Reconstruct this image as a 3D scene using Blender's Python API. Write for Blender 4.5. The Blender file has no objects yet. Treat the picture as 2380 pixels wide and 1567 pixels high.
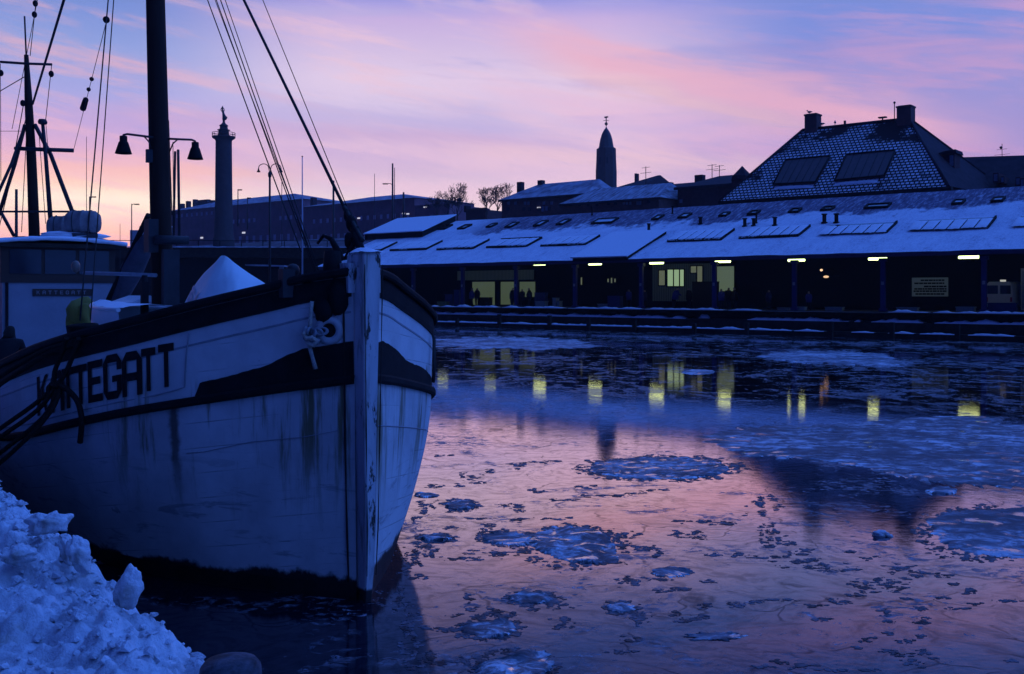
import bpy, bmesh, math, random
from mathutils import Vector, Matrix, noise
R = math.radians
SC = bpy.context.scene
COL = SC.collection

# ---------------------------------------------------------------- camera
F, HX, HV, C = 2314.0, 1190.0, 681.0, 3.3        # focal (px), centre column, horizon row, eye height
cam_data = bpy.data.cameras.new("camera")
cam_data.sensor_width = 36.0
cam_data.lens = 35.0
cam_data.shift_y = -(783.5 - HV) / 2380.0
cam_data.clip_start = 0.05
cam_data.clip_end = 6000
cam = bpy.data.objects.new("camera", cam_data)
cam.location = (0, 0, C)
cam.rotation_euler = (R(90), 0, 0)
COL.objects.link(cam)
SC.camera = cam

# ---------------------------------------------------------------- exposure
SC.view_settings.view_transform = 'Standard'
SC.view_settings.look = 'None'
SC.view_settings.exposure = 0.0
SC.view_settings.gamma = 1.0
SC.view_settings.use_curve_mapping = False
SC.cycles.max_bounces = 6
SC.cycles.diffuse_bounces = 3
SC.cycles.glossy_bounces = 4
SC.cycles.sample_clamp_indirect = 4.0
SC.cycles.use_denoising = True


def lin(r, g, b):
    f = lambda c: (c / 255 / 12.92) if c <= 10 else ((c / 255 + 0.055) / 1.055) ** 2.4
    return (f(r), f(g), f(b), 1.0)


class NT:
    """short-hand for building node trees"""
    def __init__(s, nt):
        s.t = nt
        s.n = nt.nodes
        s.l = nt.links

    def new(s, typ, **kw):
        nd = s.n.new(typ)
        for k, v in kw.items():
            setattr(nd, k, v)
        return nd

    def put(s, sock, v):
        if isinstance(v, bpy.types.NodeSocket):
            s.l.new(v, sock)
        elif v is not None:
            sock.default_value = v

    def m(s, op, a, b=None, c=None, clamp=False):
        nd = s.new('ShaderNodeMath', operation=op, use_clamp=clamp)
        s.put(nd.inputs[0], a)
        if b is not None: s.put(nd.inputs[1], b)
        if c is not None: s.put(nd.inputs[2], c)
        return nd.outputs[0]

    def mix(s, f, a, b, blend='MIX'):
        nd = s.new('ShaderNodeMix', data_type='RGBA', blend_type=blend, clamp_factor=True)
        s.put(nd.inputs[0], f); s.put(nd.inputs[6], a); s.put(nd.inputs[7], b)
        return nd.outputs[2]

    def ramp(s, f, stops, interp='LINEAR'):
        nd = s.new('ShaderNodeValToRGB')
        nd.color_ramp.interpolation = interp
        e = nd.color_ramp.elements
        while len(e) < len(stops): e.new(0.5)
        for k, (p, c) in enumerate(stops):
            e[k].position = p
            e[k].color = c if len(c) == 4 else (*c, 1)
        s.put(nd.inputs[0], f)
        return nd.outputs[0]

    def step(s, f, lo, hi):
        nd = s.new('ShaderNodeMapRange', interpolation_type='SMOOTHSTEP')
        s.put(nd.inputs[0], f); nd.inputs[1].default_value = lo; nd.inputs[2].default_value = hi
        return nd.outputs[0]

    def noise(s, vec, scale, detail=4, rough=0.55, dist=0.0):
        nd = s.new('ShaderNodeTexNoise')
        s.put(nd.inputs['Vector'], vec)
        nd.inputs['Scale'].default_value = scale
        nd.inputs['Detail'].default_value = detail
        nd.inputs['Roughness'].default_value = rough
        nd.inputs['Distortion'].default_value = dist
        return nd.outputs[0]

    def scale(s, vec, sc, loc=(0, 0, 0), rot=(0, 0, 0)):
        nd = s.new('ShaderNodeMapping')
        s.put(nd.inputs[0], vec)
        nd.inputs[1].default_value = loc
        nd.inputs[2].default_value = rot
        nd.inputs[3].default_value = sc
        return nd.outputs[0]

    def comb(s, x, y, z):
        nd = s.new('ShaderNodeCombineXYZ')
        s.put(nd.inputs[0], x); s.put(nd.inputs[1], y); s.put(nd.inputs[2], z)
        return nd.outputs[0]

    def sep(s, v):
        nd = s.new('ShaderNodeSeparateXYZ')
        s.put(nd.inputs[0], v)
        return nd.outputs


# ---------------------------------------------------------------- dusk sky (world)
W_ = bpy.data.worlds.new("World")
SC.world = W_
W_.use_nodes = True
W_.node_tree.nodes.clear()
w = NT(W_.node_tree)
SUN_AZ, SUN_EL = R(-22), R(1.5)
tc = w.new('ShaderNodeTexCoord')
sx, sy, sz = w.sep(tc.outputs['Generated'])
el = w.m('ARCSINE', sz)
az = w.m('ARCTAN2', sx, sy)
elf = w.m('MULTIPLY', w.m('MAXIMUM', el, 0.0), 1 / 0.8)      # 0 at horizon, 1 at 46 deg
def st(e, *c): return (e / 0.8, lin(*c))
ZEN = (0.046, 0.185, 0.88, 1)
ZEN2 = (0.042, 0.17, 0.84, 1)
H1, H2, H3 = (.30 / .8, (.135, .245, .80, 1)), (.345 / .8, (.05, .19, .86, 1)), (.46 / .8, (.04, .16, .84, 1))
left = w.ramp(elf, [st(0, 244, 168, 156), st(.046, 248, 176, 162), st(.062, 252, 200, 176), st(.076, 254, 226, 196), st(.088, 254, 234, 208),
                    st(.102, 250, 206, 184), st(.116, 240, 184, 186), st(.135, 216, 172, 202), st(.155, 196, 168, 214), st(.185, 170, 170, 226),
                    st(.225, 152, 168, 228), st(.255, 132, 154, 222), st(.280, 117, 142, 214), H1, H2, H3, (.62 / .8, ZEN), (1, ZEN2)])
mid = w.ramp(elf, [st(0, 245, 190, 180), st(.066, 252, 222, 206), st(.085, 248, 224, 220), st(.100, 238, 210, 224), st(.118, 222, 192, 218),
                   st(.140, 214, 184, 220), st(.165, 218, 194, 228), st(.185, 228, 208, 236), st(.21, 234, 212, 238), st(.235, 222, 200, 234),
                   st(.268, 206, 182, 230), H1, H2, H3, (.62 / .8, ZEN), (1, ZEN2)])
right = w.ramp(elf, [st(0, 200, 160, 200), st(.08, 196, 168, 214), st(.105, 180, 156, 206), st(.13, 172, 152, 208), st(.17, 164, 154, 214),
                     st(.21, 152, 154, 220), st(.245, 134, 150, 224), st(.275, 124, 146, 222), H1, H2, H3, (.62 / .8, ZEN), (1, ZEN2)])
f1 = w.step(az, -0.38, -0.16)
f2 = w.step(az, 0.08, 0.30)
base = w.mix(f2, w.mix(f1, left, mid), right)
# streaks of cirrus: long, thin, falling to the right
tilt = w.m('ADD', el, w.m('MULTIPLY', az, 0.17))
n1 = w.noise(w.comb(w.m('MULTIPLY', az, 3.2), w.m('MULTIPLY', tilt, 24.0), 1.7), 1.0, 5, 0.6, 0.6)
n2 = w.noise(w.comb(w.m('MULTIPLY', az, 2.2), w.m('MULTIPLY', el, 30.0), 7.1), 1.0, 5, 0.55, 0.4)
n3 = w.noise(w.comb(w.m('MULTIPLY', az, 16.0), w.m('MULTIPLY', tilt, 110.0), 3.1), 1.0, 4, 0.6, 0.8)
fade_hi = w.m('SUBTRACT', 1.0, w.step(el, 0.26, 0.42))
fine = w.m('MULTIPLY', w.m('SUBTRACT', n3, 0.5), 0.30)
pinkf = w.m('MULTIPLY', w.m('MULTIPLY', w.step(w.m('ADD', n1, fine), 0.44, 0.66), fade_hi), 0.60)
PINK = w.mix(f1, lin(240, 184, 196), w.mix(f2, lin(246, 206, 222), lin(216, 164, 206)))
sky = w.mix(pinkf, base, PINK)
gapf = w.m('MULTIPLY', w.m('MULTIPLY', w.step(w.m('ADD', n2, fine), 0.52, 0.72), w.m('MULTIPLY', fade_hi, w.step(el, .10, .17))), 0.65)
sky = w.mix(gapf, sky, w.mix(f1, lin(146, 162, 226), w.mix(f2, lin(190, 180, 230), lin(136, 148, 220))))
# main rosy band sweeping down to the right
def band(sky, el0, slope, sig, azlo, azhi, azs, amt, colr, wob=0.5):
    d = w.m('SUBTRACT', w.m('ADD', w.m('SUBTRACT', el, el0), w.m('MULTIPLY', az, -slope)), w.m('MULTIPLY', w.m('SUBTRACT', n1, 0.5), wob * 0.12))
    d = w.m('ADD', d, w.m('MULTIPLY', w.m('SUBTRACT', n3, 0.5), 0.02))
    g = w.m('POWER', 2.718, w.m('MULTIPLY', w.m('MULTIPLY', d, d), -1 / (2 * sig * sig)))
    win = w.m('MULTIPLY', w.step(az, azlo - azs, azlo + azs), w.m('SUBTRACT', 1.0, w.step(az, azhi - azs, azhi + azs)))
    return w.mix(w.m('MULTIPLY', w.m('MULTIPLY', g, win), amt), sky, lin(*colr))
sky = band(sky, .256, -.255, .015, .02, .43, .07, .80, (246, 184, 202))
sky = band(sky, .232, -.255, .009, .06, .30, .07, .50, (250, 198, 196))
sky = band(sky, .195, -.20, .012, -.02, .30, .08, .45, (236, 190, 220))
sky = band(sky, .135, -.06, .006, -.05, .32, .08, .5, (244, 204, 212))
sky = band(sky, .170, -.03, .010, -.30, .00, .05, .5, (186, 176, 226))
sky = band(sky, .116, .0, .006, -.48, -.24, .08, .45, (250, 190, 172))
sky = band(sky, .148, -.04, .007, -.40, .02, .08, .45, (196, 164, 210))
nish = w.new('ShaderNodeTexSky', sky_type='NISHITA', sun_disc=False)
nish.sun_elevation = SUN_EL
nish.sun_rotation = SUN_AZ
nish.altitude = 10
# unseen sky shaped for the hull light: bright right, dark behind and left
lop = w.step(w.m('ADD', w.m('ADD', w.m('MULTIPLY', sx, .80), w.m('MULTIPLY', sy, .36)), w.m('MULTIPLY', sz, .45)), -.05, .66)
lopc = w.mix(lop, (0.004, 0.010, 0.13, 1), (0.100, 0.33, 1.50, 1))
back = w.m('MAXIMUM', w.step(w.m('ABSOLUTE', az), 0.60, 1.0), w.step(el, .42, .72))
sky = w.mix(back, sky, lopc)
glow = w.m('ADD', 1.0, w.m('MULTIPLY', w.m('SUBTRACT', 1.0, w.step(el, .06, .24)), w.m('ADD', .14, w.m('MULTIPLY', w.m('SUBTRACT', 1.0, f1), .22))))
sky = w.mix(1.0, sky, w.comb(glow, glow, glow), 'MULTIPLY')
below = w.step(sz, 0.0, -0.05)
sky = w.mix(below, sky, (0.01, 0.02, 0.08, 1))
bg1 = w.new('ShaderNodeBackground')
w.put(bg1.inputs[0], sky); bg1.inputs[1].default_value = 1.0
bg2 = w.new('ShaderNodeBackground')
w.put(bg2.inputs[0], nish.outputs[0]); bg2.inputs[1].default_value = 0.0003
add = w.new('ShaderNodeAddShader')
w.l.new(bg1.outputs[0], add.inputs[0]); w.l.new(bg2.outputs[0], add.inputs[1])
wo = w.new('ShaderNodeOutputWorld')
w.l.new(add.outputs[0], wo.inputs[0])

sun_d = bpy.data.lights.new("sun", 'SUN')
sun_d.energy = 0.02
sun_d.angle = R(20)
sun_d.color = (1, .62, .5)
sun = bpy.data.objects.new("sun", sun_d)
COL.objects.link(sun)
sun.rotation_euler = Vector((math.sin(SUN_AZ) * math.cos(SUN_EL), math.cos(SUN_AZ) * math.cos(SUN_EL), math.sin(SUN_EL))).to_track_quat('Z', 'Y').to_euler()

# ---------------------------------------------------------------- projection helpers (layout only)
def P(u, v, Y): return Vector(((u - HX) / F * Y, Y, C - (v - HV) / F * Y))
def G(u, v, z=0.0):
    Y = F * (C - z) / (v - HV)
    return P(u, v, Y)

TH = math.atan2(-.633, .774)
EX = Vector((math.cos(TH), math.sin(TH), 0)); NX = Vector((-math.sin(TH), math.cos(TH), 0))
def SP(u, p):
    tx = (u - HX) / F
    Y = p / (NX.x * tx + NX.y)
    return Y * (EX.x * tx + EX.y), Y
def S(u, p): return SP(u, p)[0]
def SZ(u, v, p):
    s, Y = SP(u, p)
    return s, C - (v - HV) / F * Y
def QW(s, p, z=0.0): return EX * s + NX * p + Vector((0, 0, z))

# ---------------------------------------------------------------- mesh builder
class MB:
    def __init__(s):
        s.v = []; s.f = []; s.sm = []

    def add(s, vs, fs, smooth=False):
        o = len(s.v)
        s.v += [tuple(v) for v in vs]
        s.f += [tuple(o + i for i in f) for f in fs]
        s.sm += [smooth] * len(fs)
        return s

    def box(s, a, b, M=None):
        x0, y0, z0 = a; x1, y1, z1 = b
        vs = [Vector(q) for q in ((x0, y0, z0), (x1, y0, z0), (x1, y1, z0), (x0, y1, z0), (x0, y0, z1), (x1, y0, z1), (x1, y1, z1), (x0, y1, z1))]
        if M is not None: vs = [M @ q for q in vs]
        return s.add(vs, [(0, 3, 2, 1), (4, 5, 6, 7), (0, 1, 5, 4), (1, 2, 6, 5), (2, 3, 7, 6), (3, 0, 4, 7)])

    def cbox(s, c, d, M=None):
        return s.box([c[i] - d[i] / 2 for i in range(3)], [c[i] + d[i] / 2 for i in range(3)], M)

    def tube(s, pts, r, n=8, cap=True, smooth=True):
        pts = [Vector(p) for p in pts]
        rs = r if isinstance(r, (list, tuple)) else [r] * len(pts)
        vs = []; fs = []
        up = None
        for i, p in enumerate(pts):
            t = (pts[min(i + 1, len(pts) - 1)] - pts[max(i - 1, 0)])
            if t.length < 1e-9: t = Vector((0, 0, 1))
            t.normalize()
            if up is None:
                up = Vector((0, 0, 1)) if abs(t.z) < .9 else Vector((1, 0, 0))
            a = t.cross(up)
            if a.length < 1e-6:
                a = t.cross(Vector((0, 1, 0)))
            a.normalize(); b = a.cross(t).normalized(); up = b
            for k in range(n):
                an = 2 * math.pi * k / n
                vs.append(p + (a * math.cos(an) + b * math.sin(an)) * rs[i])
        for i in range(len(pts) - 1):
            for k in range(n):
                fs.append((i * n + k, i * n + (k + 1) % n, (i + 1) * n + (k + 1) % n, (i + 1) * n + k))
        s.add(vs, fs, smooth)
        if cap:
            o = len(s.v) - len(vs)
            s.f.append(tuple(o + k for k in reversed(range(n)))); s.sm.append(False)
            s.f.append(tuple(o + (len(pts) - 1) * n + k for k in range(n))); s.sm.append(False)
        return s

    def lathe(s, prof, c=(0, 0, 0), n=16, smooth=True, M=None):
        vs = []; fs = []
        for r, z in prof:
            for k in range(n):
                an = 2 * math.pi * k / n
                q = Vector((c[0] + r * math.cos(an), c[1] + r * math.sin(an), c[2] + z))
                vs.append(M @ q if M is not None else q)
        for i in range(len(prof) - 1):
            for k in range(n):
                fs.append((i * n + k, i * n + (k + 1) % n, (i + 1) * n + (k + 1) % n, (i + 1) * n + k))
        fs.append(tuple(reversed(range(n))))
        fs.append(tuple((len(prof) - 1) * n + k for k in range(n)))
        return s.add(vs, fs, smooth)

    def ball(s, c, r, n=10, m=7, sq=(1, 1, 1), jit=0, seed=0):
        vs = []; fs = []
        for i in range(m + 1):
            ph = math.pi * i / m
            for k in range(n):
                an = 2 * math.pi * k / n
                d = Vector((math.sin(ph) * math.cos(an), math.sin(ph) * math.sin(an), math.cos(ph)))
                q = r
                if jit: q = r * (1 + jit * noise.noise(d * 1.6 + Vector((seed * 3.7, seed * 1.3, 0))) + jit * .45 * noise.noise(d * 4 + Vector((seed, 0, 5))))
                vs.append(Vector((c[0] + d.x * q * sq[0], c[1] + d.y * q * sq[1], c[2] + d.z * q * sq[2])))
        for i in range(m):
            for k in range(n):
                fs.append((i * n + k, (i + 1) * n + k, (i + 1) * n + (k + 1) % n, i * n + (k + 1) % n))
        return s.add(vs, fs, True)

    def prism(s, poly, a, b, axis=1):
        """extrude 2-D polygon (list of (x,z)) along axis 1 (y) from a to b"""
        n = len(poly)
        mk = (lambda x, z, t: (x, t, z)) if axis == 1 else ((lambda x, z, t: (t, x, z)) if axis == 0 else (lambda x, z, t: (x, z, t)))
        vs = [mk(x, z, a) for x, z in poly] + [mk(x, z, b) for x, z in poly]
        fs = [tuple(range(n)), tuple(reversed(range(n, 2 * n)))] + [(i, n + i, n + (i + 1) % n, (i + 1) % n) for i in range(n)]
        return s.add(vs, fs)

    def grid(s, fn, nu, nv, smooth=True, flip=False):
        vs = [fn(i / nu, j / nv) for i in range(nu + 1) for j in range(nv + 1)]
        fs = []
        for i in range(nu):
            for j in range(nv):
                q = (i * (nv + 1) + j, (i + 1) * (nv + 1) + j, (i + 1) * (nv + 1) + j + 1, i * (nv + 1) + j + 1)
                fs.append(tuple(reversed(q)) if flip else q)
        return s.add(vs, fs, smooth)

    def slab(s, quad, th):
        """4 corners (top face), thickened along minus its normal"""
        q = [Vector(p) for p in quad]
        nn = (q[1] - q[0]).cross(q[3] - q[0]).normalized()
        lo = [p - nn * th for p in q]
        return s.add(q + lo, [(0, 1, 2, 3), (7, 6, 5, 4), (0, 4, 5, 1), (1, 5, 6, 2), (2, 6, 7, 3), (3, 7, 4, 0)])

    def build(s, name, mat, parent=None, off=(0, 0, 0), label=None, fix=True):
        me = bpy.data.meshes.new(name)
        o = Vector(off)
        me.from_pydata([Vector(v) - o for v in s.v], [], s.f)
        me.polygons.foreach_set('use_smooth', s.sm)
        if fix:
            b = bmesh.new(); b.from_mesh(me)
            bmesh.ops.recalc_face_normals(b, faces=b.faces)
            b.to_mesh(me); b.free()
        me.materials.append(mat)
        me.update()
        ob = bpy.data.objects.new(name, me)
        COL.objects.link(ob)
        if parent is not None: ob.parent = parent
        else: ob.location = o
        if label: ob['label'] = label
        return ob


def tag(o, label=None, cat=None, group=None, kind=None):
    if label: o['label'] = label
    if cat: o['category'] = cat
    if group: o['group'] = group
    if kind: o['kind'] = kind
    return o


def thing(name, label, cat, loc=(0, 0, 0), rotz=0.0, group=None):
    o = bpy.data.objects.new(name, None)
    o.empty_display_size = .2
    COL.objects.link(o)
    o.location = loc; o.rotation_euler = (0, 0, rotz)
    return tag(o, label, cat, group)


def copy_tree(o, parent=None):
    c = o.copy(); COL.objects.link(c)
    if parent is not None: c.parent = parent
    for ch in list(o.children): copy_tree(ch, c)
    return c


def curve(tab):
    """smooth monotone interpolation through a table of (x, y)"""
    xs = [a for a, _ in tab]; ys = [b for _, b in tab]
    n = len(xs)
    d = [(ys[i + 1] - ys[i]) / (xs[i + 1] - xs[i]) for i in range(n - 1)]
    mm = [d[0]] + [0 if d[i - 1] * d[i] <= 0 else 2 * d[i - 1] * d[i] / (d[i - 1] + d[i]) for i in range(1, n - 1)] + [d[-1]]
    def f(x):
        if x <= xs[0]: return ys[0]
        if x >= xs[-1]: return ys[-1]
        i = max(k for k in range(n - 1) if xs[k] <= x)
        h = xs[i + 1] - xs[i]; t = (x - xs[i]) / h
        return ys[i] * (1 + 2 * t) * (1 - t) ** 2 + mm[i] * h * t * (1 - t) ** 2 + ys[i + 1] * t * t * (3 - 2 * t) + mm[i + 1] * h * t * t * (t - 1)
    return f


# ---------------------------------------------------------------- materials
def mat(name, col, rough=.7, var=.15, scale=3.0, bump=0.0, bscale=20.0, metal=0.0, spec=.4, stretch=(1, 1, 1), col2=None):
    m = bpy.data.materials.new(name)
    m.use_nodes = True
    t = NT(m.node_tree)
    b = t.n['Principled BSDF']
    tcn = t.new('ShaderNodeTexCoord')
    vec = t.scale(tcn.outputs['Object'], stretch)
    n = t.noise(vec, scale, 6, .6, .3)
    c = (*col, 1)
    lo = tuple(x * (1 - var) for x in col) if col2 is None else col2
    hi = tuple(min(1, x * (1 + var)) for x in col) if col2 is None else col
    w_ = .22 if col2 is None else .12
    t.put(b.inputs['Base Color'], t.ramp(n, [(.5 - w_, lo), (.5 + w_, hi)]))
    b.inputs['Roughness'].default_value = rough
    b.inputs['Metallic'].default_value = metal
    b.inputs['Specular IOR Level'].default_value = spec
    if bump:
        bn = t.new('ShaderNodeBump')
        bn.inputs['Strength'].default_value = bump
        bn.inputs['Distance'].default_value = .03
        t.put(bn.inputs['Height'], t.noise(vec, bscale, 5, .6))
        t.l.new(bn.outputs[0], b.inputs['Normal'])
    return m


def emit(name, col, strength, base=(.1, .1, .1)):
    m = bpy.data.materials.new(name)
    m.use_nodes = True
    b = m.node_tree.nodes['Principled BSDF']
    b.inputs['Base Color'].default_value = (*base, 1)
    b.inputs['Emission Color'].default_value = (*col, 1)
    b.inputs['Emission Strength'].default_value = strength
    return m


M_SNOW = mat('snow', (.84, .87, .92), .9, .07, 6, .5, 30, spec=.15)
M_SNOWFAR = mat('far_snow', (.75, .78, .84), .9, .16, .7, .2, 4, spec=.1)
M_BLACK = mat('black_paint', (.012, .012, .014), .75, .4, 5, .15, 40, spec=.12)
M_DARKWOOD = mat('dark_timber', (.035, .028, .024), .8, .5, 2, .3, 25, spec=.15)
M_BRICK = mat('dark_brick', (.11, .055, .06), .9, .25, 1.5, .2, 30, spec=.1)
M_BRICK2 = mat('brown_brick', (.17, .085, .08), .9, .25, 1.2, .2, 30, spec=.1)
M_FARWALL = mat('far_brick', (.27, .13, .16), .95, .25, .3, spec=.05)
M_STONE = mat('grey_stone', (.07, .058, .062), .9, .2, .6, spec=.05)
M_DARKROOF = mat('dark_roof', (.05, .035, .045), .85, .3, 1.2, spec=.1)
M_METAL = mat('dark_metal', (.03, .03, .035), .6, .3, 6, spec=.3)
M_GREY = mat('grey_metal', (.25, .27, .3), .6, .2, 6)
M_ROPE = mat('dark_rope', (.025, .022, .02), .95, .4, 60, .6, 120, spec=.05)
M_PALEROPE = mat('pale_rope', (.5, .48, .42), .95, .3, 40, .6, 120, spec=.05)
M_GLASSDARK = mat('dark_glass', (.015, .018, .03), .12, .2, 3, spec=.5)
M_PANE = mat('pale_window', (.20, .22, .30), .5, .2, 3)
M_BLUEFASCIA = mat('navy_board', (.035, .03, .09), .8, .2, 3)
M_BLUESTEEL = mat('blue_painted_steel', (.04, .033, .14), .7, .15, 3)
# ================================================================ THE SETTING
# ---------------------------------------------------------------- harbour water
def make_water_mat():
    m = bpy.data.materials.new('thin_ice_water'); m.use_nodes = True
    t = NT(m.node_tree)
    b = t.n['Principled BSDF']; out = t.n['Material Output']
    geo = t.new('ShaderNodeNewGeometry')
    pos = geo.outputs['Position']
    px, py, pz = t.sep(pos)
    far = t.step(py, 22, 34)                    # broken slush towards the far quay
    warpn = t.new('ShaderNodeTexNoise'); t.put(warpn.inputs['Vector'], pos); warpn.inputs['Scale'].default_value = .45; warpn.inputs['Detail'].default_value = 4
    off = t.new('ShaderNodeVectorMath', operation='SCALE'); t.put(off.inputs[0], warpn.outputs['Color']); off.inputs['Scale'].default_value = 2.4
    addv = t.new('ShaderNodeVectorMath', operation='ADD'); t.put(addv.inputs[0], pos); t.put(addv.inputs[1], off.outputs[0])
    wp = addv.outputs[0]
    nA = t.noise(wp, .42, 3, .55)
    nA2 = t.noise(wp, 1.3, 3, .6)
    nB = t.noise(t.scale(pos, (1, 1.35, 1)), 5.5, 9, .68, .8)
    clus = t.m('ADD', t.m('MULTIPLY', t.m('SUBTRACT', nA, .5), .62), t.m('MULTIPLY', t.m('SUBTRACT', nA2, .5), .42))
    spk = t.step(t.m('ADD', nB, clus), .635, .69)
    # frozen seams between old sheets
    vo = t.new('ShaderNodeTexVoronoi', feature='DISTANCE_TO_EDGE'); t.put(vo.inputs['Vector'], wp); vo.inputs['Scale'].default_value = .30
    seam = t.m('MULTIPLY', t.m('SUBTRACT', 1.0, t.step(vo.outputs[0], .004, .075)), t.step(t.m('ADD', nB, t.m('MULTIPLY', t.m('SUBTRACT', nA2, .5), .6)), .50, .60))
    # flakes in the far half
    nF = t.noise(t.scale(wp, (1, .55, 1)), 1.5, 8, .66, .5)
    nF2 = t.noise(wp, .16, 3, .5)
    flk = t.m('MULTIPLY', t.step(t.m('ADD', nF, t.m('MULTIPLY', t.m('SUBTRACT', nF2, .5), .55)), .53, .60), far)
    mask = t.m('MAXIMUM', t.m('MAXIMUM', t.m('MULTIPLY', spk, .95), t.m('MULTIPLY', seam, .9)), t.m('MULTIPLY', flk, .70))
    # dark open water
    b.inputs['Base Color'].default_value = (.004, .006, .014, 1)
    b.inputs['Specular IOR Level'].default_value = 0.0
    film = t.noise(wp, .5, 5, .6)
    rg = t.m('ADD', .025, t.m('MULTIPLY', t.step(film, .42, .70), .035))
    lw = t.new('ShaderNodeLayerWeight'); lw.inputs['Blend'].default_value = .5
    refl = t.ramp(lw.outputs['Facing'], [(0, (.03, .03, .03)), (.45, (.07, .07, .07)), (.62, (.14, .14, .14)), (.70, (.29, .29, .29)), (.76, (.50, .50, .50)), (.83, (.75, .75, .75)), (.92, (.92, .92, .92)), (1, (1, 1, 1))])
    gls = t.new('ShaderNodeBsdfGlossy'); t.put(gls.inputs['Roughness'], rg); gls.inputs['Color'].default_value = (1.0, .88, .90, 1)
    wmx = t.new('ShaderNodeMixShader'); film2 = t.m('ADD', .62, t.m('MULTIPLY', t.step(t.noise(t.scale(wp, (1, 1.7, 1)), 3.4, 9, .72, .6), .34, .58), .40)); vo2 = t.new('ShaderNodeTexVoronoi', feature='DISTANCE_TO_EDGE'); t.put(vo2.inputs['Vector'], t.scale(wp, (1, 1.5, 1))); vo2.inputs['Scale'].default_value = .95
    crk = t.m('MULTIPLY', t.m('SUBTRACT', 1.0, t.step(vo2.outputs[0], .003, .030)), t.step(nA2, .46, .56))
    film2 = t.m('MULTIPLY', film2, t.m('SUBTRACT', 1.0, t.m('MULTIPLY', crk, .5)))
    t.put(wmx.inputs[0], t.m('MULTIPLY', refl, film2)); t.l.new(b.outputs[0], wmx.inputs[1]); t.l.new(gls.outputs[0], wmx.inputs[2])
    bn = t.new('ShaderNodeBump'); bn.inputs['Strength'].default_value = .065; bn.inputs['Distance'].default_value = .02
    t.put(bn.inputs['Height'], t.m('ADD', t.noise(pos, 2.2, 6, .6), t.m('MULTIPLY', nB, .5)))
    t.l.new(bn.outputs[0], gls.inputs['Normal']); t.l.new(bn.outputs[0], lw.inputs['Normal'])
    # slush
    ice = t.new('ShaderNodeBsdfPrincipled')
    nI = t.noise(pos, 9, 6, .65)
    t.put(ice.inputs['Base Color'], t.ramp(nI, [(.38, (.05, .055, .075)), (.55, (.14, .15, .19)), (.72, (.45, .48, .55))]))
    ice.inputs['Roughness'].default_value = .55
    bn2 = t.new('ShaderNodeBump'); bn2.inputs['Strength'].default_value = .8; bn2.inputs['Distance'].default_value = .05
    t.put(bn2.inputs['Height'], nB); t.l.new(bn2.outputs[0], ice.inputs['Normal'])
    mx = t.new('ShaderNodeMixShader')
    t.put(mx.inputs[0], mask); t.l.new(wmx.outputs[0], mx.inputs[1]); t.l.new(ice.outputs[0], mx.inputs[2])
    t.l.new(mx.outputs[0], out.inputs[0])
    return m

wb = MB()
wb.add([(-900, -300, 0), (900, -300, 0), (900, 700, 0), (-900, 700, 0)], [(0, 1, 2, 3)])
tag(wb.build('water', make_water_mat()), 'half frozen harbour water mirroring the pink sky', kind='structure')

# ---------------------------------------------------------------- land behind the far quay, rising to the town
def ground_z(s, p):
    z = 1.86
    if p > 112: z += 17 * (min(1, (p - 112) / 75)) ** 1.2
    if p > 300: z += 8 * min(1, (p - 300) / 150)
    return z
gp = [73.3, 77, 86, 96, 112, 125, 140, 155, 170, 187, 230, 300, 350, 400, 450, 650]
gs = [-700, -600, -500, -420, -360, -300, -260, -230, -200, -170, -140, -120, -100, -80, -60, -40, -20, 0, 30, 80, 200, 400, 700]
gm = MB()
vs = [QW(s, p, ground_z(s, p)) for s in gs for p in gp]
n_ = len(gp)
gm.add(vs, [(i * n_ + j, (i + 1) * n_ + j, (i + 1) * n_ + j + 1, i * n_ + j + 1) for i in range(len(gs) - 1) for j in range(n_ - 1)])
M_GROUND = mat('snowy_ground', (.03, .028, .035), .95, .3, .15, col2=(.10, .10, .13, 1))
tag(gm.build('ground', M_GROUND), 'dark snow dusted ground of the town', kind='structure')

# ---------------------------------------------------------------- thin cold air over the harbour
hz = MB(); hz.box((-1010, -330, -2.6), (1010, 1010, 110))
M_HAZE = bpy.data.materials.new('cold_air'); M_HAZE.use_nodes = True
_t = NT(M_HAZE.node_tree); _t.n.remove(_t.n['Principled BSDF'])
_v = _t.new('ShaderNodeVolumePrincipled'); _v.inputs['Color'].default_value = (.92, .90, .95, 1); _v.inputs['Density'].default_value = .00022; _v.inputs['Anisotropy'].default_value = 0.0
_t.l.new(_v.outputs[0], _t.n['Material Output'].inputs['Volume'])
tag(hz.build('haze', M_HAZE), 'faint blue dusk haze over the harbour', kind='stuff')

# ---------------------------------------------------------------- far quay: stepped timber front with snow lines
qroot = thing('timber_quay', 'dark stepped timber quay edge with thin lines of snow below the market hall', 'quay', QW(-45, 74, 0), TH)
def qoff(): return (-45, 74, 0)
QO = (-45, 74, 0)
q = MB()
q.box((-170, 75.2, -.8), (60, 77.4, 1.87)); q.build('quay_face', M_DARKWOOD, qroot, QO)
q = MB()
q.box((-170, 73.6, -.8), (60, 75.2, 1.17)); q.build('upper_ledge', M_DARKWOOD, qroot, QO)
q = MB()
q.box((-170, 72.4, -.8), (60, 73.6, .42)); q.build('lower_ledge', M_DARKWOOD, qroot, QO)
s_ = -86.0
rnd = random.Random(5)
while s_ < 5:
    q = MB(); q.box((s_, 72.1, -.8), (s_ + .3, 72.4, 1.0 + rnd.uniform(-.2, .3))); q.build('pile', M_DARKWOOD, qroot, QO)
    s_ += rnd.uniform(4, 7)
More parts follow.
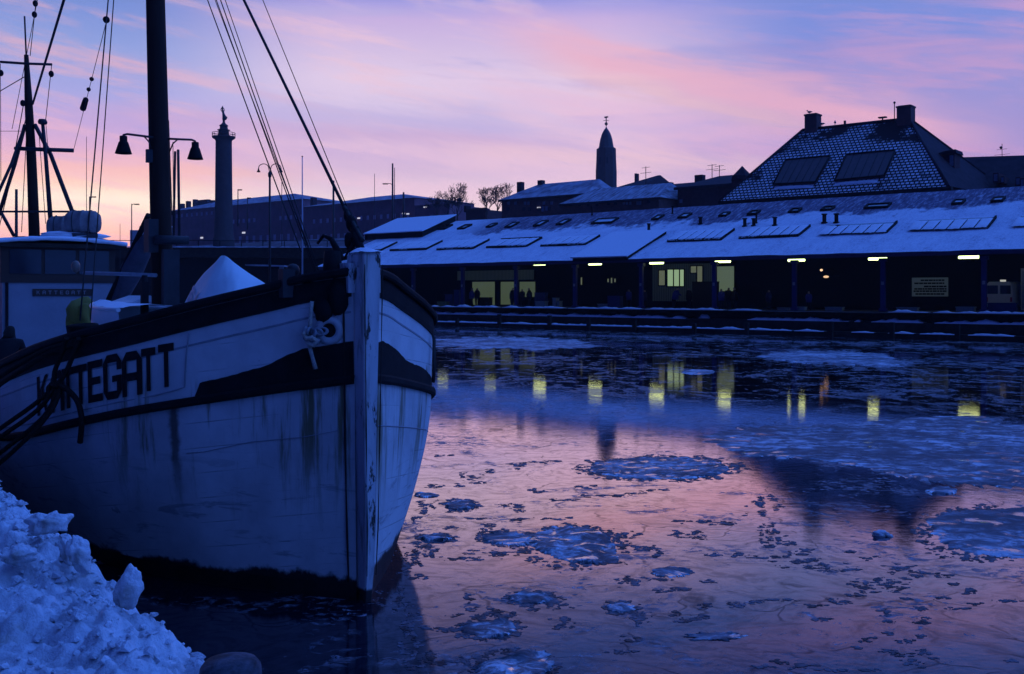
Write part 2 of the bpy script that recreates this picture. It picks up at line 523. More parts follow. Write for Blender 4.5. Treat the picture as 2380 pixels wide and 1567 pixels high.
def snow_line(segs, p0, p1, z, hgt, seed, thin=1.0):
    rnd = random.Random(seed)
    for (ua, ub) in segs:
        sa, sb = S(ua, p0), S(ub, p0)
        n = max(6, int((sb - sa) / .22))
        def fn(u, v):
            s_ = sa + (sb - sa) * u
            e = min(1, u * n / 3, (1 - u) * n / 3)
            h = hgt * (.55 + .9 * noise.noise(Vector((s_ * .8, seed, 0))) + .5 * noise.noise(Vector((s_ * 3.1, seed, 2)))) * e
            h = max(.015, h)
            pr = [(p0 - .04, z - .03), (p0 - .03, z + h * .7), (p0 + (p1 - p0) * .35, z + h), (p1, z + h * .8), (p1, z - .03)]
            k = min(4, int(round(v * 4)))
            return (s_, pr[k][0], pr[k][1])
        m_ = MB(); m_.grid(fn, n, 4)
        m_.build('snow_line', M_SNOW, qroot, QO)
snow_line([(735, 985), (997, 1015), (1025, 1154), (1167, 1308), (1320, 1488), (1499, 1681), (1693, 1770), (2064, 2157), (2169, 2500)], 75.2, 75.9, 1.87, .20, 1)
snow_line([(735, 1594), (1737, 1973), (1986, 2000), (2025, 2146), (2172, 2500)], 73.6, 74.4, 1.17, .30, 2)
snow_line([(735, 1840), (1846, 1915), (1979, 2031), (2064, 2124), (2138, 2219), (2250, 2357)], 72.4, 72.9, .42, .16, 3)
for k, (u_, v_) in enumerate([(1638, 743)]):
    s_ = S(u_, 74.2)
    m_ = MB(); m_.ball((s_, 74.2, 1.25), .35, 9, 6, (1.4, .8, .7), .5, 3)
    m_.build('snow_line', M_SNOW, qroot, QO)

# ---------------------------------------------------------------- market hall (long low building with big snowy roof)
EP, EZ, RK, RP = 76.9, 6.4, .38, 92.5
RZ = EZ + RK * (RP - EP)
def RT(p): return EZ + RK * (p - EP)
def roofhit(u, v):
    tx = (u - HX) / F; tz = -(v - HV) / F
    nd = NX.x * tx + NX.y
    Y = (EZ - RK * EP - C) / (tz - RK * nd)
    return Y * (EX.x * tx + EX.y), Y * nd
HS0, HS1 = S(735, EP), 14.0
HO = (-45, 77, 1.86)
hall = thing('market_hall', 'long low market hall with open arcade under a broad snow covered roof', 'market hall', QW(-45, 77, 1.86), TH)

def roof_mat():
    m = bpy.data.materials.new('snowy_roof'); m.use_nodes = True
    t = NT(m.node_tree); b = t.n['Principled BSDF']
    tcn = t.new('ShaderNodeTexCoord'); o = tcn.outputs['Object']
    x, y, z = t.sep(o)
    nl = t.noise(o, .16, 5, .6); nm = t.noise(t.scale(o, (1, .5, 1)), 1.1, 5, .65)
    melt = t.step(t.m('ADD', y, t.m('ADD', t.m('MULTIPLY', t.m('SUBTRACT', nl, .5), 9), t.m('MULTIPLY', t.m('SUBTRACT', nm, .5), 4.5))), 9.4, 10.6)
    lim = t.step(x, S(1120, 88) + 45 - 5, S(1120, 88) + 45 + 3)
    melt = t.m('MULTIPLY', melt, lim)
    fine = t.noise(t.scale(o, (1, .35, 1)), 7, 6, .7)
    streak = t.noise(t.scale(o, (.7, .16, 1)), 1.3, 6, .65, .5)
    snow = t.ramp(t.m('ADD', t.m('MULTIPLY', fine, .6), t.m('MULTIPLY', streak, .45)), [(.34, (.34, .35, .42)), (.46, (.66, .68, .76)), (.62, (.84, .87, .93))])
    slate = t.ramp(t.noise(t.scale(o, (2.2, .5, 1)), 1.6, 7, .7), [(.35, (.10, .08, .13)), (.52, (.19, .17, .24)), (.70, (.55, .57, .64))])
    t.put(b.inputs['Base Color'], t.mix(melt, snow, slate))
    b.inputs['Roughness'].default_value = .9; b.inputs['Specular IOR Level'].default_value = .1
    bn = t.new('ShaderNodeBump'); bn.inputs['Strength'].default_value = .35; bn.inputs['Distance'].default_value = .06
    t.put(bn.inputs['Height'], fine); t.l.new(bn.outputs[0], b.inputs['Normal'])
    return m
M_ROOF = roof_mat()
r = MB()
def roof_fn(u, v):
    s_ = HS0 + (HS1 - HS0) * u; p_ = EP + (RP - EP) * v
    return (s_, p_, RT(p_) + .05 * noise.noise(Vector((s_ * .5, p_ * .5, 0))) + (.02 * noise.noise(Vector((s_ * 2.5, 1, 0))) if v < .02 else 0))
r.grid(roof_fn, 160, 24)
roof = r.build('roof', M_ROOF, hall, HO)
r = MB()
r.prism([(EP + .02, EZ - .1), (RP, RZ - .1), (RP + 3.5, RZ - 1.1), (RP + 3.5, RZ - 1.6), (RP, RZ - .6), (EP + .1, EZ - .36)], HS0 + .05, HS1, axis=0)
r.build('roof_deck', M_DARKWOOD, hall, HO)
r = MB()
r.add([(HS0, RP, RZ), (HS1, RP, RZ), (HS1, RP + 3.6, RZ - 1.05), (HS0, RP + 3.6, RZ - 1.05)], [(0, 1, 2, 3)])
r.build('rear_slope', M_ROOF, hall, HO)
r = MB(); r.box((HS0 + .4, EP - .06, EZ - .33), (HS1, EP + .06, EZ - .03)); r.build('eave_board', M_BLUEFASCIA, hall, HO)
r = MB(); r.box((HS0 + .5, 86.0, 1.86), (HS1, 86.3, RT(86) - .5)); r.build('rear_wall', M_BLACK, hall, HO)
r = MB(); r.box((HS0 + .5, 77.4, 1.86), (HS0 + .8, 85.9, 6.1)); r.build('end_wall', M_BLACK, hall, HO)
r = MB(); r.box((HS0 + .5, 95.5, 1.86), (HS1, 96.0, RZ - 1.5)); r.build('back_wall', M_BRICK, hall, HO)
for u_ in (848, 960, 1075, 1199, 1336, 1490, 1660, 1846, 2052, 2287, 2560):
    s_ = S(u_, 78)
    r = MB(); r.box((s_ - .17, 77.9, 1.86), (s_ + .17, 78.2, 6.0)); r.box((s_ - .26, 77.8, 1.87), (s_ + .26, 78.3, 2.1)); r.box((s_ - .3, 77.85, 5.72), (s_ + .3, 78.25, 6.0))
    cl = r.build('column', M_BLUESTEEL, hall, HO)
    r = MB(); r.cbox((s_ + .02, 77.86, 4.05), (.2, .03, .26)); r.build('number_plate', M_GREY, cl, HO)

# raised monitor at the roof's end
def slope_box(name, u0, v0, u1, v1, p_hi, h, mat_top, mat_side, parent, thick=None):
    sa, pa = roofhit(u0, v0); sb, pb = roofhit(u1, v1)
    p0 = (pa + pb) / 2
    m_ = MB()
    m_.prism([(p0, RT(p0) - .05), (p0, RT(p0) + h), (p_hi, RT(p_hi) + h), (p_hi, RT(p_hi) - .05)], sa, sb, axis=0)
    o = m_.build(name, mat_side, parent, HO)
    m_ = MB()
    m_.slab([(sa - .15, p0 - .2, RT(p0 - .2) + h + .12), (sb + .15, p0 - .2, RT(p0 - .2) + h + .12), (sb + .15, p_hi, RT(p_hi) + h + .12), (sa - .15, p_hi, RT(p_hi) + h + .12)], .11)
    m_.build('snow_cover', mat_top, o, HO)
    return o
slope_box('monitor', 852, 556, 978, 553, RP, .75, M_SNOW, M_BLACK, roof)

# rooflights lying on the slope: a dark kerb with snow covered or glazed panes
def rooflight(px4, h, panes, open_glass, bare_top=0.0, seed=0):
    pts = [roofhit(*q_) for q_ in px4]                 # bl, br, tr, tl
    s0 = (pts[0][0] + pts[3][0]) / 2; s1 = (pts[1][0] + pts[2][0]) / 2
    p0 = (pts[0][1] + pts[1][1]) / 2; p1 = (pts[2][1] + pts[3][1]) / 2
    def zz(p): return RT(p)
    k = .14
    m_ = MB()
    kerbs = [(s1 - k, p0 + k, s1, p1)]
    if bare_top < .15: kerbs.append((s0, p0, s1, p0 + k))
    if not panes or 0 < bare_top < .15: kerbs.append((s0, p1 - k, s1 - k, p1))
    if not panes: kerbs.append((s0, p0 + k, s0 + k, p1 - k))
    for (a0, b0, a1, b1) in kerbs:
        m_.prism([(b0, zz(b0) - .03), (b0, zz(b0) + h), (b1, zz(b1) + h), (b1, zz(b1) - .03)], a0, a1, axis=0)
    o = m_.build('rooflight', M_BLACK, roof, HO)
    gl = MB(); sn = MB()
    pb = p1 - (p1 - p0) * bare_top
    gl.slab([(s0 + k, p0 + k, zz(p0 + k) + h * .6), (s1 - k, p0 + k, zz(p0 + k) + h * .6), (s1 - k, p1 - k, zz(p1 - k) + h * .6), (s0 + k, p1 - k, zz(p1 - k) + h * .6)], .04)
    gl.build('glass', open_glass, o, HO)
    if panes:
        w_ = (s1 - s0) / panes
        rnd = random.Random(seed)
        for i in range(panes):
            a, b_ = s0 + w_ * i + (.05 if i else -.02), s0 + w_ * (i + 1) - .05
            pl = p0 - .05 + (rnd.uniform(.0, .18) if rnd.random() < .6 else 0)
            def fn(u, v, a=a, b_=b_, pl=pl):
                s_ = a + (b_ - a) * u; p_ = pl + (pb - pl) * v
                e = min(1, 8 * u, 8 * (1 - u), 8 * v, 8 * (1 - v))
                if v < .02: p_ += .10 * noise.noise(Vector((s_ * 5, seed, 1)))
                return (s_, p_, zz(p_) + h * .62 + .05 + .08 * e + .03 * noise.noise(Vector((s_ * 3, p_ * 3, seed))))
            sn.grid(fn, 10, 8)
        sn.build('snow_cover', M_SNOW, o, HO)
    return o
M_RGLASS = mat('rooflight_glass', (.34, .40, .46), .18, .25, 2, spec=.6)
for k, (px4, panes, bare) in enumerate([
        ([(835, 586), (885, 584), (922, 566), (872, 567)], 2, 0), ([(907, 583), (988, 582.6), (1026, 563.7), (948, 564.5)], 4, 0),
        ([(1016, 581.5), (1100, 579), (1136, 560.5), (1054, 561.5)], 4, 0), ([(1130, 577), (1223, 575), (1259, 555.5), (1168, 557.5)], 4, .1),
        ([(1256, 573.5), (1360, 571), (1393, 551.5), (1294, 553)], 5, 0), ([(1547, 563.5), (1675, 559), (1708, 536.5), (1588, 540)], 6, 0),
        ([(1713, 556.5), (1853, 551), (1886, 528), (1752, 532)], 6, 0), ([(1902, 549), (2057, 545), (2088, 520), (1930, 524)], 6, .24),
        ([(2108, 541), (2293, 534), (2318, 509), (2136, 513)], 6, .2), ([(2345, 532), (2560, 524), (2590, 498), (2375, 505)], 6, .2)]):
    rooflight(px4, .22, panes, M_GLASSDARK, bare, k)
for k, (u_, v_, wd, hg, gl, pn) in enumerate([
        (1035, 530, 26, 9, 0, 0), (1080, 529.5, 26, 9, 0, 0), (1143, 526, 21, 8, 1, 0), (1190, 525, 26, 10, 1, 0), (1257, 521.5, 28, 11, 1, 0), (1310, 518.5, 28, 11, 1, 0),
        (1406, 516, 56, 10, 1, 0), (1529, 508, 26, 9, 1, 0), (1592, 504, 30, 9, 1, 0), (1684, 501, 26, 8, 1, 0), (1752, 497, 30, 8, 0, 0), (1848, 492, 32, 8, 0, 0),
        (1924, 487.5, 34, 8, 0, 0), (2040, 481.5, 64, 9, 0, 0), (2228, 472.5, 36, 9, 1, 0), (2320, 467, 38, 9, 1, 0)]):
    dx = hg * 1.1
    hw = wd / 2 - dx / 2
    rooflight([(u_ - hw - dx / 2, v_ + hg / 2), (u_ + hw - dx / 2, v_ + hg / 2 - .5), (u_ + hw + dx / 2, v_ - hg / 2 - .5), (u_ - hw + dx / 2, v_ - hg / 2)], .22, 0, M_RGLASS if gl else M_GLASSDARK, 0, 40 + k)
# large raised panel in the middle of the roof
slope_box('raised_panel', 1331, 607, 1456, 604, roofhit(1480, 546.5)[1], .32, M_SNOW, M_BLACK, roof)
for (u_, v_, h_, r_) in ((1731, 526, .75, .2), (1752, 525, .7, .2), (1758, 519, 1.0, .1), (1801, 524, .75, .2), (1916, 518, .8, .22), (1944, 517.5, .8, .22), (1508, 537, .75, .18), (1628, 521, .7, .2), (1376, 500, .9, .1), (1563, 497, .8, .1)):
    s_, p_ = roofhit(u_, v_)
    z_ = RT(p_)
    m_ = MB(); m_.lathe([(r_ * 1.3, -.1), (r_ * 1.3, .06), (r_ * .8, .08), (r_ * .8, h_ - .12), (r_ * 1.15, h_ - .1), (r_ * 1.15, h_)], (s_, p_, z_), 10, smooth=False)
    m_.build('vent_pipe', M_BLACK, roof, HO)

# arcade back wall: pale corrugated cladding, lit doors and windows
def corr_mat(name, col):
    m = bpy.data.materials.new(name); m.use_nodes = True
    t = NT(m.node_tree); b = t.n['Principled BSDF']
    tcn = t.new('ShaderNodeTexCoord')
    wv = t.new('ShaderNodeTexWave', wave_type='BANDS', bands_direction='X'); t.put(wv.inputs['Vector'], tcn.outputs['Object']); wv.inputs['Scale'].default_value = 1.6
    wv.inputs['Distortion'].default_value = .3
    t.put(b.inputs['Base Color'], t.mix(wv.outputs[1], (*[c * .45 for c in col], 1), (*col, 1)))
    b.inputs['Roughness'].default_value = .7
    return m
M_CORR = corr_mat('corrugated_cladding', (.30, .34, .26))
def wallpanel(name, u0, v0, u1, v1, p, m_, parent=hall, dep=.08):
    s0, z0 = SZ(u0, v1, p); s1, z1 = SZ(u1, v0, p)
    b_ = MB(); b_.box((s0, p - dep, z0), (s1, p, z1))
    return b_.build(name, m_, parent, HO)
wallpanel('cladding', 1064, 627, 1242, 652, 83.5, M_CORR)
wallpanel('cladding', 1517, 612, 1660, 700, 84.0, M_CORR)
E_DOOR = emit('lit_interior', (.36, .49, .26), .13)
E_WIN = emit('lit_window_glass', (.56, .82, .46), .42)
E_DIM = emit('dim_window_glass', (.40, .46, .28), .22)
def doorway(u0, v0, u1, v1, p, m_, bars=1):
    fr = wallpanel('doorway_or_wall_glow_frame', u0 - 2, v0 - 2, u1 + 2, v1, p, M_BLACK)
    wallpanel('opening_or_wall_glow', u0, v0, u1, v1, p - .083, m_, fr, .02)
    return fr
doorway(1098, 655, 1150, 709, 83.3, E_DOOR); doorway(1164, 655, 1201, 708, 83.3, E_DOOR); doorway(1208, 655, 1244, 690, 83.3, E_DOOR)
def window(u0, v0, u1, v1, p, m_):
    fr = wallpanel('window', u0 - 2, v0 - 2, u1 + 2, v1 + 2, p, M_BLACK)
    wallpanel('pane', u0, v0, u1, v1, p - .083, m_, fr, .02)
window(1552, 627, 1564, 665, 83.8, E_WIN); window(1567, 627, 1578, 665, 83.8, E_WIN); window(1581, 627, 1589, 665, 83.8, E_WIN)
window(1606, 619, 1618, 634, 83.8, E_DIM); window(1621, 619, 1632, 656, 83.8, E_DIM); window(1532, 629, 1545, 663, 83.8, E_DIM)
doorway(1667, 619, 1706, 680, 84.6, emit('painted_lit_wall', (.36, .5, .33), .20))  # lamplight on a pale wall, put in as a glowing pane; not a doorway
for (a, b_, c_, d_) in ((1336, 644, 1341, 664), (1350, 645, 1353, 662), (1412, 648, 1415, 656), (1420, 646, 1423, 658), (1428, 648, 1431, 656)):
    window(a, b_, c_, d_, 85.6, E_DIM)

# ---------------------------------------------------------------- lamps under the eave
E_TUBE = emit('fluorescent_tube', (.80, 1.0, .38), 4.5)
lamp_px = [(1029, 621, .2), (1139, 618.5, .2), (1254, 617, .1), (1383, 614, 0), (1526, 611.5, 0), (1680, 608, 0), (1851, 605, 0), (2040, 602, 0), (2252, 598, 0), (2440, 594, 0)]
lamp_lab = ['above the covered arcade nearest the stem of the white boat', 'hidden by the fascia over the two lit doorways', 'above the doorway with dark figures', 'hanging beneath the wide raised roof panel',
            'over the trio of bright windows', 'over the pale glowing wall patch', 'split in two by a slim blue post', 'broken into pieces by a post, beside the orange wall lights', 'long and unbroken between the notice board and the parked van', 'over the far end of the arcade']
for k, ((u_, v_, dz), lb) in enumerate(zip(lamp_px, lamp_lab)):
    s_, z_ = SZ(u_, v_, 79.0)
    z_ += dz
    t_ = thing('strip_lamp', 'lit yellowish fluorescent strip lamp ' + lb, 'strip lamp', QW(s_, 79.0, z_), TH, 'fluorescent lamps under the market eave')
    m_ = MB(); m_.cbox((0, 0, .16), (1.62, .34, .09)); m_.cbox((-.4, 0, .5), (.03, .03, .6)); m_.cbox((.4, 0, .5), (.03, .03, .6)); m_.build('housing', M_BLACK, t_)
    m_ = MB(); m_.tube([(-.74, 0, 0), (-.7, 0, 0), (.7, 0, 0), (.74, 0, 0)], [.06, .11, .11, .06], 10); m_.build('tube', E_TUBE, t_)

# ---------------------------------------------------------------- hipped tile roof house behind the hall
HPE, HPR = 97.0, 105.0
zE = C + .0645 * HPE / .6326; zR = C + .1080 * HPR / .6326
sBL, sBR, sTL, sTR = S(1672, HPE), S(2204, HPE), S(1866, HPR), S(2113, HPR)
HO2 = (-20, 105, 1.86)
hip = thing('tiled_house', 'big dark house with steep hipped tile roof flecked with snow and two chimneys', 'house', QW(-20, 105, 1.86), TH)
def tile_mat():
    m = bpy.data.materials.new('snow_flecked_tiles'); m.use_nodes = True
    t = NT(m.node_tree); b = t.n['Principled BSDF']
    tcn = t.new('ShaderNodeTexCoord'); o = tcn.outputs['Object']
    x, y, z = t.sep(o)
    vec = t.comb(x, t.m('MULTIPLY', z, 1.0), 0.0)
    br = t.new('ShaderNodeTexBrick'); t.put(br.inputs['Vector'], vec)
    br.inputs['Scale'].default_value = 1.0; br.inputs['Brick Width'].default_value = .44; br.inputs['Row Height'].default_value = .31
    br.inputs['Mortar Size'].default_value = .070; br.inputs['Mortar Smooth'].default_value = .15
    br.offset = .5
    br.inputs['Color1'].default_value = (1, 1, 1, 1); br.inputs['Color2'].default_value = (.62, .62, .62, 1); br.inputs['Mortar'].default_value = (0, 0, 0, 1)
    nl = t.noise(o, .32, 5, .6); nm = t.noise(o, 2.0, 4, .6)
    amt = t.step(t.m('ADD', t.m('ADD', nl, t.m('MULTIPLY', nm, .3)), t.m('MULTIPLY', t.step(z, zR - 3.6 - 1.86, zR - .5 - 1.86), -.15)), .44, .56)
    k = t.m('MULTIPLY', br.outputs[0], t.m('MULTIPLY', amt, t.step(nm, .22, .40)))
    t.put(b.inputs['Base Color'], t.mix(k, (.030, .018, .024, 1), (.86, .89, .95, 1)))
    b.inputs['Roughness'].default_value = .85; b.inputs['Specular IOR Level'].default_value = .12
    return m
M_TILE = tile_mat()
m_ = MB(); m_.add([(sBL, HPE, zE), (sBR, HPE, zE), (sTR, HPR, zR), (sTL, HPR, zR)], [(0, 1, 2, 3)])
hroof = m_.build('roof', M_TILE, hip, HO2)
HPB = 113.0
m_ = MB()
m_.add([(sBR, HPE, zE), (sBR + 2.2, HPB, zE), (sTR, HPR, zR)], [(0, 1, 2)]); m_.add([(sBL - .5, HPB, zE), (sBL, HPE, zE), (sTL, HPR, zR)], [(0, 1, 2)])
m_.add([(sBR + 2.2, HPB, zE), (sBL - .5, HPB, zE), (sTL, HPR, zR), (sTR, HPR, zR)], [(0, 1, 2, 3)])
m_.build('side_slopes', M_DARKROOF, hip, HO2)
m_ = MB(); m_.tube([(sTL, HPR, zR), (sTR, HPR, zR)], .16, 8); m_.tube([(sTR, HPR, zR), (sBR, HPE, zE)], .15, 8); m_.tube([(sTL, HPR, zR), (sBL, HPE, zE)], .15, 8); m_.tube([(sTR, HPR, zR), (sBR + 2.2, HPB, zE)], .15, 8)
m_.build('ridge_tiles', M_DARKROOF, hip, HO2)
m_ = MB(); m_.box((sBL + .5, HPE + .6, 1.86), (sBR + 1.0, HPB - .6, zE - .25)); m_.build('wall', M_BRICK, hip, HO2)
m_ = MB(); m_.box((sBL - .1, HPE - .1, zE - .4), (sBR + .3, HPE + .5, zE - .03)); m_.build('eaves_board', M_DARKWOOD, hip, HO2)
def chimney(u0, v0, u1, v1, p, dep, parent, off, zlow):
    s0, zt = SZ(u0, v0, p); s1, _ = SZ(u1, v1, p)
    b_ = MB(); b_.box((s0, p, zlow), (s1, p + dep, zt - .22)); b_.box((s0 - .07, p - .07, zt - .22), (s1 + .07, p + dep + .07, zt - .06)); b_.box((s0 + .1, p + .1, zt - .06), (s1 - .1, p + dep - .1, zt))
    return b_.build('chimney', M_BRICK2, parent, off)
chimney(1870, 265, 1898, 310, 104.5, 1.3, hroof, HO2, zR - 2.2)
chimney(2084, 246, 2117, 290, 104.2, 1.4, hroof, HO2, zR - 1.8)
s_, z_ = SZ(2079, 272, 104.2)
m_ = MB(); m_.tube([(s_, 104.2, zR - .4), (s_, 104.2, zR + 1.6)], .045, 6); m_.ball((s_, 104.2, zR + 1.65), .13, 8, 5); m_.build('aerial', M_METAL, hroof, HO2)
m_ = MB(); s_ = S(2051, 104.9); m_.box((s_ - .06, 104.9, zR), (s_ + .06, 105, zR + .35)); m_.box((s_ - .4, 104.7, zR + .33), (s_ + .4, 105.2, zR + .45)); s2_ = S(1963, 104.9); m_.box((s2_ - .1, 104.9, zR), (s2_ + .1, 105.1, zR + .5)); m_.build('ridge_vent', M_METAL, hroof, HO2)
def hiphit(u, v):
    k = (zR - zE) / (HPR - HPE)
    tx = (u - HX) / F; tz = -(v - HV) / F; nd = NX.x * tx + NX.y
    Y = (zE - k * HPE - C) / (tz - k * nd)
    return Vector((Y * (EX.x * tx + EX.y), Y * nd, C + tz * Y))
nrm = Vector((0, -(zR - zE), HPR - HPE)).normalized()
M_PANEL = mat('dark_solar_panel', (.075, .05, .06), .55, .2, 2, spec=.3)
for px4 in ([(1799, 433), (1897, 428), (1931, 367), (1828, 376)], [(1942, 424), (2057, 413), (2082, 354), (1969, 364)]):
    q4 = [hiphit(*q_) for q_ in px4]
    m_ = MB(); m_.slab([p_ + nrm * .28 for p_ in q4], .27); o = m_.build('roof_panel', M_PANEL, hroof, HO2)
    m_ = MB()
    for i in range(4):
        a_, b_ = q4[i] + nrm * .30, q4[(i + 1) % 4] + nrm * .30
        m_.tube([a_, b_], .09, 6)
    for i in range(1, 6):
        a_ = q4[0].lerp(q4[1], i / 6) + nrm * .285; b_ = q4[3].lerp(q4[2], i / 6) + nrm * .285
        m_.tube([a_, b_], .025, 4)
    m_.build('panel_frame', M_BLACK, o, HO2)
# heaped snow under the panels
for (ua, va, ub, vb) in ((1800, 437, 1890, 433), (1940, 428, 2040, 421)):
    a_, b_ = hiphit(ua, va), hiphit(ub, vb)
    def fn(u, v):
        c_ = a_.lerp(b_, u); e = min(1, 6 * u, 6 * (1 - u))
        d_ = Vector((0, HPR - HPE, zR - zE)).normalized()
        return c_ + d_ * (v - .5) * (.55 + .25 * noise.noise(Vector((u * 9, 0, 0)))) + nrm * (.02 + .12 * math.sin(math.pi * v) * e)
    m_ = MB(); m_.grid(fn, 20, 5); m_.build('snow_ridge', M_SNOW, hroof, HO2)
# dormer on the right-hand slope
s_, z_ = SZ(2204, 365, 104)
m_ = MB(); m_.box((s_ - .9, 103.4, z_ - 1.6), (s_ + .75, 105.4, z_ + .25)); m_.build('dormer', M_BRICK, hroof, HO2)
m_ = MB(); m_.prism([(s_ - 1.2, z_ + .22), (s_ + 1.0, z_ + .22), (s_ + .9, z_ + .6), (s_ - .2, z_ + .5)], 103.2, 105.6, axis=1); m_.build('dormer_roof', M_DARKROOF, hroof, HO2)
m_ = MB(); m_.box((s_ + .3, 103.36, z_ - 1.0), (s_ + .65, 103.42, z_ + .05)); m_.build('window', M_PANE, hroof, HO2)

# dark wing to the right of it
win = thing('brick_house', 'plain dark brick house with a row of small lit windows beside the steep tiled roof', 'house', QW(0, 112, 1.86), TH)
WO = (0, 112, 1.86)
s0, z0 = SZ(2219, 368, 113.5); s1, z1 = SZ(2380, 402, 113.5)
zt0, zt1 = z0, z0
m_ = MB()
zE2 = C + (681 - 447) / (2230 + 1641) * 106 / .6326
m_.box((sBR + 1.6, 108.0, 1.86), (40, 121, zE2 + .2)); m_.build('wall', M_BRICK, win, WO)
m_ = MB()
sA, zA = SZ(2222, 366, 114); sB, zB = SZ(2385, 404, 114)
m_.add([(sBR + 1.4, 107.6, zE2), (40, 107.6, zE2), (40, 114, zB - 7), (sB, 114, zB), (sA, 114, zA)], [(0, 1, 2, 3, 4)])
m_.add([(sBR + 1.4, 121.4, zE2), (40, 121.4, zE2), (40, 114, zB - 7), (sB, 114, zB), (sA, 114, zA)], [(4, 3, 2, 1, 0)])
m_.add([(sBR + 1.4, 107.6, zE2), (sA, 114, zA), (sBR + 1.4, 121.4, zE2)], [(0, 1, 2)])
m_.build('roof', M_DARKROOF, win, WO)
for (u_, v_, w_, h_) in ((2314, 413, 8, 16), (2330, 418, 5, 11), (2366, 422, 7, 14), (2376, 425, 6, 15)):
    p_ = 107.55
    sc_, zc_ = SZ(u_, v_, p_)
    Y_ = SP(u_, p_)[1]
    # set on small dormers standing off the slope
    m_ = MB(); m_.box((sc_ - w_ * Y_ / F * .75, p_, zc_ - h_ * Y_ / F * .7), (sc_ + w_ * Y_ / F * .75, p_ + 4.5, zc_ + h_ * Y_ / F * .7)); d_ = m_.build('dormer', M_BRICK, win, WO)
    m_ = MB(); m_.box((sc_ - w_ * Y_ / F / 2, p_ - .04, zc_ - h_ * Y_ / F / 2), (sc_ + w_ * Y_ / F / 2, p_ + .02, zc_ + h_ * Y_ / F / 2)); m_.build('window', M_PANE, d_, WO)
s_, z_ = SZ(2329, 385, 114)
an = thing('roof_aerial', 'tall thin television aerial on the dark brick house ridge', 'aerial', QW(s_, 114, z_ - .6), TH)
m_ = MB(); m_.tube([(0, 0, -1.0), (0, 0, 2.9)], .035, 5); m_.build('mast', M_METAL, an)
for zz_, l_ in ((2.3, .5), (1.75, .75), (.6, .5)):
    m_ = MB(); m_.tube([(-l_, 0, zz_), (l_, 0, zz_ + .03)], .02, 4); m_.build('rod', M_METAL, an)
m_ = MB(); m_.ball((-.1, 0, 2.5), .16, 6, 4); m_.build('amplifier_box', M_METAL, an)
# ================================================================ THE WHITE WOODEN BOAT
STEM = Vector((-1.60, 10.72, 0))
AX = 125.2
ship = thing('fishing_boat', 'old white wooden fishing boat with black rail and its name painted on the bow', 'boat', STEM, R(AX))
A_ = Vector((math.cos(R(AX)), math.sin(R(AX)), 0)); B_ = Vector((-math.sin(R(AX)), math.cos(R(AX)), 0))    # aft, towards the quay
def SHW(a, b, z): return STEM + A_ * a + B_ * b + Vector((0, 0, z))
def spx(a, b, z):
    q_ = SHW(a, b, z)
    return HX + F * q_.x / q_.y, HV - F * (q_.z - C) / q_.y

railz = curve([(0, 3.53), (.3, 3.47), (.6, 3.37), (.95, 3.26), (1.6, 3.05), (1.85, 2.975), (2.7, 2.80), (4, 2.57), (5.3, 2.35), (6.6, 2.16), (8.5, 2.0), (11, 1.95), (16, 2.05), (20, 2.3), (24, 2.7)])
rubz = curve([(0, 2.38), (.5, 2.28), (1.4, 2.08), (2.2, 1.90), (2.9, 1.75), (4.5, 1.45), (6.6, 1.21), (9, 1.05), (12, 1.0), (16, 1.05), (20, 1.3), (24, 1.7)])
brt = curve([(0, .10), (.12, .25), (.3, .45), (.6, .76), (.95, 1.12), (1.35, 1.52), (1.85, 1.94), (2.4, 2.22), (3, 2.42), (4, 2.60), (5, 2.68), (7, 2.76), (10, 2.8), (16, 2.7), (20, 2.25), (22.5, 1.5), (23.6, .7), (24, .12)])
bwt = curve([(0, .08), (.25, .26), (.5, .46), (1, .84), (1.5, 1.18), (2, 1.46), (3, 1.88), (4, 2.1), (6, 2.42), (10, 2.6), (16, 2.35), (20, 1.4), (22.5, .6), (23.6, .2), (24, .05)])
def hb(a, z):
    zr = rubz(a)
    if z >= zr: return brt(a) + .02 * (z - zr)
    x = max(0, z / zr)
    if z < 0: return bwt(a) * (1 + .35 * z)
    return bwt(a) + (brt(a) - bwt(a)) * (1 - (1 - x) ** 1.75)
def hull_pt(a, z, side, off=0.0):
    """point on the skin; side +1 = quay side, -1 = harbour side"""
    b = hb(a, z)
    if off:
        e = .02
        da = (hb(a + e, z) - hb(max(0, a - e), z)) / (a + e - max(0, a - e)); dz = (hb(a, z + e) - hb(a, z - e)) / (2 * e)
        nn = Vector((-da, 1, -dz)).normalized()
        return Vector((a + nn.x * off, side * (b + nn.y * off), z + nn.z * off))
    return Vector((a, side * b, z))

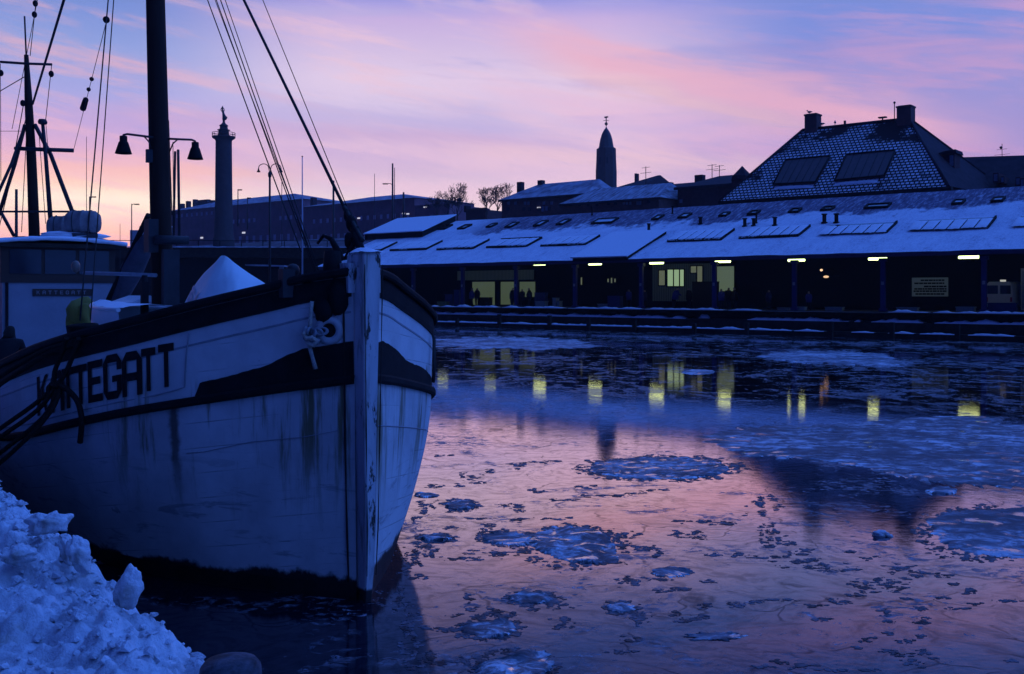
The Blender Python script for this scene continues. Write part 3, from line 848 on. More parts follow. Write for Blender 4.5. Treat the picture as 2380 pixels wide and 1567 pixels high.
def hull_mat():
    m = bpy.data.materials.new('worn_white_hull_paint'); m.use_nodes = True
    t = NT(m.node_tree); b = t.n['Principled BSDF']
    tcn = t.new('ShaderNodeTexCoord'); o = tcn.outputs['Object']
    x, y, z = t.sep(o)
    nl = t.noise(o, .9, 6, .65); nm = t.noise(o, 5, 6, .65)
    col = t.ramp(nl, [(.35, (.44, .45, .46)), (.6, (.60, .62, .63))])
    # rust and weed streaks running down from the rubbing strake
    sv = t.noise(t.scale(o, (7.5, 7.5, .45)), 1.0, 5, .7)
    sv2 = t.noise(t.scale(o, (1.7, 1.7, .12)), 1.0, 3, .6)
    streak = t.m('MULTIPLY', t.step(t.m('ADD', sv, t.m('MULTIPLY', t.m('SUBTRACT', sv2, .5), .8)), .50, .68), t.m('MULTIPLY', t.step(z, .5, 1.9), t.m('SUBTRACT', 1.0, t.step(z, 2.28, 2.42))))
    fadea = t.m('SUBTRACT', 1.0, t.step(x, 1.6, 3.0))
    col = t.mix(t.m('MULTIPLY', t.m('MULTIPLY', streak, fadea), .95), col, (.15, .13, .06, 1))
    # scuffs low on the hull
    sc = t.noise(t.scale(o, (.8, .8, 4.5)), 1.6, 7, .7, .8)
    col = t.mix(t.m('MULTIPLY', t.step(sc, .54, .66), t.m('MULTIPLY', t.m('SUBTRACT', 1.0, t.step(z, .9, 1.9)), .6)), col, (.16, .16, .18, 1))
    # bare black patches near the waterline
    pa = t.noise(t.scale(o, (3.4, 3.4, 2.2)), 1.0, 6, .65, .4)
    col = t.mix(t.m('MULTIPLY', t.step(pa, .685, .70), t.m('SUBTRACT', 1.0, t.step(z, .5, 1.0))), col, (.012, .012, .012, 1))
    # dark growth creeping up from the waterline
    wl = t.noise(t.scale(o, (1.1, 1.1, .8)), 1.0, 6, .7)
    col = t.mix(t.step(t.m('ADD', z, t.m('MULTIPLY', wl, -.55)), .02, -.05), col, (.012, .012, .014, 1))
    # long rust run below the end of the bow mark
    rx = t.m('ADD', x, t.m('MULTIPLY', t.m('SUBTRACT', t.noise(t.scale(o, (1, 1, 1.5)), 2.2, 4, .6), .5), .16))
    rr_ = t.m('SUBTRACT', 1.0, t.step(t.m('ABSOLUTE', t.m('SUBTRACT', t.m('SUBTRACT', rx, t.m('MULTIPLY', z, -.07)), 1.57)), .012, .06))
    rr_ = t.m('MULTIPLY', t.m('MULTIPLY', rr_, t.m('GREATER_THAN', y, 0.0)), t.m('MULTIPLY', t.step(z, .8, 1.7), t.m('LESS_THAN', z, 2.06)))
    col = t.mix(t.m('MULTIPLY', rr_, .85), col, (.05, .035, .02, 1))
    # grime specks
    sp = t.noise(o, 24, 4, .7)
    col = t.mix(t.m('MULTIPLY', t.step(sp, .66, .72), .6), col, (.2, .2, .2, 1))
    # plank seams
    zl = t.m('ADD', z, t.m('MULTIPLY', x, .17))
    fr = t.m('ABSOLUTE', t.m('SUBTRACT', t.m('FRACT', t.m('MULTIPLY', zl, 3.6)), .5))
    seam = t.m('MULTIPLY', t.m('SUBTRACT', 1.0, t.step(fr, .0, .035)), t.step(nl, .46, .62))
    col = t.mix(t.m('MULTIPLY', seam, .6), col, (.10, .10, .11, 1))
    t.put(b.inputs['Base Color'], col)
    b.inputs['Roughness'].default_value = .6; b.inputs['Specular IOR Level'].default_value = .25
    bn = t.new('ShaderNodeBump'); bn.inputs['Strength'].default_value = .35; bn.inputs['Distance'].default_value = .02
    t.put(bn.inputs['Height'], t.m('SUBTRACT', t.m('ADD', t.m('MULTIPLY', nm, .5), t.m('MULTIPLY', t.noise(o, 1.6, 3, .5), 1.2)), t.m('MULTIPLY', seam, .5)))
    t.l.new(bn.outputs[0], b.inputs['Normal'])
    return m
M_HULL = hull_mat()
avals = [0, .04, .08, .14, .2, .3, .4, .55, .7, .85, 1, 1.25, 1.5, 1.75, 2, 2.4, 2.8, 3.2, 3.7, 4.2, 5, 6, 7, 8.5, 10, 12, 14, 16, 18, 20, 21.5, 22.5, 23.2, 23.7, 24]
BOOT = lambda a: .17 + .012 * a
def skin(zlo, zhi, nz, off=0.0, a0=0, a1=24, sides=(1, -1)):
    m_ = MB()
    av = [a0] + [a for a in avals if a0 < a < a1] + [a1]
    for sd in sides:
        vs = []
        for a in av:
            for j in range(nz + 1):
                z = zlo(a) + (zhi(a) - zlo(a)) * j / nz
                vs.append(hull_pt(a, z, sd, off))
        fs = []
        for i in range(len(av) - 1):
            for j in range(nz):
                q_ = (i * (nz + 1) + j, (i + 1) * (nz + 1) + j, (i + 1) * (nz + 1) + j + 1, i * (nz + 1) + j + 1)
                fs.append(q_ if sd < 0 else q_[::-1])
        m_.add(vs, fs, True)
    return m_
hullo = skin(BOOT, lambda a: railz(a) - .05, 26).build('hull', M_HULL, ship, fix=False)
hullo.data.materials[0] = M_HULL
M_BOOT = mat('dark_bottom_paint', (.012, .011, .013), .6, .4, 3, .3, 12, spec=.2)
skin(lambda a: -1.2, BOOT, 6).build('bottom', M_BOOT, ship, fix=False)
# bulwark inside and deck
def inner(a, z, sd): return Vector((a + (.14 if a < 1 else 0), sd * max(.02, hb(a, z) - .13), z))
m_ = MB()
for sd in (1, -1):
    av = [a for a in avals if .3 <= a]
    vs = [inner(a, z, sd) for a in av for z in (rubz(a) + .05, railz(a) - .03)]
    m_.add(vs, [(2 * i, 2 * i + 2, 2 * i + 3, 2 * i + 1) for i in range(len(av) - 1)])
m_.build('bulwark_lining', M_GREY, ship)
m_ = MB()
av = [a for a in avals if .3 <= a]
vs = []
for a in av:
    for k in (-1, -.5, 0, .5, 1):
        b_ = k * max(.02, hb(a, rubz(a)) - .13)
        vs.append((a, b_, rubz(a) + .06 + .07 * (1 - k * k)))
m_.add(vs, [(i * 5 + j, (i + 1) * 5 + j, (i + 1) * 5 + j + 1, i * 5 + j + 1) for i in range(len(av) - 1) for j in range(4)], True)
m_.build('deck', mat('snowy_deck', (.10, .09, .08), .9, .3, 1.5, col2=(.6, .62, .66, 1)), ship)

# rail cap, black sheer strake, rubbing strake
def strake(name, zc, hw, hh, m_at, a0=.02, a1=23.9, out=0.0, inn=.06, parent=ship):
    m_ = MB()
    av = [a0] + [a for a in avals if a0 < a < a1] + [a1]
    for sd in (1, -1):
        vs = []
        for a in av:
            z = zc(a)
            o_ = hull_pt(a, z, sd, out + hw)
            i_ = hull_pt(a, z, sd, -inn) if a > .3 else Vector((a + .02, sd * .02, z))
            o2 = hull_pt(a, z, sd, out + hw * .75)
            vs += [(i_.x, i_.y, z - hh), (o2.x, o2.y, z - hh), (o_.x, o_.y, z - hh * .5), (o_.x, o_.y, z + hh * .5), (o2.x, o2.y, z + hh), (i_.x, i_.y, z + hh)]
        n = 6
        fs = [(i * n + k, (i + 1) * n + k, (i + 1) * n + (k + 1) % n, i * n + (k + 1) % n) for i in range(len(av) - 1) for k in range(n)]
        fs += [tuple(range(n)), tuple((len(av) - 1) * n + k for k in reversed(range(n)))]
        m_.add(vs, fs, False)
    return m_.build(name, m_at, parent)
strake('rail_cap', lambda a: railz(a), .07, .045, M_BLACK, inn=.2)
strake('sheer_strake', lambda a: railz(a) - .16, .022, .105, M_BLACK)
strake('rubbing_strake', lambda a: rubz(a), .06, .05, M_BLACK)
strake('seam_batten', lambda a: railz(a) - .43, .006, .012, M_GREY)

# stem post
m_ = MB()
zs = [-.9, .05, .4, 1, 1.6, 2.2, 2.8, 3.3, 3.70, 3.735]
vs = []
for z in zs:
    k = max(0, min(1, z / 3.7))
    hw = .042 + .064 * k ** .8
    xf = -.19 - .03 * k + (.16 * max(0, .45 - z)) + .03 * math.sin(3 * k)
    bz = .012 if z < 3.72 else .03
    hw2 = hw - (.02 if z > 3.72 else 0)
    vs += [(xf + (.02 if z > 3.72 else 0), -hw2 + .012, z), (xf + (.02 if z > 3.72 else 0), hw2 - .012, z), (xf + .02, hw2, z), (.14, hw2 + .02, z), (.14, -hw2 - .02, z), (xf + .02, -hw2, z)]
fs = [(i * 6 + k, i * 6 + (k + 1) % 6, (i + 1) * 6 + (k + 1) % 6, (i + 1) * 6 + k) for i in range(len(zs) - 1) for k in range(6)] + [tuple(range(6)), tuple((len(zs) - 1) * 6 + k for k in range(6))]
m_.add(vs, fs)
def stem_mat():
    m = bpy.data.materials.new('worn_white_stem_paint'); m.use_nodes = True
    t = NT(m.node_tree); b = t.n['Principled BSDF']
    tcn = t.new('ShaderNodeTexCoord'); o = tcn.outputs['Object']; x, y, z = t.sep(o)
    n = t.noise(t.scale(o, (6, 6, .9)), 1.5, 6, .7, .5)
    col = t.ramp(n, [(.36, (.30, .30, .29)), (.46, (.52, .54, .56)), (.7, (.62, .64, .66))])
    pa = t.noise(t.scale(o, (5, 5, 1.6)), 1.0, 6, .7, .4)
    col = t.mix(t.step(pa, .565, .62), col, (.05, .042, .035, 1))
    col = t.mix(t.m('SUBTRACT', 1.0, t.step(z, .12, .16)), col, (.012, .012, .013, 1))
    t.put(b.inputs['Base Color'], col); b.inputs['Roughness'].default_value = .65
    bn = t.new('ShaderNodeBump'); bn.inputs['Strength'].default_value = .5; bn.inputs['Distance'].default_value = .015; t.put(bn.inputs['Height'], n); t.l.new(bn.outputs[0], b.inputs['Normal'])
    return m
stempost = m_.build('stem_post', stem_mat(), ship)
for sd in (-1, 1):
    m_ = MB(); m_.tube([(-.21 - .03 * min(1, z / 3.7) + .16 * max(0, .45 - z), sd * (.042 + .064 * (z / 3.7) ** .8 + .002) , z) for z in (.3, .8, 1.3, 1.8, 2.3, 2.8, 3.3, 3.6)], [.004, .008, .003, .009, .006, .004, .008, .004], 5)
    m_.build('chipped_edge', M_DARKWOOD, stempost)
    m_ = MB(); m_.tube([(.06, sd * (max(.05, hb(.06, z)) + .015), z) for z in (.2, .7, 1.2, 1.7, 2.2, 2.6, 3.0, 3.4)], [.008, .012, .007, .013, .010, .008, .012, .008], 5)
    m_.build('plank_seam', M_DARKWOOD, stempost)
m_ = MB(); m_.box((-.03, .085, 3.30), (.5, .19, 3.62)); m_.box((-.03, -.19, 3.30), (.5, -.085, 3.62)); m_.build('knighthead', stempost.data.materials[0], ship)
m_ = MB(); m_.grid(lambda u, v: (-.26 + .8 * u, -.13 + .26 * v, (3.735 if u < .45 else 3.62) + .05 * math.sin(math.pi * v) * min(1, 5 * u, 5 * (1 - u)) + .015 * noise.noise(Vector((u * 8, v * 5, 0)))), 12, 6); m_.build('snow_cap', M_SNOW, ship)

# ---- painted bow marks
def a_of_px(u, zf, side=1):
    lo, hi = 0.0, 7.5 if side > 0 else 1.9
    for _ in range(40):
        mid_ = (lo + hi) / 2
        q_ = hull_pt(mid_, zf(mid_), side)
        x_ = spx(q_.x, q_.y, q_.z)[0]
        if (x_ > u) == (side > 0): lo = mid_
        else: hi = mid_
    return (lo + hi) / 2
def z_of_v(a, v, side=1):
    z = 1.8
    for _ in range(12):
        q_ = hull_pt(a, z, side); w_ = SHW(q_.x, q_.y, q_.z)
        z = C - (v - HV) * w_.y / F
    return z
def wave(pts, side):
    tab = []
    for u, v in pts:
        a = a_of_px(u, lambda a_: rubz(a_) + .3, side); tab.append((a, z_of_v(a, v, side)))
    tab.sort(); top = curve(tab)
    a0, a1 = (.12 if side > 0 else .14), tab[-1][0]
    m_ = skin(lambda a: rubz(a) + .03, lambda a: max(rubz(a) + .04, top(a) + .012 * noise.noise(Vector((a * 12, 0, side)))), 6, .008, a0, a1, (side,))
    # denser along the length for a lively edge
    return m_
def dense(f_lo, f_hi, a0, a1, side, na, nz, off):
    m_ = MB()
    m_.grid(lambda u, v: hull_pt(a0 + (a1 - a0) * u, f_lo(a0 + (a1 - a0) * u) + (f_hi(a0 + (a1 - a0) * u) - f_lo(a0 + (a1 - a0) * u)) * v, side, off), na, nz)
    return m_
for side, pts in ((1, [(815, 793), (759, 803), (712, 810), (679, 821), (612, 852), (560, 866), (506, 881), (465, 890), (453, 927)]), (-1, [(889, 793), (919, 812), (946, 839), (983, 856)])):
    tab = sorted((a_of_px(u, lambda a_: rubz(a_) + .3, side), v) for u, v in pts)
    tab = [(a, z_of_v(a, v, side)) for a, v in tab]
    if side < 0: tab.append((tab[-1][0] + .5, rubz(tab[-1][0] + .5) + .16))
    top = curve(tab)
    a0, a1 = .004, tab[-1][0]
    dense(lambda a: rubz(a) + .045, lambda a: max(rubz(a) + .06, top(a) + .010 * noise.noise(Vector((a * 15, 0, side)))), a0, a1, side, 60, 5, .008).build('bow_mark', M_BLACK, ship)

# ---- lettering
LET = {
    'K': [[(0, 0), (.24, 0), (.24, 1), (0, 1)], [(.26, .42), (.26, .62), (.76, 1), (1, 1)], [(.40, .57), (.54, .68), (1, 0), (.76, 0)]],
    'A': [[(0, 0), (.25, 0), (.25, .8), (0, .8)], [(.75, 0), (1, 0), (1, .8), (.75, .8)], [(0, .8), (1, .8), (.76, 1), (.24, 1)], [(.25, .34), (.75, .34), (.75, .52), (.25, .52)]],
    'T': [[(0, .82), (1, .82), (1, 1), (0, 1)], [(.36, 0), (.64, 0), (.64, .82), (.36, .82)]],
    'E': [[(0, 0), (.28, 0), (.28, 1), (0, 1)], [(.28, .82), (1, .82), (1, 1), (.28, 1)], [(.28, .42), (.85, .42), (.85, .6), (.28, .6)], [(.28, 0), (1, 0), (1, .18), (.28, .18)]],
    'G': [[(0, .18), (.25, .18), (.25, .82), (0, .82)], [(0, .82), (1, .82), (.78, 1), (.22, 1)], [(.75, .64), (1, .64), (1, .82), (.75, .82)], [(.22, 0), (.78, 0), (1, .18), (0, .18)], [(.75, .18), (1, .18), (1, .52), (.75, .52)], [(.5, .38), (.75, .38), (.75, .52), (.5, .52)]]}
def quads(poly, n=5):
    p = [Vector((x, y)) for x, y in poly]
    vs = []; fs = []
    for i in range(n + 1):
        for j in range(n + 1):
            u, v = i / n, j / n
            vs.append((p[0] * (1 - u) + p[1] * u) * (1 - v) + (p[3] * (1 - u) + p[2] * u) * v)
    for i in range(n):
        for j in range(n):
            fs.append((i * (n + 1) + j, (i + 1) * (n + 1) + j, (i + 1) * (n + 1) + j + 1, i * (n + 1) + j + 1))
    return vs, fs
spans = [('K', 86, 127, 869, 966), ('A', 117, 153, 862, 957), ('T', 144, 177, 855, 949), ('T', 172, 207, 848, 940), ('E', 203, 243, 838, 934), ('G', 238, 288, 824, 928), ('A', 281, 336, 817, 920), ('T', 327, 366, 809, 909), ('T', 366, 409, 799, 899.5)]
spans[0] = ('K', 86, 116, 873, 964)
for ch, u0, u1, v0, v1 in spans:
    mid = lambda a_: rubz(a_) + .47
    du = (u1 - u0) * .075; u0 += du; u1 -= du
    a0, a1 = a_of_px(u0, mid), a_of_px(u1, mid)
    ac = (a0 + a1) / 2
    zt, zb = z_of_v(ac, v0), z_of_v(ac, v1)
    m_ = MB()
    for poly in LET[ch]:
        vs, fs = quads(poly)
        pts = []
        for q_ in vs:
            a = a0 + (a1 - a0) * q_.x
            dz = (rubz(a) - rubz(ac))
            pts.append(hull_pt(a, zb + dz * .9 + (zt - zb) * q_.y, 1, .012))
        m_.add(pts, fs, True)
    m_.build('letter', M_BLACK, ship)
# lettering panel edge lines
def hull_line(name, pts, r_, m_at, side=1, off=.004):
    m_ = MB(); m_.tube([hull_pt(a, z, side, off) for a, z in pts], r_, 5); return m_.build(name, m_at, ship)
aP = a_of_px(425, lambda a_: rubz(a_) + .5)
hull_line('panel_edge', [(aP - .06, railz(aP) - .28), (aP - .03, rubz(aP) + .5), (aP - .01, rubz(aP) + .17), (aP + .06, rubz(aP) + .14)] + [(a, rubz(a) + .13) for a in (1.6, 2, 2.6, 3.2, 4, 5, 6, 7)], .009, M_GREY)
hull_line('hull_seam', [(a, rubz(a) - .55 + .02 * math.sin(a * 9)) for a in (.12, .4, .8, 1.2, 1.35)], .004, M_GREY)
hull_line('hull_seam', [(a, rubz(a) - .52) for a in (.1, .4, .8, 1.2, 1.6, 2.0, 2.4)], .007, M_GREY, -1)
# hawse pipe, shackle, chain and the short rope tail
aH = a_of_px(765, lambda a_: 2.9)
zH = z_of_v(aH, 768)
hc = hull_pt(aH, zH, 1, .0)
nh = (hull_pt(aH, zH, 1, .1) - hc).normalized()
Mh = Matrix.Translation(hc) @ nh.to_track_quat('Z', 'Y').to_matrix().to_4x4()
def torus(m_, M, R0, r0, n=20, k=8, sx=1.0, sy=1.0):
    vs = [M @ Vector(((R0 + r0 * math.cos(2 * math.pi * j / k)) * math.cos(2 * math.pi * i / n) * sx, (R0 + r0 * math.cos(2 * math.pi * j / k)) * math.sin(2 * math.pi * i / n) * sy, r0 * math.sin(2 * math.pi * j / k))) for i in range(n) for j in range(k)]
    m_.add(vs, [(i * k + j, ((i + 1) % n) * k + j, ((i + 1) % n) * k + (j + 1) % k, i * k + (j + 1) % k) for i in range(n) for j in range(k)], True)
m_ = MB(); torus(m_, Mh, .115, .045); hp = m_.build('hawse_pipe', M_HULL, ship)
m_ = MB(); m_.lathe([(.001, .002), (.085, .004), (.085, .014), (.001, .016)], n=16, M=Mh); m_.build('hole', M_BLACK, hp)
def nearhull(u, v, off):
    a = a_of_px(u, lambda a_: rubz(a_) + .6)
    for _ in range(3):
        z = z_of_v(a, v); a = a_of_px(u, lambda a_, z=z: z)
    return hull_pt(a, z, 1, off)
ch_pts = [hc + nh * .05, nearhull(752, 770, .07), nearhull(741, 776, .08)]
chain = thing('anchor_shackle', 'rusty shackle and chain hung at the bow hawse pipe', 'shackle', SHW(*nearhull(735, 778, .09)), R(AX))
CO = nearhull(735, 778, .09)
m_ = MB()
for (u_, v_, rr) in ((752, 769, .05), (742, 772, .055), (732, 774, .06), (725, 768, .05)):
    c_ = nearhull(u_, v_, .085)
    torus(m_, Matrix.Translation(c_) @ Matrix.Rotation(u_, 4, 'Z') @ Matrix.Rotation(R(70), 4, 'X'), rr, .017, 14, 6, 1.25, .8)
m_.build('chain', M_GREY, chain, CO)
m_ = MB()
c_ = nearhull(727, 783, .1)
m_.tube([nearhull(722, 758, .11), nearhull(716, 768, .12), nearhull(718, 785, .12), nearhull(728, 796, .11), nearhull(742, 797, .1), nearhull(748, 786, .1)], .024, 8)
m_.build('shackle_bow', M_GREY, chain, CO)
rl = thing('bow_rope', 'short pale worn rope tied from the rail to the shackle at the bow', 'rope', SHW(*CO), R(AX))
m_ = MB()
rr = random.Random(4)
m_.tube([nearhull(729, 700, .05), nearhull(727, 720, .055), nearhull(726, 745, .06), nearhull(724, 765, .07)], .022, 8)
m_.tube([nearhull(724, 765, .1), nearhull(716, 775, .14), nearhull(722, 786, .13), nearhull(736, 783, .15), nearhull(744, 790, .12), nearhull(738, 801, .13), nearhull(727, 798, .12), nearhull(720, 790, .10)], .026, 8)
m_.tube([nearhull(724, 797, .09), nearhull(727, 815, .07), nearhull(731, 832, .06), nearhull(737, 857, .05)], [.022, .024, .022, .026], 8)
m_.build('line', M_PALEROPE, rl, CO)

# bow gear on the rail: dark roller / fairlead mass
m_ = MB()
m_.ball((.14, .24, 3.26), .15, 12, 8, (1, .8, 1.3), .25, 2)
m_.ball((.26, .36, 3.12), .14, 12, 8, (1.3, .7, 1.0), .3, 5)
m_.tube([(.25, .25, 3.3), (.3, .22, 3.75)], [.13, .09], 10)
m_.build('fender_pad', M_BLACK, ship)
m_ = MB(); m_.box((.42, .60, 3.25), (.56, .74, 3.56)); m_.ball((.72, .5, 3.55), .075, 10, 7); m_.tube([(.72, .5, 3.3), (.72, .5, 3.52)], .03, 8); m_.build('bollard', M_METAL, ship)
# ---- mast with lamps
def at_axis(u):      # distance aft on the centre line seen in column u
    t_ = (u - HX) / F
    return (STEM.x - t_ * STEM.y) / (t_ * A_.y - A_.x)
aM = 7.35
def masta(z): return aM + .085 * (z - 2.0)
M_MAST = mat('varnished_mast', (.035, .02, .016), .7, .3, 1.2, .2, 20, stretch=(4, 4, .4), spec=.12)
m_ = MB(); m_.tube([(masta(z), 0, z) for z in (1.2, 2.2, 3.6, 4.4, 6, 9, 12.4)], [.185, .185, .18, .175, .168, .155, .13], 16); mast = m_.build('mast', M_MAST, ship)
m_ = MB()
b0 = -.24
m_.box((aM - .30, -.16, 1.5), (aM - .16, .10, 4.02)); m_.build('mast_case', M_METAL, mast)
m_ = MB(); m_.tube([(aM - .2, .22, 4.18), (aM - .25, -.32, 4.18)], .075, 12); m_.cbox((aM + .0, .22, 4.25), (.3, .16, .55)); m_.build('cross_beam', M_METAL, mast)
def bell(y, nm='deck_lamp'):
    zl = 5.93
    a = masta(zl)
    m_ = MB()
    sgn = 1 if y > 0 else -1
    m_.tube([(a - .1, sgn * .1, zl), (a - .16, sgn * .30, zl), (a - .16, y - sgn * .06, zl + .01), (a - .16, y, zl - .01), (a - .16, y, zl - .06)], .019, 8)
    m_.tube([(a - .1, sgn * .15, zl - .22), (a - .12, sgn * .2, zl - .08), (a - .13, sgn * .28, zl)], .012, 6)
    o = m_.build('lamp_arm', M_METAL, mast)
    m_ = MB(); m_.lathe([(.02, 0), (.06, -.01), (.062, -.10), (.075, -.11), (.085, -.14), (.125, -.27), (.135, -.30), (.128, -.295), (.07, -.14), (.02, -.12)], (a - .16, y, zl - .02), 18, True, None)
    m_.build('lamp_shade', M_BLACK, o)
bell(.62); bell(-.57)
m_ = MB(); m_.box((masta(5.6) - .12, .14, 5.5), (masta(5.6) - .04, .24, 5.72)); m_.build('junction_box', M_METAL, mast)

# ---- rigging
TOP = Vector((masta(12.1), 0, 12.1)); TOP2 = Vector((masta(11.0), -.1, 11.0))
M_WIRE = mat('dark_wire', (.015, .015, .016), .7, .2, 3)
def wire(p0, p1, r_, sag=0.0, nm='stay', n=1):
    m_ = MB()
    pts = []
    for i in range(13):
        t_ = i / 12; q_ = Vector(p0).lerp(Vector(p1), t_); q_.z -= sag * 4 * t_ * (1 - t_); pts.append(q_)
    m_.tube(pts, r_, 6)
    return m_.build(nm, M_WIRE, ship)
def LOC(w_):
    d = w_ - STEM
    return Vector((d.dot(A_), d.dot(B_), w_.z))
def VP(u, v, Y): return LOC(P(u, v, Y))
fs_ = wire(VP(348, -452, 17.4), VP(800, 482, 11.35), .020, nm='forestay')
wire(VP(800, 482, 11.35), VP(842, 560, 10.95), .03, nm='forestay_tail')
m_ = MB()
for (u_, v_, r_, y_) in ((808, 500, .05, 11.3), (816, 520, .065, 11.2), (826, 545, .06, 11.1), (815, 560, .07, 11.1)): m_.ball(VP(u_, v_, y_), r_, 9, 6, (1, 1, 1.4), .4, u_)
m_.tube([VP(812, 505, 11.3), VP(830, 560, 11.0), VP(845, 590, 10.9)], [.035, .05, .04], 8)
m_.build('turnbuckle', M_BLACK, ship)
m_ = MB()
m_.tube([VP(800, 640, 11.1), VP(806, 600, 11.05), VP(825, 560, 11.0)], [.05, .035, .025], 8)
m_.tube([VP(795, 650, 11.0), VP(788, 590, 11.1), VP(770, 556, 11.2), VP(752, 548, 11.25), VP(738, 566, 11.3)], [.055, .045, .03, .02, .015], 8)
m_.ball(VP(792, 610, 11.1), .055, 9, 7, (1, 1, 1.6), .3, 9)
m_.build('anchor_davit', M_BLACK, ship)
wire(VP(330, -420, 17.4), VP(700, 585, 12.3), .009, .04)
wire(VP(352, -420, 17.4), VP(735, 640, 12.0), .008, .02)
wire(VP(366, -420, 17.4), VP(737, 636, 12.0), .009, .02)
wire(VP(378, -420, 17.4), VP(742, 632, 12.0), .007, .0)
wire(VP(345, -420, 17.4), VP(728, 600, 12.1), .006, .05)
wire(VP(440, -420, 16.0), VP(805, 478, 11.4), .006, .0)
# shrouds and aerial on the quay side
wire(VP(291, -450, 17.4), VP(186, 745, 13.0), .010, 0)
wire(VP(297, -450, 17.4), VP(210, 745, 13.0), .008, 0)
wire(VP(246, 55, 17), VP(171, 349, 24), .006, .0, 'aerial')
for (u_, v_, r_) in ((247, 46, .06), (213, 184, .045), (206, 208, .045)):
    m_ = MB(); m_.ball(VP(u_, v_, 17 + (246 - u_) / 75 * 7), r_, 8, 6); m_.build('insulator', M_BLACK, ship)
m_ = MB(); m_.tube([VP(199, 232, 21.4), VP(193, 252, 22)], [.06, .07], 8)
m_.build('wire_tensioner', M_BLACK, ship)
wire(VP(392, 280, 17.2), VP(400, 500, 17.0), .008); wire(VP(384, 200, 17.4), VP(394, 325, 17.2), .007)
wire(VP(402, 330, 17.0), VP(403, 500, 17), .006)
m_ = MB(); m_.tube([VP(407, 352, 17.6), VP(403, 560, 17.6)], .022, 8); m_.tube([VP(414, 348, 17.6), VP(417, 560, 17.6)], .024, 8); m_.build('spare_poles', M_METAL, ship)

# ---- furled gaff sail leaning against the mast, boom, post
m_ = MB()
m_.tube([VP(348, 545, 18.2), VP(336, 570, 18.5), VP(308, 625, 19), VP(276, 690, 19.6), VP(258, 722, 19.8)], [.08, .17, .21, .18, .10], 12)
sail = m_.build('furled_sail', mat('dull_canvas', (.09, .09, .12), .9, .3, 3, .6, 14), ship)
m_ = MB(); m_.tube([VP(345, 500, 18), VP(240, 722, 19.7)], .05, 8); m_.build('gaff_spar', M_BLACK, sail)
m_ = MB(); m_.tube([VP(196, 635, 18.2), VP(280, 637, 17.3), VP(362, 640, 16.5)], .035, 10); m_.build('boom', M_GREY, ship)
m_ = MB(); m_.ball(VP(176, 620, 18.6), .10, 14, 9, (.6, .8, 1.15)); m_.build('deck_light', mat('frosted_lens', (.20, .15, .12), .3, .1, 3), ship)
m_ = MB(); m_.box((-.07, -.07, 0), (.07, .07, 1.0), Matrix.Translation(VP(336, 762, 15.6)) @ Matrix.Scale(.72, 4)); m_.tube([VP(336, 770, 15.6), VP(336, 640, 15.6)], .045, 8); m_.build('boom_crutch', M_BLACK, ship)
# white skiff on deck (bow towards the wheelhouse)
def skiff(u, v):
    # u along length, v across half girth
    L = 2.1
    k = u
    w_ = .52 * (1 - (1 - k) ** 2.6 * .9)
    th = (v - .5) * math.pi
    y_ = w_ * math.sin(th)
    zz = -.5 * math.cos(th) ** .6 if abs(math.cos(th)) > 1e-4 else 0
    return (-(k * L) + .25 * (abs(math.sin(th)) - 1) * (1 - k) * .8, y_, zz * (1 - .25 * (1 - k)) + .07 * (1 - k) ** 2)
q0 = VP(226, 716, 16.6)
M_sk = Matrix.Translation(q0) @ Matrix.Rotation(R(9), 4, 'Z')
m_ = MB(); m_.grid(lambda u, v: M_sk @ Vector(skiff(u, v)), 14, 14)
M_WHITEP = mat('white_gloss_paint', (.72, .75, .76), .4, .08, 2)
skf = m_.build('hull', M_WHITEP, None, SHW(*q0)) if False else None
sk = thing('skiff', 'small white skiff stowed on the deck beside the mast', 'skiff', SHW(*q0), R(AX))
m_.build('hull', M_WHITEP, sk, q0)
m_ = MB()
for sd in (0.0, 1.0): m_.tube([M_sk @ Vector(skiff(i / 14, sd)) for i in range(15)], .035, 8)
m_.build('gunwale', M_WHITEP, sk, q0)
m_ = MB(); m_.grid(lambda u, v: M_sk @ (Vector(skiff(.06 + .94 * u, 0)).lerp(Vector(skiff(.06 + .94 * u, 1)), .06 + .88 * v) + Vector((0, 0, .03 + .05 * math.sin(math.pi * v) + .02 * noise.noise(Vector((u * 8, v * 5, 3)))))), 16, 8); m_.build('snow_cover', M_SNOW, sk, q0)
q1 = VP(300, 708, 17.6)
hx = thing('deck_hatch', 'low white deck hatch with snow behind the skiff', 'hatch', SHW(*q1), R(AX))
m_ = MB(); m_.prism([(-.4, -.8), (.5, -.8), (.5, -.02), (.3, .0), (-.15, .16), (-.4, -.02)], -.8, .62, axis=0); m_.build('coaming', M_WHITEP, hx)
m_ = MB(); m_.box((-.95, -.45, .0), (.2, .55, .05)); m_.build('snow_cover', M_SNOW, hx)

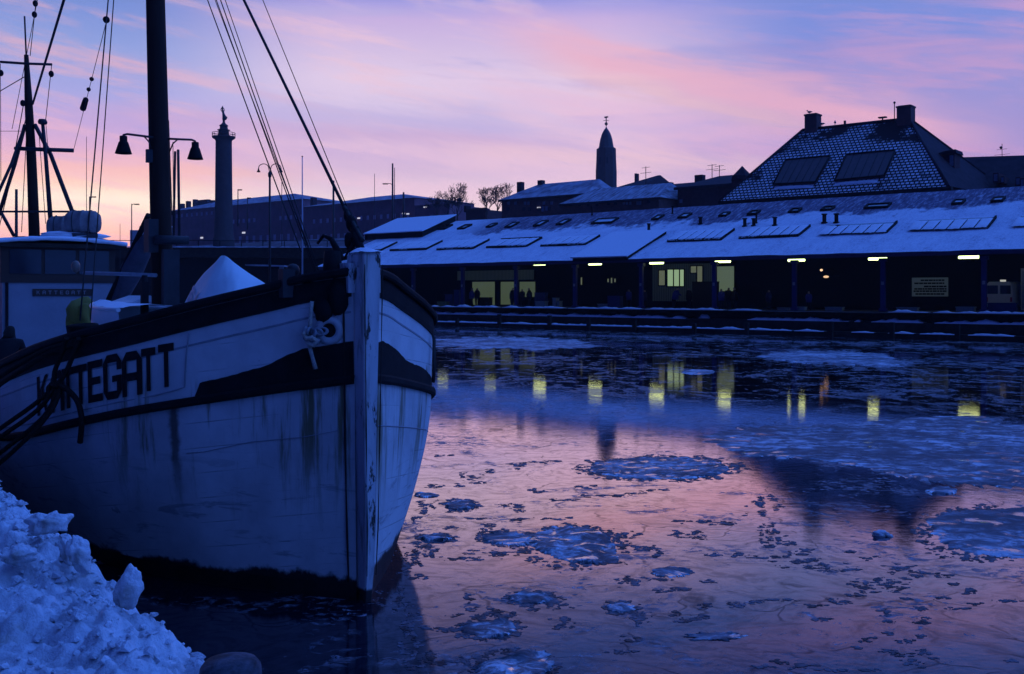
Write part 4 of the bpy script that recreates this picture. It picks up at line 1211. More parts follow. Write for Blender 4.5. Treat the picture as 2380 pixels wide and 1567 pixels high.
# ---- tarpaulin tent over the foredeck gear
M_TARP = mat('pale_tarpaulin', (.60, .72, .74), .45, .08, 1.5, .25, 5, spec=.4)
pk = VP(519, 594, 14.4)
tarp = thing('tarpaulin', 'peaked white tarpaulin draped over gear on the foredeck', 'tarpaulin', SHW(pk.x, pk.y, 2.0), R(AX))
TO = (pk.x, pk.y, 2.0)
rdg = [VP(500, 612, 14.5), VP(509, 600, 14.45), VP(518, 594, 14.4), VP(528, 597, 14.35), VP(545, 611, 14.25), VP(580, 636, 14.1), VP(610, 655, 14.0), VP(640, 675, 13.9)]
lo_ = [VP(423, 720, 14.4), VP(424, 748, 14.0), VP(440, 760, 13.6), VP(480, 768, 13.0), VP(530, 770, 12.8), VP(580, 765, 12.7), VP(620, 755, 12.8), VP(655, 745, 13.0)]
md_ = [VP(456, 660, 14.7), VP(455, 672, 14.3), VP(470, 684, 13.9), VP(500, 690, 13.5), VP(535, 694, 13.3), VP(575, 700, 13.2), VP(612, 704, 13.2), VP(648, 706, 13.3)]
hi_ = [VP(423, 720, 14.5), VP(428, 725, 15.2), VP(450, 728, 15.5), VP(500, 728, 15.7), VP(540, 722, 15.7), VP(590, 715, 15.5), VP(620, 708, 15.2), VP(655, 700, 14.6)]
mh_ = [VP(456, 660, 14.8), VP(470, 655, 15.0), VP(486, 652, 15.1), VP(510, 650, 15.2), VP(545, 655, 15.1), VP(580, 668, 14.9), VP(615, 682, 14.6), VP(648, 690, 14.3)]
def cpt(L, u):
    k = u * (len(L) - 1); i = min(int(k), len(L) - 2); f = k - i
    a_, b_, c_, d_ = L[max(0, i - 1)], L[i], L[i + 1], L[min(len(L) - 1, i + 2)]
    return .5 * ((2 * b_) + (c_ - a_) * f + (2 * a_ - 5 * b_ + 4 * c_ - d_) * f * f + (3 * b_ - a_ - 3 * c_ + d_) * f ** 3)
def tarp_fn(L, M=None):
    M = M or md_
    def fn(u, v):
        a_, m_2, b_ = cpt(rdg, u), cpt(M, u), cpt(L, u)
        q_ = a_ * ((1 - v) * (1 - 2 * v)) + m_2 * (4 * v * (1 - v)) + b_ * (v * (2 * v - 1))
        fold = .016 * math.sin(u * 23 + v * 2.5) * min(1, v * 3) + .020 * noise.noise(Vector((u * 7, v * 2.2, 4))) + .010 * noise.noise(Vector((u * 22, v * 6, 1)))
        return q_ + Vector((-.5, .6, .2)) * fold
    return fn
m_ = MB(); m_.grid(tarp_fn(lo_), 44, 24); m_.build('near_flap', M_TARP, tarp, TO)
m_ = MB(); m_.grid(tarp_fn(hi_, mh_), 44, 24); m_.build('far_flap', M_TARP, tarp, TO)
m_ = MB()
tf = tarp_fn(lo_)
for k, (u0_, u1_, v0_, v1_) in enumerate([(.04, .16, .52, .58), (.05, .18, .61, .67), (.06, .20, .70, .76), (.22, .25, .50, .80), (.28, .40, .55, .78)]):
    m_.grid(lambda u, v, u0_=u0_, u1_=u1_, v0_=v0_, v1_=v1_: Vector(tf(u0_ + (u1_ - u0_) * u, v0_ + (v1_ - v0_) * v)) + Vector((-.006, .012, .012)), 4, 4)
m_.build('faded_print', mat('faded_print', (.62, .55, .60), .5, .2, 6), tarp, TO)

# ---- wheelhouse
WA = 16.0
wh = MB(); wh.box((WA, -1.22, 1.2), (WA + 3.2, 1.22, 3.54)); 
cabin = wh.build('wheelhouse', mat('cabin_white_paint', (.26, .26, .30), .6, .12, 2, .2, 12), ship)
M_VARN = mat('varnished_wood', (.05, .02, .012), .5, .3, 1.5, stretch=(1, .4, 3), spec=.4)
m_ = MB(); m_.box((WA - .03, -1.27, 3.54), (WA + 3.2, 1.27, 4.44)); up = m_.build('upper_cabin', M_VARN, cabin)
for y0 in (-1.12, -.36, .40):
    m_ = MB(); m_.box((WA - .05, y0, 3.75), (WA - .02, y0 + .68, 4.32)); m_.build('window', M_GLASSDARK, up)
m_ = MB(); m_.grid(lambda u, v: (WA - .22 + 3.7 * u, -1.5 + 3.0 * v, 4.46 + .10 * math.sin(math.pi * v)), 6, 14); m_.grid(lambda u, v: (WA - .22 + 3.7 * u, -1.5 + 3.0 * v, 4.40), 6, 14)
m_.box((WA - .22, -1.5, 4.37), (WA - .15, 1.5, 4.47)); m_.build('cabin_roof', M_DARKWOOD, cabin)
m_ = MB(); m_.grid(lambda u, v: (WA - .26 + 3.74 * u, -1.53 + 3.06 * v, 4.46 + .10 * math.sin(math.pi * v) + (.075 + .035 * noise.noise(Vector((u * 6, v * 7, 0)))) * min(1, 12 * v + .2, 12 * (1 - v) + .2)), 18, 30); m_.tube([(WA - .24, -1.5 + 3.0 * k / 20, 4.49 + .10 * math.sin(math.pi * k / 20)) for k in range(21)], [.03 + .022 * (1 + noise.noise(Vector((k * .9, 3, 0)))) for k in range(21)], 8); m_.build('roof_snow', M_SNOW, cabin)
zb = C - (680 - HV) / F * 24
m_ = MB(); m_.box((WA - .03, -.75, zb - .085), (WA - .002, .58, zb + .085)); nb = m_.build('name_board', M_VARN, cabin)
# raised board letters
yy = .50
m_ = MB()
M_LET = mat('carved_letter_paint', (.24, .20, .20), .7, .2, 5)
for ch in 'KATTEGATT':
    for poly in LET[ch]:
        vs, fs = quads(poly, 1)
        m_.add([(WA - .036, yy - .072 * q_.x, zb - .045 + .09 * q_.y) for q_ in vs], fs)
    yy -= .128
m_.build('board_lettering', M_LET, nb)
m_ = MB(); m_.box((WA - .05, 1.10, 1.2), (WA - .01, 1.16, 3.54)); m_.build('corner_post', M_BLACK, cabin)
m_ = MB(); m_.box((WA - .02, 1.32, 2.9), (WA + .02, 1.62, 3.45)); m_.build('side_panel', M_VARN, cabin)
# liferaft canisters and roof gear
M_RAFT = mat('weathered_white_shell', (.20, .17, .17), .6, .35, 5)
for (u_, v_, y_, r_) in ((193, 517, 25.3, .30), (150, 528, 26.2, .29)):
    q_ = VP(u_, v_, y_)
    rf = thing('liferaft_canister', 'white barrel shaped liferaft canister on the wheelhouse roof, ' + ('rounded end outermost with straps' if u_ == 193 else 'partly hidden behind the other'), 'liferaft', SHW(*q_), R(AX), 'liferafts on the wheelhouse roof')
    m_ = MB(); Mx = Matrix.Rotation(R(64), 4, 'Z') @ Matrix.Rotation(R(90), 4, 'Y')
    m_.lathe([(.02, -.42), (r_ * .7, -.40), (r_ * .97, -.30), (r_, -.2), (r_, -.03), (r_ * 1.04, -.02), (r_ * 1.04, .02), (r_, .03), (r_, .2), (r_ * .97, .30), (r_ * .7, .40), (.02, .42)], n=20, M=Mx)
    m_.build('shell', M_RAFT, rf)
    m_ = MB()
    for zz in (-.2, .2): torus(m_, Mx @ Matrix.Translation((0, 0, zz)), r_ + .008, .012, 24, 6)
    m_.build('straps', M_METAL, rf)
    m_ = MB(); m_.cbox((0, 0, -r_ - .04), (.5, .6, .10)); m_.build('cradle', M_METAL, rf)
m_ = MB(); q_ = VP(170, 548, 25.4)
m_.ball(q_, .5, 14, 8, (1.0, 1.6, .22), .3, 4); m_.build('snow_heap', M_SNOW, cabin)

# ---- mizzen mast with struts, yards and lamp pole
m_ = MB(); m_.tube([VP(80, 556, 27), VP(76, 440, 27), VP(72, 345, 27), VP(66, 230, 27), VP(61, 128, 27)], [.145, .132, .122, .10, .058], 14); miz = m_.build('mizzen_mast', M_MAST, ship)
m_ = MB(); m_.tube([VP(61, 132, 27), VP(57, 38, 27)], .022, 6); m_.build('whip_aerial', M_METAL, miz)
m_ = MB(); m_.tube([VP(1, 144, 27), VP(60, 148, 26.85), VP(121, 150, 27)], .035, 8); m_.build('yard', M_METAL, miz)
m_ = MB(); m_.tube([VP(36, 345, 27), VP(80, 347, 26.6), VP(171, 350, 26.8)], .055, 8); m_.build('lower_yard', M_METAL, miz)
m_ = MB(); m_.tube([VP(58, 290, 27), VP(35, 380, 27.2), VP(-8, 515, 27.5)], .05, 8); m_.build('strut', M_METAL, miz)
m_ = MB(); m_.tube([VP(58, 292, 27), VP(27, 380, 26.5), VP(-14, 470, 26)], .04, 8); m_.build('strut', M_METAL, miz)
m_ = MB(); m_.tube([VP(81, 290, 27), VP(118, 360, 26.8), VP(168, 492, 26.2)], .055, 8); m_.build('strut', M_METAL, miz)
m_ = MB(); m_.tube([VP(99, 285, 26.5), VP(106, 360, 26.5), VP(120, 545, 26.5)], [.045, .05, .065], 10); m_.lathe([(.06, -.02), (.11, .0), (.12, .06), (.09, .12), (.02, .13)], VP(99, 288, 26.5), 12); m_.build('exhaust_pipe', M_METAL, ship)
m_ = MB(); m_.tube([VP(0, 492, 27), VP(160, 492, 26.2)], .03, 6); m_.build('roof_rail', M_METAL, ship)
m_ = MB(); m_.tube([VP(-5, 480, 28), VP(32, 548, 27.5)], .05, 6); m_.build('strut', M_METAL, miz)
for (a_, b_, r_) in (((150, -5, 20), (76, 242, 27), .028), ((88, -5, 26), (28, 300, 27), .008), ((84, 0, 26.5), (70, 130, 27), .01), ((1, 148, 27), (2, 420, 27), .009), ((120, 152, 27), (106, 280, 27), .010),
                    ((58, 178, 27), (-5, 215, 27), .012), ((56, 235, 27), (36, 345, 27), .012), ((0, 305, 30), (50, 305, 30), .008), ((70, 235, 27), (-10, 560, 26), .012), ((106, 280, 27), (112, 352, 27), .008), ((90, 300, 27), (106, 520, 27), .009), ((62, 300, 27), (50, 540, 27), .01)):
    wire(VP(*a_), VP(*b_), r_, 0, 'stay')
for (u_, v_) in ((82, 8), (80, 34), (53, 240), (119, 172), (2, 170)):
    m_ = MB(); m_.ball(VP(u_, v_, 26.8), .07, 8, 6, (1, 1, 1.3)); m_.build('insulator', M_BLACK, ship)

# ---- bitts with coiled hawser and mooring lines
bq = VP(200, 775, 11.95)
bt = thing('mooring_bitts', 'dark mooring bitts heaped with coiled hawser on the boat rail', 'bitts', SHW(*bq), R(AX))
m_ = MB(); m_.tube([bq + Vector((0, 0, -.35)), bq + Vector((0, 0, .10))], .075, 12); m_.tube([bq + Vector((.28, .0, -.35)), bq + Vector((.28, 0, .08))], .075, 12); m_.build('posts', M_METAL, bt, bq)
for k in range(4):
    m_ = MB(); torus(m_, Matrix.Translation(bq + Vector((.14, 0, -.12 + .065 * k))) @ Matrix.Rotation(R(4 * (-1) ** k), 4, 'X'), .135 + .012 * (k % 2), .036, 22, 8, 1.55, .95); m_.build('coil', M_ROPE, bt, bq)
def hawser(nm, lab, pts, r_=.028, grp='mooring lines of the white boat'):
    P0 = Vector(pts[0])
    # smooth the path
    pp = [Vector(p) for p in pts]
    out = []
    for i in range(len(pp) - 1):
        a_, b_, c_, d_ = pp[max(0, i - 1)], pp[i], pp[i + 1], pp[min(len(pp) - 1, i + 2)]
        for j in range(8):
            t_ = j / 8
            out.append(.5 * ((2 * b_) + (c_ - a_) * t_ + (2 * a_ - 5 * b_ + 4 * c_ - d_) * t_ * t_ + (3 * b_ - a_ - 3 * c_ + d_) * t_ ** 3))
    out.append(pp[-1])
    m_ = MB(); m_.tube(out, r_, 8)
    o = m_.build(nm, M_ROPE, None, (0, 0, 0))
    for v_ in o.data.vertices: v_.co = SHW(*v_.co) - SHW(*P0)
    o.location = SHW(*P0)
    tag(o, lab, 'rope', grp)
    return o
kn = nearhull(160, 895, .16)
hawser('mooring_rope', 'dark rope dropping from the coil to the knot across the painted name', [nearhull(178, 785, .12), nearhull(165, 820, .11), nearhull(150, 865, .12), kn])
hawser('mooring_rope', 'dark rope nearer the bow running from the coil to the knot', [nearhull(205, 785, .12), nearhull(192, 820, .11), nearhull(175, 865, .12), nearhull(164, 893, .17)])
for k, (lb, pts) in enumerate([
    ('upper rope of the bundle swinging from the knot towards the quay', [(158, 896, .16), (130, 935, .25), (95, 990, .5), (40, 1050, .8), (-20, 1078, 1.1), 0]),
    ('second rope of the bundle swinging from the knot towards the quay', [(162, 900, .18), (140, 950, .28), (100, 1010, .55), (50, 1060, .8), (-20, 1088, 1.1), 1]),
    ('third rope of the bundle swinging from the knot towards the quay', [(167, 902, .17), (155, 960, .26), (120, 1020, .5), (70, 1070, .8), (-20, 1096, 1.1), 2]),
    ('lowest rope of the bundle swinging from the knot towards the quay', [(172, 900, .16), (168, 950, .26), (140, 1015, .45), (90, 1072, .75), (-20, 1106, 1.1), 3])]):
    hawser('mooring_rope', lb, [nearhull(*p_) for p_ in pts[:-1]] + [Vector((8.2 + .05 * pts[-1], 4.1, 1.66 - .03 * pts[-1]))])
hawser('rope_tail', 'loose end of dark rope hanging straight down from the knot', [nearhull(170, 893, .16), nearhull(185, 905, .14), nearhull(196, 930, .09), nearhull(204, 965, .08), nearhull(202, 995, .07), nearhull(197, 1026, .06)], .032)
hawser('mooring_rope', 'outer dark rope curving over the rail away from the bow', [nearhull(190, 792, .09), nearhull(120, 815, .10), nearhull(70, 845, .12), nearhull(38, 885, .3), nearhull(-20, 950, .6), Vector((9.0, 4.1, 1.7))])
hawser('mooring_rope', 'inner dark rope curving over the rail away from the bow', [nearhull(196, 798, .09), nearhull(130, 822, .11), nearhull(92, 850, .13), nearhull(60, 890, .3), nearhull(-20, 985, .6), Vector((8.9, 4.12, 1.7))])
m_ = MB()
for k in range(3): torus(m_, Matrix.Translation(kn + Vector((.02 * k, .01 * k, -.02 * k))) @ Matrix.Rotation(R(30 + 55 * k), 4, 'X') @ Matrix.Rotation(R(40 * k), 4, 'Y'), .05, .03, 14, 7)
tag(m_.build('rope_knot', M_ROPE, None, (0, 0, 0)), 'thick dark knot joining the mooring ropes over the name', 'knot')
o = bpy.data.objects['rope_knot']
for v_ in o.data.vertices: v_.co = SHW(*v_.co) - SHW(*kn)
o.location = SHW(*kn)
m_ = MB(); m_.box((-.06, -.02, -.45), (.02, .02, .0), Matrix.Translation(VP(70, 850, 13.2))); m_.build('rail_post', M_GREY, ship)
# fender lines on the harbour side
for k in range(2):
    m_ = MB(); a = 1.62 + .07 * k
    m_.tube([hull_pt(a, railz(a) - .3, -1, .05), hull_pt(a, railz(a) - .7, -1, .06), hull_pt(a, rubz(a) + .1, -1, .05)], .016, 6); m_.build('fender_line', M_WIRE, ship)
# ================================================================ THE TOWN BEHIND
def root_at(name, label, cat, s, p, z, group=None): return thing(name, label, cat, QW(s, p, z), TH, group)
def zat(u, v, p): return SZ(u, v, p)[1]
def win_part(parent, off, u0, v0, u1, v1, p, m_at, name='window'):
    s0, z1 = SZ(u0, v0, p); s1, z0 = SZ(u1, v1, p)
    z1 = zat(u0, v0, p); z0 = zat(u0, v1, p)
    b_ = MB(); b_.box((s0, p - .12, z0), (s1, p + .05, z1)); return b_.build(name, m_at, parent, off)

def row_house(name, label, cat, u0, u1, rel_e, rel_r, p_e, p_r, hl, hr, wall_m, roof_m, base_rel=None, chims=(), wins=(), back=None):
    """ridge parallel to the market hall. rel = (681-v)/(u+1641): constant along a level line"""
    ze = C + rel_e * p_e / .6326; zr = C + rel_r * p_r / .6326
    s0, s1 = S(u0, p_e), S(u1, p_e)
    zb = ground_z(0, p_e) - 3
    r_ = root_at(name, label, cat, s0, p_e, ground_z(0, p_e)); off = (s0, p_e, ground_z(0, p_e))
    pb = 2 * p_r - p_e
    b_ = MB(); b_.box((s0, p_e, zb), (s1, pb, ze)); b_.build('wall', wall_m, r_, off)
    d = .5
    b_ = MB()
    q_ = [(s0 - d, p_e - d, ze - .1), (s1 + d, p_e - d, ze - .1), (s1 + d, pb + d, ze - .1), (s0 - d, pb + d, ze - .1), (s0 - d + hl, p_r, zr), (s1 + d - hr, p_r, zr)]
    b_.add(q_, [(0, 1, 5, 4), (1, 2, 5), (2, 3, 4, 5), (3, 0, 4), (3, 2, 1, 0)])
    rf = b_.build('roof', roof_m, r_, off)
    b_ = MB(); b_.box((s0 - d, p_e - d - .05, ze - .55), (s1 + d, p_e - d + .25, ze - .12)); b_.build('eaves', M_DARKROOF, r_, off)
    for (ua, va, ub, vb) in chims:
        sa, za = SZ(ua, va, p_r); sb, _ = SZ(ub, va, p_r)
        b_ = MB(); b_.box((sa, p_r - .6, zr - 1.5), (sb, p_r + .6, za)); b_.build('chimney', M_DARKROOF, rf, off)
    for (ua, va, ub, vb, mm) in wins: win_part(r_, off, ua, va, ub, vb, p_e - .02, mm)
    return r_
M_SNOWDUST = mat('snow_dusted_roof', (.42, .43, .50), .9, .3, .5, col2=(.16, .14, .18, 1), stretch=(1, .6, 1))
M_SNOWDUST2 = mat('streaky_snow_roof', (.48, .50, .57), .9, .3, 1.3, col2=(.14, .11, .14, 1), stretch=(2, .3, .3))
E_TINY = emit('distant_lit_sign', (.75, .78, .95), .75)
wn = []
rr = random.Random(3)
for u_ in (1180, 1196, 1218, 1226, 1262, 1280): wn.append((u_, 469, u_ + 5, 476, M_PANE))
for u_ in (1178, 1215, 1228, 1250, 1274): wn.append((u_, 482, u_ + 6, 490, M_GLASSDARK))
wn.append((1259, 480, 1265, 492, M_PANE)); wn.append((1268, 480, 1274, 490, M_PANE)); wn.append((1249, 481.5, 1256, 484, E_TINY))
row_house('town_house', 'brick house with snowy hipped roof and two chimneys, beside the bare trees', 'house', 1166, 1362, .0773, .0872, 165, 172, 5.2, 2.0, M_BRICK2, M_SNOWDUST, None,
          ((1253, 420, 1263, 1), (1205, 424, 1215, 1)), wn)
wn = []
for u_ in (1325, 1345, 1365, 1385): wn.append((u_, 471, u_ + 5, 479, M_GLASSDARK))
for u_ in (1448, 1455, 1463, 1480, 1486): wn.append((u_, 465, u_ + 4.5, 476, M_PANE))
wn += [(1412, 469, 1418, 477, M_GLASSDARK), (1428, 468, 1434, 476, M_GLASSDARK), (1505, 464, 1511, 472, M_GLASSDARK)]
row_house('town_house', 'brick house with long streaky snow roof in front of the church tower', 'house', 1308, 1531, .0705, .0800, 150, 157, 3.0, 2.2, M_BRICK2, M_SNOWDUST2, None, (), wn)
row_house('town_house', 'dark gabled house rising just behind the church tower foot', 'house', 1440, 1497, .0800, .0862, 185, 192, 6.0, .6, M_BRICK, M_DARKROOF, None, ((1478, 404, 1482, 1),), ())
row_house('town_house', 'low dark house between the church and the tiled roof', 'house', 1520, 1625, .0755, .0790, 160, 165, 1, 3, M_BRICK, M_DARKROOF, None, ((1548, 425, 1562, 1), (1570, 430, 1580, 1)), ((1640, 470, 1648, 478, M_GLASSDARK),))
row_house('town_house', 'dark house with a square chimney and aerials left of the tiled roof', 'house', 1575, 1760, .0765, .0820, 155, 162, 5, 1.0, M_BRICK, M_DARKROOF, None, ((1618, 408, 1636, 1),), ((1580, 464, 1586, 472, M_PANE),))
# small turret at the foot of the tiled roof
tq = QW(*SZ(1725, 440, 118)[:1], 118, ground_z(0, 118))
tz = zat(1725, 440, 118)
tu = thing('roof_turret_house', 'slim dark turret with pointed cap at the foot of the tiled roof', 'turret', tq, TH)
m_ = MB(); m_.box((-1.0, -1, -2), (1.0, 1, tz - tq.z + 1.2)); m_.build('wall', M_BRICK, tu)
m_ = MB(); m_.lathe([(1.45, tz - tq.z + 1.1), (1.3, tz - tq.z + 1.7), (.5, tz - tq.z + 2.5), (.02, tz - tq.z + 3.0)], n=8, smooth=False); m_.build('cap', M_DARKROOF, tu)
# aerials
for (u_, v0, v1, lb) in ((1501, 387, 425, 'roof aerial with crossed rods standing right of the church tower'), (1655, 382, 412, 'taller thin roof aerial left of the tiled roof'), (1672, 384, 414, 'shorter thin roof aerial nearest the tiled roof')):
    sA, zA = SZ(u_, v1, 160); zT = zat(u_, v0, 160)
    an = root_at('roof_aerial', lb, 'aerial', sA, 160, zA)
    m_ = MB(); m_.tube([(0, 0, -1.5), (0, 0, zT - zA)], .07, 5); m_.build('mast', M_METAL, an)
    m_ = MB(); h_ = zT - zA; m_.tube([(-.9, 0, h_ * .92), (.9, 0, h_ * .94)], .04, 4); m_.build('rod', M_METAL, an)
    m_ = MB(); m_.tube([(-1.2, 0, h_ * .6), (1.2, 0, h_ * .62)], .04, 4); m_.build('rod', M_METAL, an)

# ---- church tower
Dc = 450.0
cx = P(1409, 560, Dc)
gz = 24.0
ch = thing('church_tower', 'tall dark church tower with pointed dome and weather vane', 'church tower', (cx.x, cx.y, gz), R(12))
def zc(v): return C - (v - HV) / F * Dc - gz
k_ = Dc / F
m_ = MB()
m_.lathe([(23.5 * k_ * 1.04, -3), (23.5 * k_ * 1.04, zc(400)), (23 * k_, zc(370)), (22.5 * k_, zc(346))], n=8, smooth=False, M=Matrix.Rotation(R(22.5), 4, 'Z')); m_.build('shaft', M_STONE, ch)
m_ = MB()
for i in range(4):
    Mx = Matrix.Rotation(R(90 * i + 45), 4, 'Z')
    m_.box((13.5 * k_, -4 * k_, zc(400)), (21.5 * k_, 4 * k_, zc(345)), Mx)
m_.build('buttress', M_STONE, ch)
m_ = MB(); m_.lathe([(22 * k_, zc(360)), (20.5 * k_, zc(352)), (19.6 * k_, zc(346))], n=16, smooth=False); m_.build('belfry', M_STONE, ch)
m_ = MB(); m_.lathe([(19.5 * k_, zc(346)), (17.5 * k_, zc(342)), (16 * k_, zc(333)), (14.5 * k_, zc(325)), (12.3 * k_, zc(317)), (9.7 * k_, zc(310)), (5.6 * k_, zc(303)), (2.0 * k_, zc(298)), (.4 * k_, zc(293))], n=12, smooth=False); m_.build('dome', mat('green_copper', (.06, .065, .07), .8, .3, .5), ch)
m_ = MB(); m_.tube([(0, 0, zc(293)), (0, 0, zc(271))], .22, 6); m_.ball((0, 0, zc(288)), .75, 8, 6); m_.box((-1.3, -.1, zc(281)), (1.3, .1, zc(280))); m_.prism([(-.2, zc(275)), (1.1, zc(272.5)), (.7, zc(270)), (-.9, zc(271.5)), (-.8, zc(274.5))], -.1, .1); m_.build('weather_vane', M_BLACK, ch)
for i in (5, 6):
    Mx = Matrix.Rotation(R(45 * i - 12), 4, 'Z')
    m_ = MB(); m_.box((22 * k_, -1.6 * k_, zc(383)), (23.0 * k_, 1.6 * k_, zc(368)), Mx); m_.build('window', M_GLASSDARK, ch)

# ---- memorial column with statue
Dm = 300.0
mx_ = P(520, 575, Dm); kz = Dm / F; gz2 = 17.0
mo = thing('memorial_column', 'tall dark round memorial column with a railed gallery near its top', 'column', (mx_.x, mx_.y, gz2), 0)
def zm(v): return C - (v - HV) / F * Dm - gz2
m_ = MB(); m_.lathe([(24 * kz, -2), (24 * kz, zm(556)), (21.5 * kz, zm(548)), (19.6 * kz, zm(470)), (18.4 * kz, zm(340)), (18.4 * kz, zm(328)), (20 * kz, zm(325)), (25.5 * kz, zm(321.5)), (26.5 * kz, zm(320)), (26.5 * kz, zm(318))], n=24); m_.build('shaft', M_STONE, mo)
m_ = MB()
for i in range(14):
    an = 2 * math.pi * i / 14; x_, y_ = 26 * kz * math.cos(an), 26 * kz * math.sin(an)
    m_.tube([(x_, y_, zm(318)), (x_, y_, zm(309.5))], .07, 4)
torus(m_, Matrix.Translation((0, 0, zm(309.5))), 26 * kz, .09, 28, 5); torus(m_, Matrix.Translation((0, 0, zm(313.5))), 26 * kz, .05, 28, 4)
m_.build('gallery_rail', M_BLACK, mo)
m_ = MB(); m_.lathe([(12.5 * kz, zm(318)), (11.6 * kz, zm(306)), (11.6 * kz, zm(304)), (14.6 * kz, zm(303)), (14.6 * kz, zm(302)), (9.6 * kz, zm(301)), (8.5 * kz, zm(294)), (10.5 * kz, zm(293.2)), (9.5 * kz, zm(291.5)), (5 * kz, zm(288)), (2.5 * kz, zm(284))], n=20); m_.build('pedestal', M_STONE, mo)
def zs_(v): return zm(v)
stt = thing('statue', 'dark bronze statue of a figure in windblown dress on top of the column', 'statue', (mx_.x, mx_.y, gz2 + zm(284)), 0)
M_BRONZE = mat('dark_bronze', (.05, .05, .05), .6, .3, 2)
def px(u, v): return ((u - 519.5) * kz, (284 - v) * kz)
m_ = MB()
def lump(pts, depth):
    m_.tube([(px(u, v)[0], 0, px(u, v)[1]) for u, v, r_ in pts], [r_ * kz for u, v, r_ in pts], 10)
lump([(520, 285, 3.0), (519.5, 281, 2.6), (520, 277, 4.2), (521.5, 273, 5.0), (519.6, 268, 3.6), (518.5, 263, 2.4), (517.6, 259, 2.9), (517, 257, 2.0), (516.8, 255.5, 1.3)], 1)
lump([(522, 277, 3.6), (525, 274, 2.8), (527, 271.5, 1.2)], 1)
lump([(516.8, 256, 1.2), (516.4, 253.5, 2.0), (516.5, 251, 2.2), (516.9, 248.5, 1.5), (517, 246.5, .5)], 1)
lump([(518.5, 258.5, 1.2), (521, 256.5, 1.0), (520, 253, .9), (518.3, 251, .8)], 1)
lump([(515.5, 258.5, 1.2), (513, 256.5, 1.0), (512.8, 254, .9), (514.6, 251, .8)], 1)
m_.build('figure', M_BRONZE, stt)

# ---- museum and office blocks on the far side of the square
def block(name, label, cat, u0, u1, rel_t, p, depth, wall_m, chims=(), wins=(), roof=None, steps=()):
    zt = C + rel_t * p / .6326
    s0, s1 = S(u0, p), S(u1, p)
    g_ = ground_z(0, p)
    r_ = root_at(name, label, cat, s0, p, g_); off = (s0, p, g_)
    b_ = MB(); b_.box((s0, p, g_ - 8), (s1, p + depth, zt)); b_.build('wall', wall_m, r_, off)
    if roof:
        rh, over, inset, rm = roof
        b_ = MB()
        q_ = [(s0 - over, p - over, zt + .02), (s1 + over, p - over, zt + .02), (s1 + over, p + depth + over, zt + .02), (s0 - over, p + depth + over, zt + .02),
              (s0 + inset, p + depth * .5, zt + rh), (s1 - inset, p + depth * .5, zt + rh)]
        b_.add(q_, [(0, 1, 5, 4), (1, 2, 5), (2, 3, 4, 5), (3, 0, 4), (3, 2, 1, 0)])
        rf = b_.build('roof', rm, r_, off)
    else:
        b_ = MB(); b_.box((s0 - .3, p - .3, zt), (s1 + .3, p + .5, zt + .5)); b_.build('parapet', wall_m, r_, off); rf = r_
    for (ua, va, ub) in chims:
        sa, za = SZ(ua, va, p + depth * .5); sb, _ = SZ(ub, va, p + depth * .5)
        b_ = MB(); b_.box((sa, p + depth * .5 - 1, zt), (sb, p + depth * .5 + 1, za)); b_.build('chimney', M_DARKROOF, rf, off)
    for (ua, va, ub, vb, mm) in wins: win_part(r_, off, ua, va, ub, vb, p - .02, mm)
    return r_
M_FWIN = mat('far_window_pane', (.52, .42, .52), .7, .25, .5)
def rowv(u, rel): return HV - rel * (u + 1641)
wn = []
for i in range(16):
    u_ = 540 + i * 12.2
    if 600 < u_ < 640: continue
    v_ = rowv(u_, .0760); wn.append((u_, v_ - 4, u_ + 4.6, v_ + 5, M_FWIN))
for i in range(9):
    u_ = 556 + i * 16
    v_ = rowv(u_, .0560); wn.append((u_, v_ - 8, u_ + 5, v_ + 10, M_FWIN))
for i in range(8):
    u_ = 410 + i * 11.5; v_ = rowv(u_, .089); wn.append((u_, v_, u_ + 3.5, v_ + 8, M_FWIN))
wn += [(563, rowv(563, .0575) - 15, 570, rowv(563, .0575) - 11, E_TINY), (466, 551, 472, 555, E_TINY)]
block('museum', 'long dark brick museum behind the memorial column with snowy low roof', 'museum', 398, 705, .0930, 255, 26, M_FARWALL,
      ((421, 474, 426), (436, 468, 440), (452, 464, 456), (463, 466, 486), (494, 466, 499), (597, 468, 605), (653, 470, 660)), wn, (4.6, 1.0, 22, M_SNOWDUST))
wn = []
for i in range(15):
    u_ = 728 + i * 15.6; v_ = rowv(u_, .0700); wn.append((u_, v_ - 5, u_ + 4.5, v_ + 5, M_FWIN))
for i in range(15):
    u_ = 722 + i * 15.6; v_ = rowv(u_, .0535); wn.append((u_, v_ - 8, u_ + 5, v_ + 9, M_FWIN))
wn += [(831, 506, 838, 509, E_TINY), (935, 495, 941, 498, E_TINY), (893, 524, 900, 527, E_TINY)]
block('office_block', 'dark flat fronted office block with rows of small dim windows', 'office block', 706, 963, .0850, 235, 30, M_FARWALL, ((726, 460, 732),), wn, (3.6, .6, 20, M_SNOWDUST))
block('office_wing', 'lower dark wing at the end of the office block beside the bare trees', 'office wing', 963.5, 1044, .0765, 232, 20, M_FARWALL, ((975, 464, 980),), ((985, 480, 992, 483, E_TINY), (945, 496, 951, 499, E_TINY), (1000, 500, 1005, 508, M_FWIN), (1020, 500, 1025, 508, M_FWIN)))
block('low_house', 'small dark flat roofed house under the bare trees', 'house', 1083, 1128, .0700, 195, 8, M_BRICK, ((1084, 479, 1089),), ())
